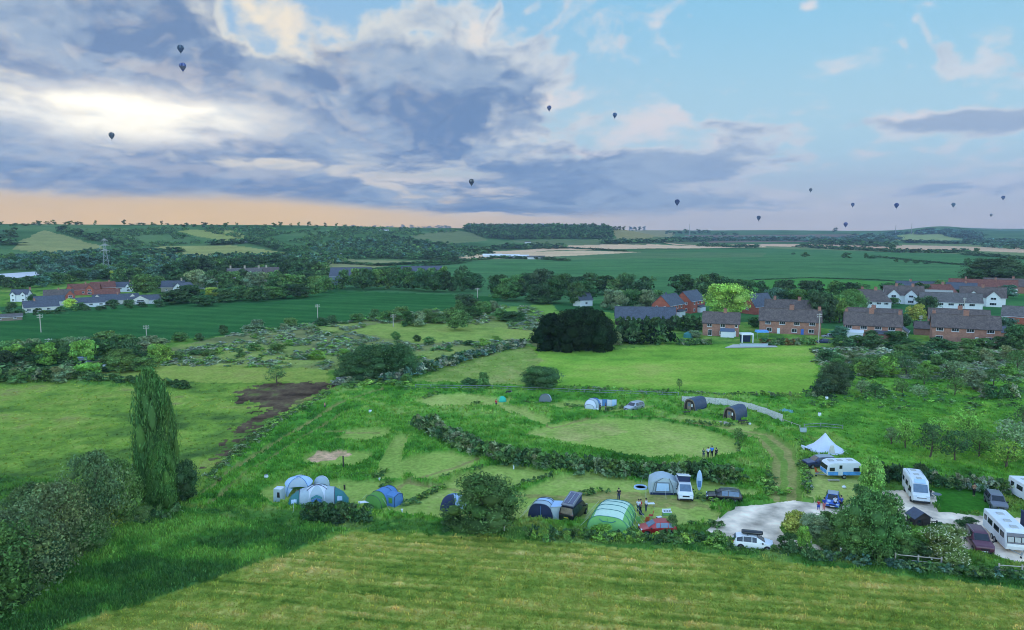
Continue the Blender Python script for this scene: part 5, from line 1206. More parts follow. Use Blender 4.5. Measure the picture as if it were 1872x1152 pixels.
car(1820, 926, -112, 'suv', 'grey', 'grey car facing forward beside the clipped lawn', 4.5, 1.85, 1.65)
car(1788, 1000, -108, 'suv', 'maroon', 'dark maroon off road car parked beside the big caravan', 4.8, 1.95, 1.85, rack=True)
# white coachbuilt motorhome
mh = empty('motorhome', here(1674, 908), R(-108), 'white motorhome parked on the gravel before the thorn hedge', 'motorhome')
def mring(x, w, z0, zb, zt, wt, L=6.4, hw=1.08, Hh=2.85):
    h = [(x*L, w*hw*.95, z0*Hh), (x*L, w*hw, (z0+.06)*Hh), (x*L, w*hw, zb*Hh), (x*L, wt*hw, zt*Hh)]
    return h+[(x*L, 0, zt*Hh+.03)]+[(a, -b, c) for a, b, c in reversed(h)]
ms = [(-.5, .97, .14, .90, .94, .88), (-.48, 1, .12, .94, .99, .90), (.0, 1, .11, .94, 1, .90), (.20, 1, .11, .92, .99, .88), (.30, .98, .11, .62, .84, .80), (.395, .96, .11, .44, .50, .84), (.47, .92, .12, .38, .42, .80), (.5, .84, .14, .30, .34, .72)]
MB().loft([mring(*s) for s in ms]).build('body', 'white', mh)
q = [mring(*ms[4])[3], mring(*ms[4])[5], mring(*ms[5])[5], mring(*ms[5])[3]]
MB().poly([p+Vector((.05, 0, .03)) for p in inset_quad(q, .06, 0)]).build('windscreen', 'bglass', mh)
for sd in (1, -1):
    for x, z, w, h_, m in ((1.55, 1.55, .8, .6, 'glass'), (-.4, 1.75, 1.1, .5, 'glass'), (-2.3, 1.75, .8, .5, 'glass')):
        fr = MB().box((0, 0, 0), (w+.1, .05, h_+.1)).build('side_window', 'trim', mh, loc=(x, sd*1.085, z)); MB().box((0, 0, 0), (w, .07, h_)).build('pane', m, fr)
    box('headlight', 'lampw', mh, (3.12, sd*.72, 1.12), (.14, .36, .2)); box('wing_mirror', 'trim', mh, (2.0, sd*1.25, 1.6), (.12, .22, .3))
    for x in (-1.7, 2.1):
        w_ = MB().tube((0, -.12, 0), (0, .12, 0), .35, 14).build('wheel', 'tyre', mh, loc=(x, sd*.98, .35)); MB().tube((0, -.13, 0), (0, .13, 0), .2, 10).build('rim', 'rim', w_)
box('front_number_plate', 'plate', mh, (3.22, 0, .62), (.04, .55, .13)); box('front_bumper', 'trim', mh, (3.14, 0, .46), (.2, 2.0, .26)); box('grille', 'trim', mh, (3.17, 0, .95), (.06, 1.1, .12))
box('door', 'cream', mh, (.7, -1.09, 1.35), (.65, .04, 1.8))
for x in (-2.3, -.5, 1.0): box('roof_vent', 'cgrey', mh, (x, 0, 2.9), (.6, .6, .12))
box('roof_window', 'tsky', mh, (1.62, 0, 2.66), (.8, 1.3, .06), ('Y', R(24)))  # pale blue stands for reflected sky, painted onto the cab roof panel
MB().tube((-2.6, .8, 2.95), (-.2, .8, 2.95), .03).tube((-2.6, -.8, 2.95), (-.2, -.8, 2.95), .03).build('roof_rail', 'steel', mh)
# caravans
def caravan(px, py, hd, L, label, body='white', stripe=None, wins=(), front='bglass', door=None, prof='modern', name='caravan', twin=False):
    r = empty(name, here(px, py), R(hd), label, 'caravan'); hw = 1.12
    if prof == 'modern': out = [(-.5, .42), (.47, .42), (.5, .85), (.497, 1.25), (.455, 2.1), (.43, 2.45), (.38, 2.58), (-.46, 2.6), (-.5, 2.5)]
    else: out = [(-.485, .5), (.475, .5), (.5, .95), (.495, 1.35), (.47, 1.95), (.43, 2.2), (.33, 2.36), (-.35, 2.42), (-.44, 2.32), (-.485, 2.05), (-.5, 1.3)]
    out = [(x*L, z) for x, z in out]; b = MB()
    n = len(out); ins = .10
    cx_, cz_ = 0, 1.5
    small = [(cx_+(x-cx_)*.965, cz_+(z-cz_)*.94) for x, z in out]
    b.loft([[(x, -hw, z) for x, z in small], [(x, -hw+ins, z) for x, z in out], [(x, hw-ins, z) for x, z in out], [(x, hw, z) for x, z in small]], True)
    b.build('body', body, r)
    if stripe:
        for sd in (1, -1): MB().prism([(-.455*L, .56), (.455*L, .56), (.474*L, 1.05), (-.474*L, 1.05)], sd*hw, sd*(hw+.015), 'y').build('side_stripe', stripe, r)
        MB().box((L*.496, 0, 1.0), (.04, 2*hw-.3, .5)).build('front_stripe', stripe, r)
    for (x, z, w, h_, s) in wins:
        for sd in ((1, -1) if s == 0 else (s,)):
            fr = MB().box((0, 0, 0), (w+.1, .05, h_+.1)).build('side_window', 'trim', r, loc=(x, sd*(hw+.005), z)); MB().box((0, 0, 0), (w, .08, h_)).build('pane', 'glass', fr)
    fx = L*(.488 if prof == 'modern' else .487)
    if front and prof == 'modern': MB().box((0, 0, 0), (.05, 2.05, 1.15), ('Y', R(-13))).build('front_panel', 'navy', r, loc=(L*.482, 0, 1.72))
    if front:
        for k in (-1, 0, 1):
            fr = MB().box((0, 0, 0), (.06, .66, .62), ('Y', R(-13 if prof == 'modern' else -8))).build('front_window', 'trim', r, loc=(fx, k*.68, 1.62)); MB().box((.02, 0, 0), (.05, .58, .54), ('Y', R(-13 if prof == 'modern' else -8))).build('pane', front, fr)
    if door:
        dr_ = MB().box((0, 0, 0), (.65, .05, 1.75)).build('door', door[1], r, loc=(door[0], door[2]*(hw+.02), 1.42)); MB().box((0, 0, .35), (.42, .08, .5)).build('door_window', 'glass', dr_)
    for x in ((-.4, .4) if twin else (0,)):
        for sd in (1, -1):
            w_ = MB().tube((0, -.1, 0), (0, .1, 0), .33, 14).build('wheel', 'tyre', r, loc=(x, sd*1.06, .33)); MB().tube((0, -.11, 0), (0, .11, 0), .2, 10).build('rim', 'rim', w_)
    h = MB()
    for sd in (1, -1): h.tube((L*.5-.2, sd*.7, .45), (L*.5+1.15, 0, .45), .05)
    h.tube((L*.5+1.0, 0, .1), (L*.5+1.0, 0, .75), .04).build('hitch', 'steel', r)
    MB().tube((L*.5+1.0, -.05, .12), (L*.5+1.0, .05, .12), .13, 10).build('jockey_wheel', 'tyre', r)
    for x in (-.25*L, .05*L, .3*L): box('roof_vent', 'cgrey', r, (x, 0, 2.62 if prof == 'modern' else 2.42), (.7, .7, .1))
    for sd in (1, -1): box('tail_light', 'lampr', r, (-L*.5-.01, sd*.85, .8), (.05, .18, .4))
    return r
caravan(1536, 871, 181, 5.0, 'blue and white touring caravan parked in front of the bell tent', stripe='plasb', prof='old', wins=[(1.75, 1.42, .62, .42, 1), (-1.75, 1.35, .8, .42, 1), (0, 1.5, .9, .5, -1)], front='glass', door=(.55, 'white', 1))
caravan(1836, 990, -105, 6.8, 'long white twin axle caravan beside the dark maroon car', wins=[(-2.6, 1.75, .6, .5, 0), (-1.2, 1.75, 1.2, .5, 0), (.6, 1.75, 1.3, .5, 0), (2.2, 1.75, .9, .5, 0)], twin=True, stripe=None)
caravan(1884, 920, -97, 6.6, 'white caravan cut by the right edge behind the grey car', wins=[(-2.2, 1.8, .6, .5, 0), (-.6, 1.8, 1.2, .5, 0), (1.4, 1.8, 1.0, .5, 0)])
av = empty('caravan_awning', here(1880, 985), R(-105), 'dark blue awning on the far side of the long white caravan', 'awning')
MB().prism([(0, 0), (2.6, 0), (2.6, 1.9), (0, 2.45)], -2.4, 2.4, 'x').build('awning_body', 'tnavy', av)
MB().prism([(-.05, 2.47), (2.7, 1.92), (2.7, 2.0), (-.05, 2.55)], -2.5, 2.5, 'x').build('awning_roof', 'tnavy', av)
# bell tent
bt_ = empty('bell_tent', here(1507, 828), 0, 'white canvas bell tent with sharp central peak behind the caravan', 'bell tent')
k = 14; Rb = 2.75
def ringp(r, z, rr_=1): return [(r*math.cos(6.2832*j/k), r*math.sin(6.2832*j/k), z-(.10 if j % 2 else 0)*rr_) for j in range(k)]
MB().loft([ringp(Rb, .0, 0), ringp(Rb-.02, .75, 0)], True, caps=False).build('tent_wall', 'cgrey', bt_)
MB().loft([ringp(Rb+.12, .66), ringp(Rb*.62, 1.38), ringp(Rb*.30, 2.25, .5), ringp(.05, 3.25, 0)], True, caps=False).build('tent_roof', 'canvas', bt_, True)
MB().tube((0, 0, 3.1), (0, 0, 3.4), .04).build('centre_pole', 'wood', bt_)
MB().prism([(-.7, .02), (.7, .02), (.25, 2.0), (-.25, 2.0)], -2.55, -2.5, 'y').build('door_flap', 'cream', bt_)
MB().loft([[(-3.6, -.8, 0), (-3.6, .6, 0)], [(-3.5, -.8, 1.15), (-3.5, .6, 1.15)], [(-2.5, -1.2, .85), (-2.6, .8, .85)]], caps=False).build('porch_flap', 'canvas', bt_)
for j in range(k): a = 6.2832*j/k; MB().tube((Rb*math.cos(a), Rb*math.sin(a), .7), (4.0*math.cos(a), 4.0*math.sin(a), .02), .012, 3).build('guy_rope', 'plasw', bt_)
# wooden pods
for (x, y, lb) in ((1271, 752, 'dark wooden camping pod at the left end of the reed screen'), (1344, 768, 'dark wooden camping pod in front of the middle of the reed screen')):
    r = empty('camping_pod', here(x, y), R(222), lb, 'camping pod', 'camping pods by the reed screen')
    def parch(x_, s=1.0): return [(x_, yy*s, zz*s+.25) for _, yy, zz in arch(0, 1.3, 2.45, 14, .62, .95)]
    MB().loft([parch(-2.0, 1.03), parch(2.0, 1.03)], caps=False).build('roof_shell', 'podroof', r, True)
    MB().poly(parch(1.85)).build('front_wall', 'dwood', r); MB().poly(parch(-1.9)[::-1]).build('rear_wall', 'dwood', r)
    MB().loft([parch(1.9, 1.0), parch(2.0, 1.04), parch(2.0, .93), parch(1.9, .93)], caps=False).build('arch_trim', 'wood', r)
    dd = box('door', 'wood', r, (1.9, -.15, 1.2), (.06, .8, 1.75)); box('door_window', 'bglass', dd, (.03, 0, .4), (.04, .35, .5)); box('side_pane', 'frame', r, (1.9, .48, 1.55), (.05, .25, .55))
    box('floor', 'dwood', r, (0, 0, .14), (4.0, 2.3, .24)); box('deck', 'pwood', r, (2.9, 0, .12), (1.5, 2.4, .16)); box('step', 'pwood', r, (3.85, .2, .06), (.4, 1.2, .1))
    bn = empty('picnic_bench', here(x-16 if x < 1300 else x+14, y+8), R(20), 'small dark picnic bench beside the %s pod' % ('left' if x < 1300 else 'right'), 'bench')
    box('table_top', 'dwood', bn, (0, 0, .74), (1.6, .7, .05)); box('seat', 'dwood', bn, (0, .62, .44), (1.6, .28, .05)); box('seat', 'dwood', bn, (0, -.62, .44), (1.6, .28, .05))
    for s in (-.6, .6): MB().tube((s, -.6, 0), (s, -.2, .74), .04).tube((s, .6, 0), (s, .2, .74), .04).build('leg', 'dwood', bn)
# reed screen: each panel its own part
rs_ = empty('reed_screen', here(1340, 756), 0, 'long pale reed screen fence curving behind the two pods', 'screen fence')
ln = WP([(1246, 740), (1284, 742), (1330, 746), (1372, 754), (1402, 764), (1430, 775)])
pts = []
for a, b in zip(ln[:-1], ln[1:]):
    n = max(1, round((b-a).length/2.0)); pts += [a.lerp(b, i/n) for i in range(n)]
pts.append(ln[-1]); o0 = rs_.location
for i, (a, b) in enumerate(zip(pts[:-1], pts[1:])):
    d = (b-a).normalized(); nn = Vector((-d.y, d.x, 0))*.03; a2, b2 = a-o0+d*.03, b-o0-d*.03; h1, h2 = 1.78+random.uniform(-.08, .08), 1.78+random.uniform(-.08, .08)
    V_ = [a2-nn, b2-nn, b2+nn, a2+nn]; m = MB(); m.V = [tuple(v) for v in V_]+[tuple(v+Vector((0, 0, h))) for v, h in zip(V_, (h1, h2, h2, h1))]
    m.F = [(3, 2, 1, 0), (4, 5, 6, 7), (0, 1, 5, 4), (1, 2, 6, 5), (2, 3, 7, 6), (3, 0, 4, 7)]; m.build('reed_panel', 'reed', rs_)
    MB().tube(a-o0+nn*2, a-o0+nn*2+Vector((0, 0, 1.95)), .05).build('post', 'wood', rs_)
# ---- the big green striped tunnel tent
t = empty('tunnel_tent', here(1119, 958), R(70), 'large lime green tunnel tent with pale ribbed roof', 'tent')
secs = [(-3.4, 2.5, .05), (-2.5, 2.45, 1.9), (-1.2, 2.4, 2.25), (.2, 2.4, 2.3), (1.6, 2.35, 2.2), (3.0, 2.25, 1.9), (3.4, 2.2, .1)]
for i in range(len(secs)-1):
    a0, a1 = arch(*secs[i], n=16, p=.6), arch(*secs[i+1], n=16, p=.6)
    if 0 < i < 5:
        MB().loft([a0[0:6], a1[0:6]], caps=False).build('side_panel', 'tgrn', t, True); MB().loft([a0[5:12], a1[5:12]], caps=False).build('roof_panel', 'tpale', t, True); MB().loft([a0[11:], a1[11:]], caps=False).build('side_panel', 'tgrn', t, True)
    else: MB().loft([a0, a1], caps=False).build('front_panel' if i == 0 else 'rear_panel', 'tgrn', t, True)
for s in secs[1:-1]: MB().path([(x, y*1.012, z*1.012+.01) for x, y, z in arch(*s, n=16, p=.6)], .035, 4).build('pole', 'tteal', t)
MB().path([(-2.78, y, z) for y, z in ((-1.0, 1.62), (-.6, 1.36), (.6, 1.36), (1.0, 1.62))], .045, 4).build('door_zip', 'tteal', t)
MB().path([(-3.43, 0, .12), (-2.62, 0, 1.72)], .02, 4).build('centre_zip', 'tgreen', t)
# ---- black fronted drive-away awning with pale roof
t = empty('drive_away_awning', here(994, 942), R(72), 'pale roofed awning with black front beside the black campervan', 'awning')
tunnel(t, [(-1.5, 1.55, 2.0), (-.5, 1.5, 2.1), (.6, 1.45, 2.0), (1.4, 1.35, 1.8), (1.9, 1.3, .1)], ['tlg', 'tsky', 'tlg', 'tgrey'], p=.62, ends=('tnavy', None), endname='front_panel')
box('mud_wall', 'trim', t, (-1.56, 0, .12), (.10, 3.1, .2)); MB().box((-1.54, 0, .95), (.02, .04, 1.6)).build('zip', 'tblue', t)
MB().loft([[(-1.3, -1.5, 0), (-1.3, -1.25, 1.65)], [(-1.0, -3.0, 0), (-.9, -2.75, 1.75)], ], caps=False).build('link_wall', 'tlg', t)
MB().loft([[(-1.3, -1.2, 1.7), (.9, -1.1, 1.7)], [(-1.0, -2.75, 1.85), (.9, -2.75, 1.85)]], caps=False).build('link_roof', 'tsky', t)
# ---- grey inflatable awning by the white campervan
t = empty('drive_away_awning', here(1212, 898), R(-4), 'light grey inflatable awning joined to the white campervan', 'awning')
def rr_box(x): return [(x, -1.5, 0), (x, -1.45, 1.75), (x, -.8, 2.25), (x, 0, 2.4), (x, .8, 2.25), (x, 1.45, 1.75), (x, 1.5, 0)]
fr_ = [(-1.9, -1.4, .0), (-1.75, -1.35, 1.75), (-.9, -1.3, 2.2), (0, -1.3, 2.35), (.9, -1.3, 2.1), (1.7, -1.35, 1.7), (1.9, -1.4, 0)]
bk_ = [(x, 1.4, z) for x, y, z in fr_]
MB().loft([fr_, [(x, 0, z*1.04) for x, y, z in fr_], bk_], caps=False).build('fly_sheet', 'tlg', t, True)
MB().poly(fr_).build('front_wall', 'tlg', t); MB().poly(bk_[::-1]).build('rear_wall', 'tgrey', t)
box('mud_wall', 'tnavy', t, (0, -1.43, .16), (3.75, .05, .32)); pn = box('window_frame', 'tgrey', t, (-.25, -1.42, 1.05), (2.1, .06, 1.35), taper=.82); box('window_panel', 'tsky', t, (-.25, -1.465, 1.08), (1.75, .05, 1.05), taper=.85)
MB().path([(.55, -1.43, 2.3), (1.05, -1.46, 1.2), (1.2, -1.46, .1)], .05).build('air_beam', 'tgrey', t); MB().path([(-.2, -1.4, 2.33), (-1.3, -1.46, 1.7), (-1.6, -1.46, .2)], .05).build('air_beam', 'tgrey', t)
MB().prism([(1.7, 0), (3.3, 0), (3.3, 1.9), (1.7, 1.95)], -1.2, 1.0, 'y').build('link_tunnel', 'tlg', t); box('side_window', 'tblue', t, (2.45, -1.24, 1.1), (1.2, .04, .7))
# ---- shelter, family tent, annex on the left
t = empty('event_shelter', here(547, 900), R(10), 'pale blue domed event shelter with open arched sides', 'shelter')
for g in range(4):
    a = g*math.pi/2+math.pi/4; P_ = []
    for i in range(9):
        th_ = i/8*math.pi/2; P_.append((2.0*math.cos(th_)**.75*math.cos(a), 2.0*math.cos(th_)**.75*math.sin(a), 2.15*math.sin(th_)**.85))
    MB().path(P_, .05, 5).build('pole', 'tblue', t)
for g in range(4):
    a0, a1 = g*math.pi/2+math.pi/4, (g+1)*math.pi/2+math.pi/4; rows_ = []
    for i in range(6):
        th_ = (.30+.70*i/5)*math.pi/2; row_ = []
        for j in range(7):
            f = j/6; a = a0+(a1-a0)*f; sag = (1-i/5)*math.sin(math.pi*f)*.42; rad_ = 2.0*math.cos(th_)**.75; row_.append((rad_*math.cos(a), rad_*math.sin(a), 2.15*math.sin(th_)**.85+sag*.75))
        rows_.append(row_)
    MB().loft(rows_, caps=False).build('roof_panel', ['tlg', 'tsky', 'tlg', 'tsky'][g], t, True)
    for e, a in ((-1, a0), (1, a1)): # tapering leg panels
        P_ = []
        for i in range(5):
            th_ = .32*i/4*math.pi/2; rad_ = 2.0*math.cos(th_)**.75; z = 2.15*math.sin(th_)**.85; wd = .10+.09*i; P_.append([(rad_*math.cos(a), rad_*math.sin(a), z), (rad_*math.cos(a-e*wd), rad_*math.sin(a-e*wd), z)])
        MB().loft(P_, caps=False).build('leg_panel', 'tsky', t)
MB().loft([[(-1.5, 1.2, 0), (1.3, 1.4, 0)], [(-1.35, 1.1, 1.2), (1.2, 1.25, 1.2)]], caps=False).build('back_wall', 'tgreen', t)
ps = empty('folding_table', here(548, 906), 0, 'low folding camp table under the pale domed shelter', 'table'); box('table_top', 'pwood', ps, (0, 0, .6), (1.1, .6, .04))
for sx in (-.5, .5): MB().tube((sx, -.25, 0), (sx, .25, .6), .02).tube((sx, .25, 0), (sx, -.25, .6), .02).build('leg', 'steel', ps)
t = empty('toilet_tent', here(511, 915), R(-8), 'small white toilet tent with dark panel left of the shelter', 'tent'); MB().box((0, 0, .85), (1.15, 1.1, 1.7), taper=.9).build('tent_body', 'tlg', t); box('tent_roof', 'canvas', t, (0, 0, 1.76), (1.1, 1.05, .12), taper=.6)
MB().prism([(-.05, .6), (.32, .6), (.30, 1.3), (.0, 1.3)], -.58, -.54, 'y').build('window_panel', 'trim', t)
t = empty('family_tent', here(581, 921), R(12), 'large pale centred tent with teal sleeping pods on both sides', 'tent', s=1.08)
dome(t, 0, 0, 1.9, 1.8, 2.35, ['tlg', 'canvas', 'tlg', 'canvas', 'tlg', 'canvas'], 'roof_panel')
for sd, mt in ((-1, 'tteal'), (1, 'tteal')):
    secs_ = [(sd*.9, 1.55, 2.05), (sd*2.0, 1.45, 1.85), (sd*3.0, 1.2, 1.2), (sd*3.6, .9, .25)]
    for i in range(3): MB().loft([arch(*secs_[i], p=.75), arch(*secs_[i+1], p=.75)], caps=False).build('sleeping_pod', mt if i else 'tlg', t, True)
    MB().path([(x*1.01, y*1.012, z*1.012) for x, y, z in arch(*secs_[1])], .04).build('pole', 'pole', t)
    box('pod_window', 'tsky', t, (sd*2.6, -1.28, .95), (.6, .04, .5), ('X', R(-18)))
for a in (.5, 2.64, 3.64, 5.78):
    MB().path([(1.93*math.cos(q)**.8*math.cos(a), 1.83*math.cos(q)**.8*math.sin(a), 2.37*math.sin(q)**.9) for q in [i/8*math.pi/2 for i in range(8)]]+[(0, 0, 2.37)], .04).build('pole', 'pole', t)
MB().loft([[(-.75, -1.75, 0), (-.62, -1.9, 1.5), (0, -1.7, 1.75), (.62, -1.9, 1.5), (.75, -1.75, 0)], [(-.75, -2.3, 0), (-.6, -2.15, 1.35), (0, -2.1, 1.55), (.6, -2.15, 1.35), (.75, -2.3, 0)]], caps=False).build('porch', 'tteal', t)
MB().poly([(-.72, -2.31, 0.02), (-.58, -2.16, 1.3), (0, -2.12, 1.5), (.58, -2.16, 1.3), (.72, -2.31, .02)]).build('door_panel', 'tblue', t)
t = empty('dome_tent', here(588, 893), 0, 'small pale dome tent peeping over the family tent', 'tent'); dome(t, 0, 0, 1.15, 1.1, 1.75, ['canvas', 'tlg'], 'fly_panel'); MB().path([(1.17*math.cos(q), 0, 1.77*math.sin(q)) for q in [i/10*math.pi for i in range(11)]], .03).build('pole', 'pole', t)
t = empty('vis_a_vis_tent', here(701, 918), R(58), 'green and blue tunnel tent with a blue side porch', 'tent')
tunnel(t, [(-2.3, 1.3, .5), (-1.9, 1.4, 1.5), (-.9, 1.4, 1.75), (.5, 1.4, 1.85), (1.5, 1.35, 1.75), (2.3, 1.2, .6)], ['tgreen', 'tgreen', 'tblue', 'tblue', 'tgreen'], ends=('tgreen', 'tgreen'))
MB().loft([[(-.7, -1.1, 0), (-.6, -1.1, 1.45), (.2, -1.1, 1.65), (1.0, -1.1, 1.45), (1.1, -1.1, 0)], [(-.7, -2.5, 0), (-.55, -2.4, 1.35), (.2, -2.35, 1.5), (.95, -2.4, 1.35), (1.1, -2.5, 0)]], caps=True).build('side_porch', 'tblue', t)
MB().path([(-.7, -2.52, 0), (-.55, -2.42, 1.36), (.2, -2.37, 1.52), (.95, -2.42, 1.36), (1.1, -2.52, 0)], .035).build('pole', 'tnavy', t); box('porch_window', 'tgreen', t, (-.66, -1.8, .8), (.04, .6, .7))
tb = empty('folding_table', here(668, 926), R(15), 'white folding table left of the green and blue tent', 'table'); box('table_top', 'plasw', tb, (0, 0, .62), (1.7, .7, .05))
for sx in (-.7, .7): MB().tube((sx, -.3, 0), (sx, .3, .6), .025).tube((sx, .3, 0), (sx, -.3, .6), .025).build('leg', 'steel', tb)
t = empty('dome_tent', here(829, 928), R(50), 'blue dome tent mostly hidden behind the large round tree', 'tent'); dome(t, 0, 0, 1.9, 1.5, 1.75, ['tblue', 'tnavy', 'tsky'], 'fly_panel'); MB().path([(1.92*math.cos(q), 0, 1.78*math.sin(q)) for q in [i/10*math.pi for i in range(11)]], .03).build('pole', 'pole', t)
# ---- back row
t = empty('dome_tent', here(996, 738), R(-10), 'grey green dome tent with pale rim at the back of the camp', 'tent')
tunnel(t, [(0, 1.25, 1.95), (1.5, 1.2, 1.7), (2.6, 1.0, .1)], ['tlg', 'tgrey'], p=.7, ends=('tgrey', None), endname='front_panel'); t.rotation_euler = (0, 0, R(78))
t = empty('dome_tent', here(917, 734), 0, 'tiny aqua green dome tent at the back left', 'tent'); dome(t, 0, 0, 1.0, .9, 1.15, ['taqua', 'tgrn', 'taqua'], 'fly_panel'); MB().path([(1.02*math.cos(q), 0, 1.17*math.sin(q)) for q in [i/10*math.pi for i in range(11)]], .025).build('pole', 'pole', t); MB().loft([[(-.95, -.5, 0), (-.95, .5, 0)], [(-1.9, -.3, .02), (-1.9, .3, .02)]], caps=False).build('groundsheet', 'tgrn', t)
t = empty('tunnel_tent', here(1083, 745), R(60), 'white and teal tunnel tent beside a windbreak at the camp back', 'tent')
tunnel(t, [(-1.5, 1.0, .9), (-1.0, 1.3, 1.75), (.2, 1.35, 1.85), (1.3, 1.3, 1.7), (2.0, 1.0, .3)], ['canvas', 'tlg', 'tblue', 'tteal'], ends=('canvas', None))
t = empty('windbreak', here(1106, 744), R(-6), 'blue and white windbreak standing right of the white teal tent', 'windbreak')
for i in range(4):
    MB().box((-1.5+i*.95+.47, (.1 if i % 2 else -.1), .85), (.93, .03, 1.35), ('Z', R(12 if i % 2 else -12))).build('windbreak_panel', ['canvas', 'tblue', 'canvas', 'tsky'][i], t)
for i in range(5): MB().tube((-1.5+i*.95, 0, 0), (-1.5+i*.95, 0, 1.65), .03).build('pole', 'wood', t)
t = empty('motorcycle', here(931, 722), R(15), 'black motorcycle parked behind the tiny aqua tent', 'motorcycle')
for x in (-.7, .7): MB().lathe([(.22, -.06), (.33, -.04), (.33, .04), (.22, .06)], 12).build('wheel', 'tyre', t, loc=(x, 0, .33)).rotation_euler = (R(90), 0, 0)
MB().loft([[(-.75, -.12, .7), (-.75, .12, .7), (-.75, .1, .85), (-.75, -.1, .85)], [(0, -.16, .6), (0, .16, .6), (0, .14, .92), (0, -.14, .92)], [(.45, -.14, .65), (.45, .14, .65), (.5, .1, .98), (.5, -.1, .98)]], True).build('body', 'black', t); MB().tube((.7, 0, .33), (.42, 0, 1.0), .05).tube((.42, -.35, 1.02), (.42, .35, 1.02), .025).build('fork', 'steel', t); box('engine', 'grey', t, (.05, 0, .42), (.5, .3, .35)); box('seat', 'trim', t, (-.4, 0, .9), (.7, .26, .1))
t = empty('tarpaulin', here(1437, 756), 0, 'crumpled teal tarpaulin lying behind the right end of the reed screen', 'tarpaulin')
n_ = 16; gr = [[((i/n_-.5)*4.6*(1-.3*abs(j/8-.5)), (j/8-.5)*3.2, max(.03, .9*(1-((i/n_-.5)*2)**2)*(1-((j/8-.5)*2)**2)*(.4+1.1*float(fbm(i*.6, j*.8, 3, 14))))) for j in range(9)] for i in range(n_+1)]
MB().loft(gr, caps=False).build('cloth', pmat('teal_tarpaulin', (.12, .30, .28), .6, var=.3), t)
for o in list(COL.objects):
    l_ = o.get('label', '')
    if 'lime green tunnel' in l_: peg_out(o, 2.5, 5.5, 2.1, 5)
    elif 'green and blue tunnel' in l_ or 'pale roofed awning' in l_: peg_out(o, 1.5, 3.2, 1.8, 3)
    elif 'large pale centred' in l_ or 'light grey inflatable' in l_: peg_out(o, 1.8, 5, 1.9, 3)
# ---- loose things of the camp
def chair(px, py, rz, mt, label):
    c = empty('camping_chair', here(px, py), R(rz), label, 'chair'); box('seat', mt, c, (0, 0, .42), (.5, .5, .04)); box('backrest', mt, c, (-.26, 0, .75), (.05, .5, .6), ('Y', R(-12)))
    for sx in (-.22, .22):
        for sy in (-.22, .22): MB().tube((sx, sy, 0), (-sx*.9, sy, .42), .018).build('leg', 'steel', c)
    return c
chair(1173, 946, 40, 'tnavy', 'navy camping chair just in front of the standing couple'); chair(1190, 948, 160, 'redc', 'red camping chair behind the red hatchback'); chair(1167, 958, 80, 'tgrn', 'green camping chair right of the striped tent'); chair(1182, 958, 100, 'orange', 'orange camping chair next to the red hatchback bonnet')
chair(1703, 912, 10, 'tgrey', 'grey camping chair right of the motorhome'); chair(1494, 868, 10, 'orange', 'rust coloured chair between navy car and caravan')
kt = empty('camp_kitchen', here(1219, 948), R(4), 'white topped camp kitchen stand behind the red hatchback', 'camp kitchen')
box('worktop', 'plasw', kt, (0, 0, .85), (1.15, .5, .05)); box('shelf', 'tgrey', kt, (0, 0, .4), (1.05, .45, .03)); box('windshield', 'plasw', kt, (0, .24, 1.0), (1.1, .03, .3)); box('cupboard', 'tgrn', kt, (0, 0, .6), (1.0, .4, .3))
for sx in (-.52, .52):
    for sy in (-.2, .2): MB().tube((sx, sy, 0), (sx, sy, .83), .02).build('leg', 'steel', kt)
for dx_ in (-.3, .05, .35): tg = MB().tube((0, 0, 0), (0, 0, .16), .1, 10).build('pot', 'steel', None, loc=tuple(kt.location+Vector((dx_, 0, .877)))); tag(tg, '%s cooking pot on the white topped camp kitchen' % {-.3: 'left', .05: 'middle', .35: 'right'}[dx_], 'pot')
cb = empty('cool_box', here(1205, 951), R(20), 'dark cool box on the grass left of the camp kitchen', 'cool box'); box('box', 'tnavy', cb, (0, 0, .2), (.6, .4, .38)); box('lid', 'plasw', cb, (0, 0, .42), (.62, .42, .06))
tb = empty('folding_table', here(1190, 928), R(5), 'small white folding table right of the standing couple', 'table'); box('table_top', 'plasw', tb, (0, 0, .55), (.9, .5, .04))
for sx in (-.4, .4): MB().tube((sx, -.2, 0), (sx, .2, .55), .02).tube((sx, .2, 0), (sx, -.2, .55), .02).build('leg', 'steel', tb)
pb = empty('paddleboard', here(1278, 897), R(78), 'blue and white paddleboard standing upright beside the white campervan', 'paddleboard')
def brd(s, z0=0): return [(0, .38*math.sin(math.pi*min(1, max(0, i/16)))**.55*s*(1 if True else 0), z0+2.9*i/16) for i in range(17)]
bo = [(p[1], p[2]) for p in brd(1)]; bo2 = [(-p[1], p[2]) for p in reversed(brd(1))]
MB().prism([(a_, b_) for a_, b_ in bo+bo2[1:-1]], -.06, .06, 'x').build('board', 'tsky', pb); MB().prism([(-.2, .5), (.2, .5), (.26, 1.4), (-.26, 1.4)], -.075, .075, 'x').build('deck_pad', 'tblue', pb)
pp = empty('paddling_pool', here(1171, 892), 0, 'pale blue deflated paddling pool on the grass left of the grey awning', 'pool')
MB().lathe([(.001, .04), (.7, .05), (.78, .22), (.9, .2), (.95, .03)], 14).build('pool_ring', 'tsky', pp); MB().lathe([(.001, .09), (.68, .09)], 12).build('pool_floor', 'tblue', pp)
gd = empty('garden_table', here(1712, 913), 0, 'blue grey round garden table on the lawn by the motorhome', 'table'); MB().lathe([(.001, .70), (.55, .70), (.55, .75), (.001, .76)], 14).build('table_top', 'tgrey', gd)
for a in (0, 2.09, 4.19): MB().tube((.45*math.cos(a), .45*math.sin(a), 0), (.08*math.cos(a), .08*math.sin(a), .7), .025).build('leg', 'steel', gd)
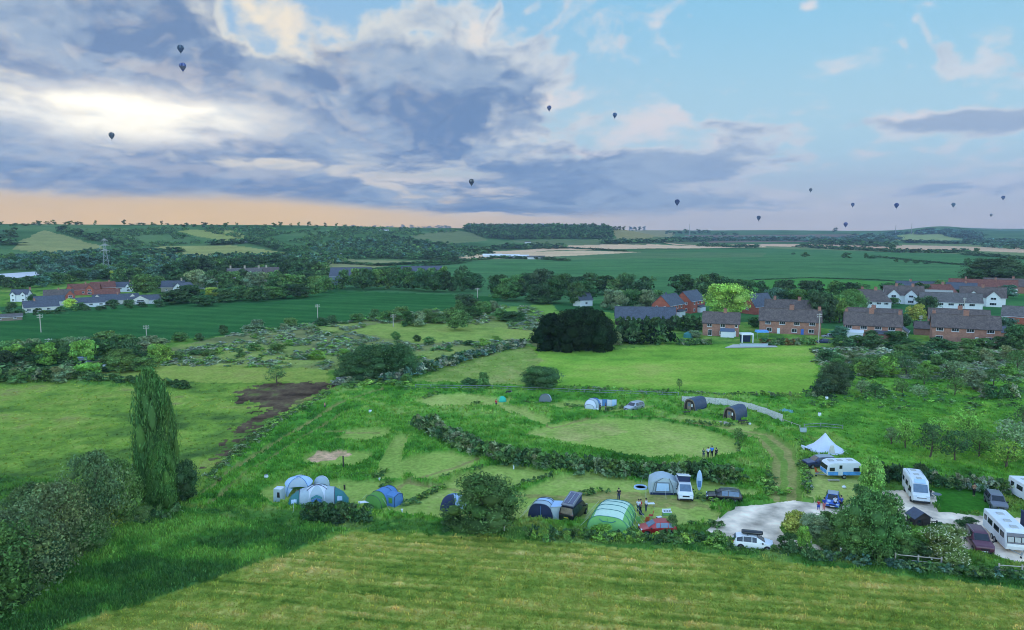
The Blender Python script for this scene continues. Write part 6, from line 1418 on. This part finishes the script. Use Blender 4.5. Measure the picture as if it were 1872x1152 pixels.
# black playhouse with its fence, raised bed
ph = empty('playhouse', here(1678, 962), R(6), 'small black timber playhouse with pointed roof beside the drive', 'playhouse')
MB().prism([(-.95, 0), (.95, 0), (.95, 1.35), (0, 2.0), (-.95, 1.35)], -.8, .8, 'y').build('wall', 'dwood', ph)
rf = MB()
for s in (-1, 1): rf.prism([(0, 2.08), (s*1.15, 1.3), (s*1.15, 1.22), (0, 2.0)], -.95, .95, 'y')
rf.build('roof', 'podroof', ph); box('door', 'dwood', ph, (.2, -.82, .6), (.5, .04, 1.1)); box('window', 'glass', ph, (-.45, -.82, .95), (.4, .04, .35))
def railfence(line, label, hpost=1.1, rails=(.5, .95), step=2.2, mt='pwood', group=None):
    w = WP(line); r = empty('rail_fence', w[0], 0, label, 'fence', group); L = []
    for a, b in zip(w[:-1], w[1:]):
        n = max(1, round((b-a).length/step)); L += [a.lerp(b, i/n) for i in range(n)]
    L.append(w[-1]); o = w[0]
    for p in L: MB().box((p.x-o.x, p.y-o.y, hpost/2), (.12, .12, hpost)).build('post', mt, r)
    for z in rails:
        m = MB()
        for a, b in zip(L[:-1], L[1:]): m.tube(a-o+Vector((0, 0, z)), b-o+Vector((0, 0, z)), .05, 4)
        m.build('rail', mt, r)
    return r
railfence([(1649, 962), (1664, 963)], 'short dark rail fence left of the black playhouse', .9, (.4, .75), 1.2, 'dwood'); railfence([(1694, 963), (1712, 965)], 'short dark rail fence right of the black playhouse', .9, (.4, .75), 1.2, 'dwood')
railfence([(1636, 1032), (1720, 1040)], 'pale post and rail fence before the garden shrubs', 1.3, (.6, 1.1), 2.4); railfence([(1825, 1052), (1910, 1058)], 'pale post and rail fence at the lower right corner', 1.3, (.6, 1.1), 2.4)
railfence([(760, 712), (900, 714), (1040, 720), (1240, 727)], 'thin pale wire fence along the back of the camp', 1.15, (.55, 1.05), 3.5, 'steel'); railfence([(1432, 775), (1462, 786)], 'pale rail between reed screen and the grey sign', .9, (.8,), 2.0, 'pwood'); railfence([(1470, 786), (1500, 784), (1540, 788)], 'thin wire fence right of the grey sign', 1.1, (.5, 1.0), 3, 'steel')
rbd = empty('raised_bed', here(1645, 975), R(-4), 'brick edged raised bed of flowers left of the black playhouse', 'raised bed')
for (x, y, w, d) in ((0, -.6, 2.6, .15), (0, .6, 2.6, .15), (-1.23, 0, .14, 1.05), (1.23, 0, .14, 1.05)): box('bed_wall', 'brick2', rbd, (x, y, .22), (w, d, .45))
box('soil', 'dwood', rbd, (0, 0, .2), (2.3, 1.04, .4))
for i in range(5): tag(link('flowering_plant', PROTO['flowfar'], None, tuple(rbd.location+Vector((-.95+.47*i, .1*(i % 2), .4))), i), '%s flowering plant from the left in the raised bed' % ORD[i], 'plant', 'plants in the raised bed'); COL.objects[-1]
for o in COL.objects:
    if o.name.startswith('flowering_plant'): o.scale = (.6, .6, .55); o.color = jit(TON['pale'])
def post(px, py, h, label, mt='pwood', w=.12, name='post', cat='post'):
    r = empty(name, here(px, py), 0, label, cat); box('shaft', mt, r, (0, 0, h/2), (w, w, h)); box('cap', mt, r, (0, 0, h+.02), (w*1.3, w*1.3, .04)); return r
post(628, 862, 2.3, 'dark wooden post standing on the mown lane behind the dome tents', 'dwood', .16); post(922, 974, 1.1, 'pale stake at the foot of the large round tree')
for x, y, lb in ((694, 882, 'white marker post behind the green and blue tent'), (735, 940, 'white marker peg below the green and blue tent'), (734, 917, 'white bucket post right of the blue side porch'), (630, 895, 'dark stump post between family tent and green tent'), (939, 858, 'white marker post behind the round tree'), (1065, 868, 'white marker post below the bramble hedge')):
    post(x, y, .6, lb, 'dwood' if 'dark' in lb else 'plasw', .2)
for x, y, lb in ((1548, 1010, 'pale stake in front of the ash tree'), (1594, 1022, 'pale stake under the tallest garden tree'), (1482, 1003, 'pale stake by the small upright tree'), (1536, 1020, 'short pale stake at the edge of the dark shrub')): post(x, y+2, 1.2, lb)
sg = empty('notice_board', here(1468, 795), 0, 'grey notice board on two posts by the bell tent', 'sign'); box('board', 'tlg', sg, (0, 0, .85), (1.1, .06, .75)); box('board_frame', 'steel', sg, (0, .05, .85), (1.2, .04, .85))
for s in (-.5, .5): box('post', 'wood', sg, (s, .1, .65), (.08, .08, 1.3))
def bin_(px, py, label, mt='plasw'):
    b = empty('water_butt', here(px, py), 0, label, 'container'); MB().lathe([(.24, 0), (.3, .25), (.3, .75), (.24, .95)], 12).build('barrel', mt, b); MB().lathe([(.001, 1.0), (.26, .96), (.27, .93)], 12).build('lid', 'tgrey', b)
bin_(487, 880, 'white water butt standing alone at the left of the camp'); bin_(677, 758, 'blue white water butt on the rough grass near the dark earth'); bin_(1498, 763, 'white drum lying in the grass above the bell tent'); bin_(1511, 733, 'white drum under the dark hawthorn')
for i, (x, y, lb) in enumerate([(1483, 893, 'white bag on the caravan lawn left of the blue car'), (1543, 893, 'white bag on the caravan lawn right of the blue car'), (1371, 777, 'white bucket beside the right pod'), (1007, 738, 'white cool bag by the grey green dome tent'), (1092, 750, 'white bag at the mouth of the white teal tent')]):
    b = empty('carrier_bag', here(x, y), i, lb, 'bag'); MB().ball((0, 0, .2), .25, (1.2, 1, .8)).build('bag', 'plasw', b); MB().path([(-.12, 0, .38), (0, 0, .52), (.12, 0, .38)], .02).build('handle', 'plasw', b)
stp = empty('caravan_step', here(1524, 880), 0, 'pale plank step laid in front of the blue and white caravan', 'step'); box('tread', 'pwood', stp, (0, 0, .2), (1.6, .4, .06)); box('side', 'pwood', stp, (-.7, 0, .08), (.06, .38, .17)); box('side', 'pwood', stp, (.7, 0, .08), (.06, .38, .17))
# scrap heap on the left
for i in range(16):
    p = here(150+i*4.4+random.uniform(-2, 2), 671+random.uniform(-3, 2)); mt = random.choice(['plasw', 'redc', 'tgrey', 'steel', 'tblue', 'wood', 'pwood'])
    r = MB().box((0, 0, 0), (random.uniform(.5, 1.3), random.uniform(.4, .9), random.uniform(.3, .8)), ('X', random.uniform(-.5, .5)), taper=random.uniform(.6, 1)).build('scrap_piece', mt, None, loc=p+Vector((0, 0, .25)), rz=random.uniform(0, 3)); tag(r, '%s piece of scrap from the left in the heap beside the thicket' % ORD[i], 'scrap', 'scrap heap by the thicket')
sh = empty('garden_shed', here(157, 668), R(12), 'small pale blue shed at the left end of the scrap heap', 'shed'); MB().prism([(-1.4, 0), (1.4, 0), (1.4, 1.9), (-1.4, 2.3)], -.9, .9, 'y').build('wall', 'tgrey', sh); MB().prism([(-1.6, 2.36), (1.6, 1.9), (1.6, 1.97), (-1.6, 2.43)], -1.1, 1.1, 'y').build('roof', 'tsky', sh); box('door', 'tlg', sh, (.3, -.92, .9), (.8, .05, 1.7))
dc = car(4, 692, 20, 'suv', 'navy', 'dark car half seen at the left edge of the meadow', 4.5, 1.85, 1.7)
sk = empty('skip', here(628, 700), R(20), 'small dark metal skip at the end of the dark earth', 'skip'); MB().prism([(-1.1, 0), (1.1, 0), (1.6, 1.2), (-1.6, 1.2)], -.8, .8, 'y').build('skip_body', 'trim', sk); MB().box((0, 0, 1.24), (3.2, 1.7, .08)).build('skip_rim', 'steel', sk)
# ---- people
P_ = [(907, 745, -60, 'redc', 'denim', 'person in a red top standing before the tiny aqua tent', 'stand', 1.75), (1097, 753, 200, 'kshirt', 'kshirt', 'person in black left of two before the windbreak', 'one', 1.75), (1107, 752, -20, 'kshirt', 'denim', 'person in black right of two before the windbreak', 'stand', 1.7),
 (1286, 838, 80, 'gshirt', 'denim', 'person in dark green, leftmost of four on the mown pitch', 'stand', 1.55), (1294, 837, 100, 'wshirt', 'kshirt', 'person in pale shirt, second of four on the mown pitch', 'stand', 1.75), (1301, 836, 70, 'bshirt', 'kshirt', 'person in bright blue shirt among four on the pitch', 'one', 1.85), (1309, 838, 110, 'kshirt', 'kshirt', 'person in black, rightmost of four on the mown pitch', 'walk', 1.7),
 (1167, 937, 60, 'wshirt', 'denim', 'person in white shirt standing right of the striped tent', 'stand', 1.75), (1171, 936, 200, 'redc', 'kshirt', 'person in red half hidden behind the white shirted person', 'stand', 1.68), (1181, 936, 150, 'wshirt', 'denim', 'person in pale blue shirt facing the folding table', 'one', 1.8),
 (1496, 933, 80, 'redc', 'nshirt', 'child in red jacket and blue skirt on the gravel', 'stand', 1.4), (1506, 933, 95, 'nshirt', 'pshirt', 'person in royal blue with bare legs beside the child', 'one', 1.72), (1526, 931, 90, 'wshirt', 'kshirt', 'person in blue and white top at the small car front', 'phone', 1.75), (1537, 931, 100, 'nshirt', 'kshirt', 'person in navy standing right of the small blue car', 'stand', 1.82),
 (1780, 907, -85, 'tan', 'kshirt', 'person in tan and black standing at the back of the lawn', 'phone', 1.8), (1131, 915, 90, 'kshirt', 'denim', 'dark haired person behind the striped tunnel tent', 'stand', 1.7), (594, 749, 0, 'pshirt', 'denim', 'person in pink near the left boundary hedge', 'walk', 1.6)]
for x, y, f, tp, lg, lb, po, hh in P_: person(x, y, f, tp, lg, lb, po, hh, dress='nshirt' if 'skirt' in lb else None)
# ---------------------------------------------------------------- balloons
def balloon(px, py, w, cols, label, grp=None):
    D = 17.0*F/w*math.cos(PITCH); d = ray(px, py); k = D/d.y; p = Vector((0, 0, H))+d*k
    r = empty('hot_air_balloon', p-Vector((0, 0, 13)), random.uniform(0, 1), label, 'balloon', grp)
    prof = [(1.3, 4.5), (2.6, 6.2), (4.6, 9), (6.5, 12), (7.9, 15), (8.5, 17.6), (8.3, 20), (7.1, 22.4), (4.9, 24.3), (2.2, 25.3), (.05, 25.6)]
    prof = [(a, b-4) for a, b in prof]; K = 24; V = []; T = []; Q = []
    for i, (ra, z) in enumerate(prof):
        for j in range(K):
            a = 6.2832*j/K; bulge = 1+.018*(j % 2); V.append((ra*bulge*math.cos(a), ra*bulge*math.sin(a), z))
            c = cols[(2 if 2 <= i <= 4 else 1 if 5 <= i <= 7 and j % 4 < 2 else 0) % len(cols)]; T.append(c)
    for i in range(len(prof)-1):
        for j in range(K): Q.append((i*K+j, i*K+(j+1) % K, (i+1)*K+(j+1) % K, (i+1)*K+j))
    e = link('envelope', mk_mesh('envelope', V, Q, LEAF, T, True), r)
    MB().lathe([(1.25, .5), (1.1, -1.0), (1.05, -1.0)], 12).build('skirt', 'trim', r); MB().box((0, 0, -3.9), (1.5, 1.2, 1.2), taper=1.1).build('basket', 'wood', r)
    MB().tube((0, 0, -2.3), (0, 0, -1.8), .3, 8).build('burner', 'steel', r)
    for sx in (-.6, .6):
        for sy in (-.5, .5): MB().tube((sx, sy, -3.3), (sx*1.5, sy*1.8, -.9), .05, 4).build('rope', 'trim', r)
K0 = (.02, .035, .06); KB = (.02, .05, .12); KK = (.03, .03, .03)
for a in [(330, 88, 11, [K0, (.10, .16, .20), (.01, .03, .07)], 'dark blue grey balloon, upper of the pair at top left'), (334, 121, 11.5, [(.02, .03, .18), (.16, .20, .45), (.08, .06, .06)], 'blue balloon with pale band, lower of the pair at top left'),
  (204, 247, 9.5, [KK, (.16, .15, .13), (.03, .03, .025)], 'blackish grey balloon in front of the bright glow on the left'), (1004, 197, 7.5, [(.03, .03, .10), (.14, .13, .28)], 'purple grey balloon left of two in the upper middle sky'), (1124, 210, 7.5, [KB, (.08, .16, .30)], 'blue balloon right of two in the upper middle sky'),
  (862, 332, 9.5, [KK, (.30, .28, .24), (.02, .02, .02)], 'black and grey patterned balloon low in the middle sky'), (1238, 369, 8.5, [(.012, .02, .09)], 'dark navy balloon low right of the middle'), (1387, 398, 7, [(.03, .05, .08)], 'dark balloon low over the central horizon'), (1482, 347, 5.5, [(.08, .08, .07)], 'small grey balloon above the right horizon'),
  (1559, 374, 6, [(.03, .04, .13)], 'small indigo balloon left of the dark blue one'), (1639, 375, 7.5, [(.015, .03, .16)], 'deep blue balloon in the row of three at right'), (1743, 374, 6.5, [(.08, .13, .17)], 'small teal grey balloon right of the deep blue one'), (1834, 361, 6, [(.03, .05, .15)], 'small blue balloon nearest the right edge'),
  (1812, 393, 4.5, [(.18, .17, .15)], 'tiny pale grey balloon below the rightmost blue one'), (1546, 410, 7, [(.03, .035, .15)], 'indigo balloon just above the right horizon'), (1827, 421, 4.5, [(.25, .20, .13)], 'tiny tan balloon touching the far right horizon')]: balloon(*a)
# ---------------------------------------------------------------- village houses
W2 = lambda xs, z, w=1.3, h=1.0, n=2: [(x, z, w, h, n) for x in xs]
# brick houses behind the bright field
house(1317, 616, 11.6, 7.5, 4.7, 7.9, -4, 'brick', 'tile', 'left brick semi detached house at the edge of the bright field', W2([-3.6, .6], 3.8, 1.6, 1.1)+W2([-3.4], 1.3, 1.3, 2.0)+W2([.4, 2.6], 1.4, 1.5, 1.2)+W2([4.9], 3.8, .9, .9, 1), [(1.2, 0, 1.1, 1.1)], doors=[(4.4, .9, 'white')], ext=[(2.2, 0, 4.2, 2.2, 2.1, 'frame', 'bglass')])
house(1443, 612, 19.5, 8, 4.8, 8.4, -2, 'brick', 'tile', 'long brick terrace with brown roof behind the field hedge', W2([-7, -2.4, 2.2, 7], 3.9, 1.9, 1.1, 3)+W2([-6.5, 1.5, 6.8], 1.5, 1.7, 1.2), [(.5, 0, 1.5, 1.2), (9.2, 0, .9, .9)], doors=[(-3.5, .9, 'white'), (4.0, .9, 'blue')])
house(1440, 588, 17, 8, 4.8, 8.2, -2, 'brick', 'tile', 'brown roofed brick house directly behind the long terrace', W2([-6, 0, 6], 3.9), [(-5, 0, 1, 1), (4, 0, 1.2, 1)])
house(1594, 622, 16.6, 8, 4.9, 8.5, -1, 'brick', 'tile', 'brick terrace with big brown roof, left of the village front row', W2([-7.0, -2.6, 1.6, 5.4], 4.0, 2.0, 1.1, 3)+W2([-7.0, -4.6], 1.4, 1.8, 1.6), [(-.4, 0, 1.5, 1.3), (7.8, 0, .9, .8), (-7.8, .3, .9, .8)], ext=[(-5.2, 0, 5.0, 1.6, 2.3, 'frame', 'white'), (3.6, 0, 6.2, 2.6, 2.4, 'brick', 'slate')])
house(1659, 620, 6, 5.5, 2.7, 4.6, 82, 'cream', 'slate', 'low grey gabled outbuilding right of the left terrace', side=[(0, 1.3, 1.3, 1.0, -1)], name='outbuilding', cat='outbuilding')
house(1764, 628, 18.2, 8, 5.0, 8.6, 1.5, 'brick', 'tile', 'brick terrace with long brown roof, right of the village front row', W2([-7.0, -2.8, 1.2, 6.5], 4.1, 2.0, 1.1, 3)+W2([-7.0], 1.5, 2.0, 1.1, 3)+W2([6.5], 1.5, 2.3, 1.5, 3), [(.2, 0, 1.5, 1.3), (-8.6, .3, .9, .8)], doors=[(3.0, .9, 'white')])
house(1692, 614, 6.5, 6, 2.6, 4.4, 0, 'brick', 'tile', 'low shed with brown roof between the two brick terraces', name='outbuilding', cat='outbuilding'); house(1838, 622, 7, 6, 2.6, 4.2, 0, 'brick', 'slate', 'low slate roofed annex right of the right terrace', W2([1.5], 1.4, 1.4, .9), name='outbuilding', cat='outbuilding')
house(1597, 606, 17, 8, 4.6, 7.8, -1, 'brick', 'tile', 'rear brown roofed range showing above the left terrace', W2([-6, 0, 6], 4), [(-.2, 0, 1.4, .9)]); house(1752, 608, 18, 8, 4.6, 7.8, 1, 'brick', 'tile', 'rear brown roofed range showing above the right terrace', W2([-6, 0, 6], 4), [(.4, 0, 1.4, 1)])
house(1868, 612, 12, 9, 6.2, 9.2, -6, 'brick2', 'tileg', 'tall brick house with grey roof at the right edge', W2([-3.4, 2.5], 5.0, 1.8, 1.0, 3)+W2([-3.4, 2.5], 2.3, 1.9, 1.3, 3), [(2, 0, 1.2, 1)])
house(1588, 564, 18, 11, 3.4, 8.2, -3, 'wrend', 'tile', 'white walled house with hipped brown roof behind the left terrace', W2([-6.5, -3, .5, 4, 7], 2.5, 1.8, 1.1, 3), [(2.5, 0, 1.3, 1.2), (-3, .5, 1.1, 1)], hip=.8, gables=[])
house(1652, 556, 17, 8, 4.4, 8.6, 4, 'wrend', 'tile', 'white house with twin front gables, left of the two', (), [(-3, 0, 1.1, .9), (4, 0, 1.1, .9)], gables=[(-4.6, 5, 2.5, 'wrend'), (2.8, 5, 2.5, 'wrend')])
house(1795, 560, 18, 8, 4.4, 8.8, -3, 'wrend', 'tile', 'white house with twin front gables, right of the two', (), [(0, 0, 1.1, 1)], gables=[(-3.6, 5.4, 2.7, 'wrend'), (4.2, 5.4, 2.7, 'wrend')])
house(1738, 566, 24, 9, 3.4, 7.2, 3, 'wrend', 'tileg', 'low white building with wide greyish pink roof behind the right terrace', W2([-8, -4, 0, 4, 8], 2.3, 2.2, 1.1, 3)); house(1712, 556, 13, 8, 3.2, 6.5, 0, 'cream', pmat('pale_sheet_roof', (.32, .31, .28), .7), 'barn with pale sheet roof among the right village houses', name='barn', cat='barn')
house(1712, 548, 18, 9, 4, 7.6, 4, 'brick', 'tiler', 'red clay roofed house behind the pale barn', (), [(3, 0, 1.1, 1)], hip=.6)
house(1795, 538, 32, 10, 4, 8, -3, 'wrend', 'tiler', 'long red roofed house near the broad oaks', W2([-10, -4, 2, 8], 3, 1.8, 1.1), [(-8, 0, 1, 1), (6, 0, 1, 1)]); house(1850, 536, 28, 10, 4, 8, -6, 'brick', 'tile', 'long brown roofed house at the far right', W2([-8, 0, 8], 3), [(0, 0, 1.2, 1)]); house(1680, 540, 22, 9, 4, 7.4, 2, 'brick', 'slate', 'dark slate roofed house at the back of the right village', (), [(-4, 0, 1, .9)]); house(1748, 542, 18, 9, 4, 7.2, -4, 'brick', 'slate', 'second dark slate roofed house left of the long red roof', (), [(4, 0, 1, .9)])
# the two red brick houses with gable ends
for (x, y, lb) in ((1238, 580, 'front red brick house with slate roof above the barn'), (1276, 571, 'rear red brick house with slate roof beside the maple')):
    house(x, y, 13, 8.2, 5.4, 9.2, 62, 'brick2', 'slate', lb, W2([-3.6, 0, 3.6], 4.3, 1.2, 1.2)+W2([-3.6, 0, 3.6], 1.4, 1.3, 1.2), [], side=[(-1.8, 4.2, 1.0, 1.2, -1), (1.8, 4.2, 1.0, 1.2, -1), (-1.8, 1.5, 1.0, 1.2, -1), (1.8, 1.5, 1.0, 1.2, -1)], group='red brick houses by the maple', ext=[(2, 0, 5, 1.4, 2.2, 'frame', 'slate')])
house(1180, 596, 22, 10, 2.6, 6.6, 2, 'dwood', 'slate', 'long dark slate roofed barn beside the red brick houses', name='barn', cat='barn')
house(1398, 574, 12, 8, 3.6, 8.4, 48, 'brick2', 'slate', 'small brick cottage with white bargeboards behind the maple', W2([2], 2.4), gables=(), side=[(0, 2.2, 1.4, 1.1, -1)], bargeboard='white')
hb = MB()
house(1212, 556, 3, 3, 4.6, 5.4, 0, 'wrend', 'slate', 'narrow white tower beside the red brick houses', W2([0], 3.5, 1.8, 1.0), name='outbuilding', cat='outbuilding')
house(1072, 560, 7, 6, 3.2, 6.6, 35, 'wrend', 'slate', 'white gabled cottage hidden among the middle trees', W2([0], 1.5), side=[(0, 3.2, 1.2, 1.2, -1)])
# left village
house(78, 571, 16, 8, 3.0, 6.2, 12, 'cream', 'slate', 'long cream bungalow with dark slate roof at the crop edge', W2([-6, -1, 3, 7], 1.6, 1.8, 1.0, 3), [(-2.8, 0, .9, 1)], side=[(0, 1.6, 2.4, 1.8, -1)], name='bungalow', cat='bungalow')
house(34, 552, 9.5, 7, 4.6, 7.4, -16, 'wrend', 'slate', 'white cottage with dormers at the left of the village', W2([-3, 2.5], 1.6, 1.2, 1.0), [(5.2, 0, 1, 1.2)], gables=[(-3, 2.6, 1.5, 'wrend'), (2.5, 2.6, 1.5, 'wrend')])
house(90, 560, 15, 7, 2.8, 5.8, 2, 'cream', 'slate', 'slate roofed bungalow right behind the long cream bungalow', W2([-5, 4], 1.6), name='bungalow', cat='bungalow')
house(108, 550, 16, 8, 3.2, 6.8, 3, 'brick', 'tile', 'brown roofed brick house in the middle of the left village', W2([-5, 5], 1.8), [(0, 0, 1, .9)], gables=[(6.2, 5, 3, 'brick2')]); house(152, 540, 19, 8, 4.0, 7.6, -6, 'brick2', 'tiler', 'red roofed brick house with two gables, left of the pair', W2([-7, 0], 2, 1.4, 1.2), [(1, 0, .9, 1)], gables=[(-8, 5, 3, 'brick2'), (4, 5, 3, 'brick2')]); house(190, 536, 15, 8, 4.0, 7.8, 8, 'brick2', 'tiler', 'red roofed brick house, right of the pair in the left village', W2([0, 5], 2, 1.4, 1.2), [(4, 0, .9, 1)], gables=[(-4, 5, 3, 'brick2')])
house(196, 546, 14, 7, 3, 6, 0, 'brick', 'tiler', 'low red roofed annex in front of the right red roofed house', name='outbuilding', cat='outbuilding'); house(228, 534, 15, 8, 3.6, 7, -5, 'wrend', 'slate', 'blue slate roofed white house with roof windows', W2([-3, 3], 2.4, 2.2, 1.2, 3), [(3, 0, 1, 1)], gables=[(2, 3, 2, 'wrend')])
house(163, 562, 16, 7, 2.7, 5.4, 3, 'wrend', 'slate', 'white bungalow with slate roof right of the lime tree', W2([-4, 1, 6], 1.6, 1.8, 1.0, 3), name='bungalow', cat='bungalow'); house(212, 557, 24, 7, 2.9, 6.0, 2, 'cream', 'slate', 'cream bungalow with two pointed front gables', W2([0], 1.7, 2, 1.1, 3), [(1, 0, .8, 1)], gables=[(-9.5, 6, 3.4, 'cream'), (9.0, 6, 3.2, 'cream')], name='bungalow', cat='bungalow'); house(264, 556, 17, 7, 2.6, 5.2, -2, 'wrend', 'slate', 'white bungalow with shallow gable at the right of the row', W2([-6, 6], 1.6, 2, 1.1, 3), gables=[(-2, 9, 2.4, 'cream')], name='bungalow', cat='bungalow')
house(290, 527, 8, 7, 4.6, 8.6, 55, 'wrend', 'slate', 'white gabled house rising above the left village trees', side=[(0, 4.5, 1.2, 1.2, -1)]); house(315, 535, 15, 8, 4.2, 8.2, -8, 'stone', 'slate', 'stone cottage with tall chimney by the wood', W2([-4, 3], 2), [(5.5, 0, 1, 1.8)]); house(346, 536, 9, 7, 3.2, 6, 50, 'wrend', 'slate', 'small white gabled house behind the purple copse', side=[(0, 2, 1, 1, -1)]); house(388, 528, 9, 7, 4, 7.4, 50, 'wrend', 'slate', 'white gable peeping out of the left wood')
house(447, 518, 22, 9, 6, 10, -4, 'stone', 'tileg', 'stone manor with chimneys standing in the left wood', W2([-6, 0, 6], 4.5, 1.2, 1.4), [(-9, 0, 1.1, 1.6), (0, 0, 1.1, 1.6), (9, 0, 1.1, 1.6)]); house(488, 516, 16, 9, 6.5, 10, 3, 'stone', 'tile', 'stone house right of the manor in the left wood', (), [(0, 0, 1.1, 1.4)])
house(0, 588, 18, 6, 2.0, 3.2, 4, 'wood', 'tileg', 'low timber stable at the left edge of the crop', W2([-6, 0, 6], 1.3, 1.2, .8), name='outbuilding', cat='outbuilding')
house(640, 521, 26, 14, 6, 11, -6, 'tgrey', 'slate', 'grey roofed farm barn behind the dark tree belt', name='barn', cat='barn'); house(775, 515, 30, 14, 6, 10.5, 3, 'tgrey', 'slate', 'long grey farm barn with poles behind the tree belt', name='barn', cat='barn')
for i, (x, y, w_) in enumerate([(592, 470, 16), (606, 469, 26), (900, 470, 26), (925, 471, 36), (950, 472, 24), (980, 474, 22), (822, 452, 20), (700, 422, 26), (445, 443, 14), (965, 445, 14)]):
    house(x, y, w_, 8, 2.6, 4.2, 0, 'wrend', 'wrend' if i in (1, 2, 3, 4) else 'tileg', 'far %s building %s' % ('white' if i in (1, 2, 3, 4) else 'pale', ['at the foot of the left hill, left', 'with white roof at the foot of the left hill', 'with white roof, first of the farm sheds', 'with white roof, longest of the farm sheds', 'with white roof, last of the farm sheds', 'right of the white farm sheds', 'on the wooded middle slope', 'on the skyline beside the trees', 'on the left hill slope', 'below the big wood'][i]), name='farm_building', cat='building')
# garden things by the brick houses
gz_ = empty('garden_gazebo', here(1364, 627), R(2), 'white framed garden pavilion with dark front by the patio', 'pavilion'); box('frame_top', 'white', gz_, (0, 0, 2.9), (3.7, 2.6, .5)); box('back_panel', 'tnavy', gz_, (0, .9, 1.4), (3.3, .1, 2.6))
for s in (-1.7, 1.7): box('post', 'white', gz_, (s, -1.1, 1.35), (.3, .3, 2.7))
gp = empty('garden_parasol', here(1392, 620), 0, 'bright blue canopy over the garden by the brick house', 'canopy'); MB().prism([(-1.9, 2.3), (1.9, 2.3), (1.7, 2.9), (-1.7, 2.9)], -1.3, 1.3, 'y').build('canopy', 'plasb', gp)
for s in (-1.7, 1.7): MB().tube((s, -1.1, 0), (s, -1.1, 2.4), .05).build('leg', 'steel', gp)
gw = empty('garden_wall', here(1378, 634), R(1), 'pale blue low garden wall behind the patio', 'wall'); box('wall', 'tlg', gw, (0, 0, .45), (8.5, .3, .9)); box('coping', 'cgrey', gw, (0, 0, .93), (8.7, .4, .08))
tr_ = empty('trampoline', here(1258, 618), 0, 'green topped garden play tent behind the clipped hedge', 'play tent'); MB().lathe([(1.6, .2), (1.5, 1.4), (.1, 2.2)], 8).build('cloth', 'tteal', tr_)
for i, (x, y, mt) in enumerate([(1505, 628, 'navy'), (1515, 618, 'silver'), (1552, 626, 'white'), (1565, 630, 'navy'), (1648, 616, 'silver')]):
    car(x, y, 170+i*7, 'hatch', mt, '%s car parked among the houses, %s' % ({'navy': 'dark', 'silver': 'silver', 'white': 'white'}[mt], ['beside the telegraph pole', 'behind the telegraph pole', 'before the left terrace', 'in the left terrace garden', 'by the grey outbuilding'][i]))
# ---------------------------------------------------------------- poles, pylon, masts
def tpole(px, py, hpx, label, arms=2):
    p = here(px, py); h = hpx*p.y/F; r = empty('telegraph_pole', p, R(20), label, 'utility pole'); MB().tube((0, 0, 0), (0, 0, h), .17, 7, .12).build('pole', 'pwood', r)
    for i in range(arms): a = box('crossarm', 'pwood', r, (0, 0, h-.4-.7*i), (1.9, .1, .12)); [MB().tube((s, 0, .06), (s, 0, .25), .05).build('insulator', 'plasw', a) for s in (-.8, -.3, .3, .8)]
for a in [(75, 608, 34, 'telegraph pole standing in the middle of the dark crop'), (90, 642, 24, 'telegraph pole in the thicket left of the crop edge'), (268, 614, 20, 'telegraph pole at the near edge of the dark crop'), (581, 582, 26, 'telegraph pole in the scrub at the crop edge'), (873, 556, 30, 'telegraph pole before the middle tree belt'), (1496, 630, 58, 'tall telegraph pole right of the long brick terrace'), (1682, 608, 32, 'telegraph pole between the two brick terraces'), (1568, 635, 22, 'thin pole in front of the left terrace'), (719, 598, 24, 'thin pole in the glade of the scrub'), (1762, 570, 26, 'pale pole above the right terrace roof')]: tpole(*a)
def lattice(px, py, hpx, label, name='pylon', base=5.0, arms=True, thick=.14):
    p = here(px, py); h = hpx*p.y/F; r = empty(name, p, R(25), label, 'pylon' if arms else 'mast'); m = MB()
    wd = lambda t: base/2*(1-t)**1.3+.35*(1 if arms else .5)
    N_ = 9; c4 = ((1, 1), (-1, 1), (-1, -1), (1, -1))
    for i in range(N_):
        t0, t1 = i/N_, (i+1)/N_
        for k_ in range(4):
            a, b = c4[k_], c4[(k_+1) % 4]; A0 = (a[0]*wd(t0), a[1]*wd(t0), t0*h); A1 = (a[0]*wd(t1), a[1]*wd(t1), t1*h); B0 = (b[0]*wd(t0), b[1]*wd(t0), t0*h); B1 = (b[0]*wd(t1), b[1]*wd(t1), t1*h)
            m.tube(A0, A1, thick, 4); m.tube(A0, B1, thick*.6, 4); m.tube(B0, A1, thick*.6, 4)
    m.build('lattice_tower', 'steel', r)
    if arms:
        for z, w in ((.66, 6.5), (.80, 8), (.94, 5)): a = MB().prism([(-w/2, z*h), (w/2, z*h), (0, z*h+1.3)], -.12, .12, 'y').build('crossarm', 'steel', r); [MB().tube((s*w/2*.95, 0, z*h), (s*w/2*.95, 0, z*h-1.6), .12, 5).build('insulator', 'steel', a) for s in (-1, 1)]
lattice(195, 502, 66, 'lattice electricity pylon above the left village', thick=.09); lattice(1260, 430, 20, 'thin mast on the central horizon', 'radio_mast', 3, False, .5); lattice(1637, 428, 16, 'left of two thin masts on the right horizon', 'radio_mast', 3, False, .5); lattice(1666, 428, 20, 'right of two thin masts on the right horizon', 'radio_mast', 3, False, .5)
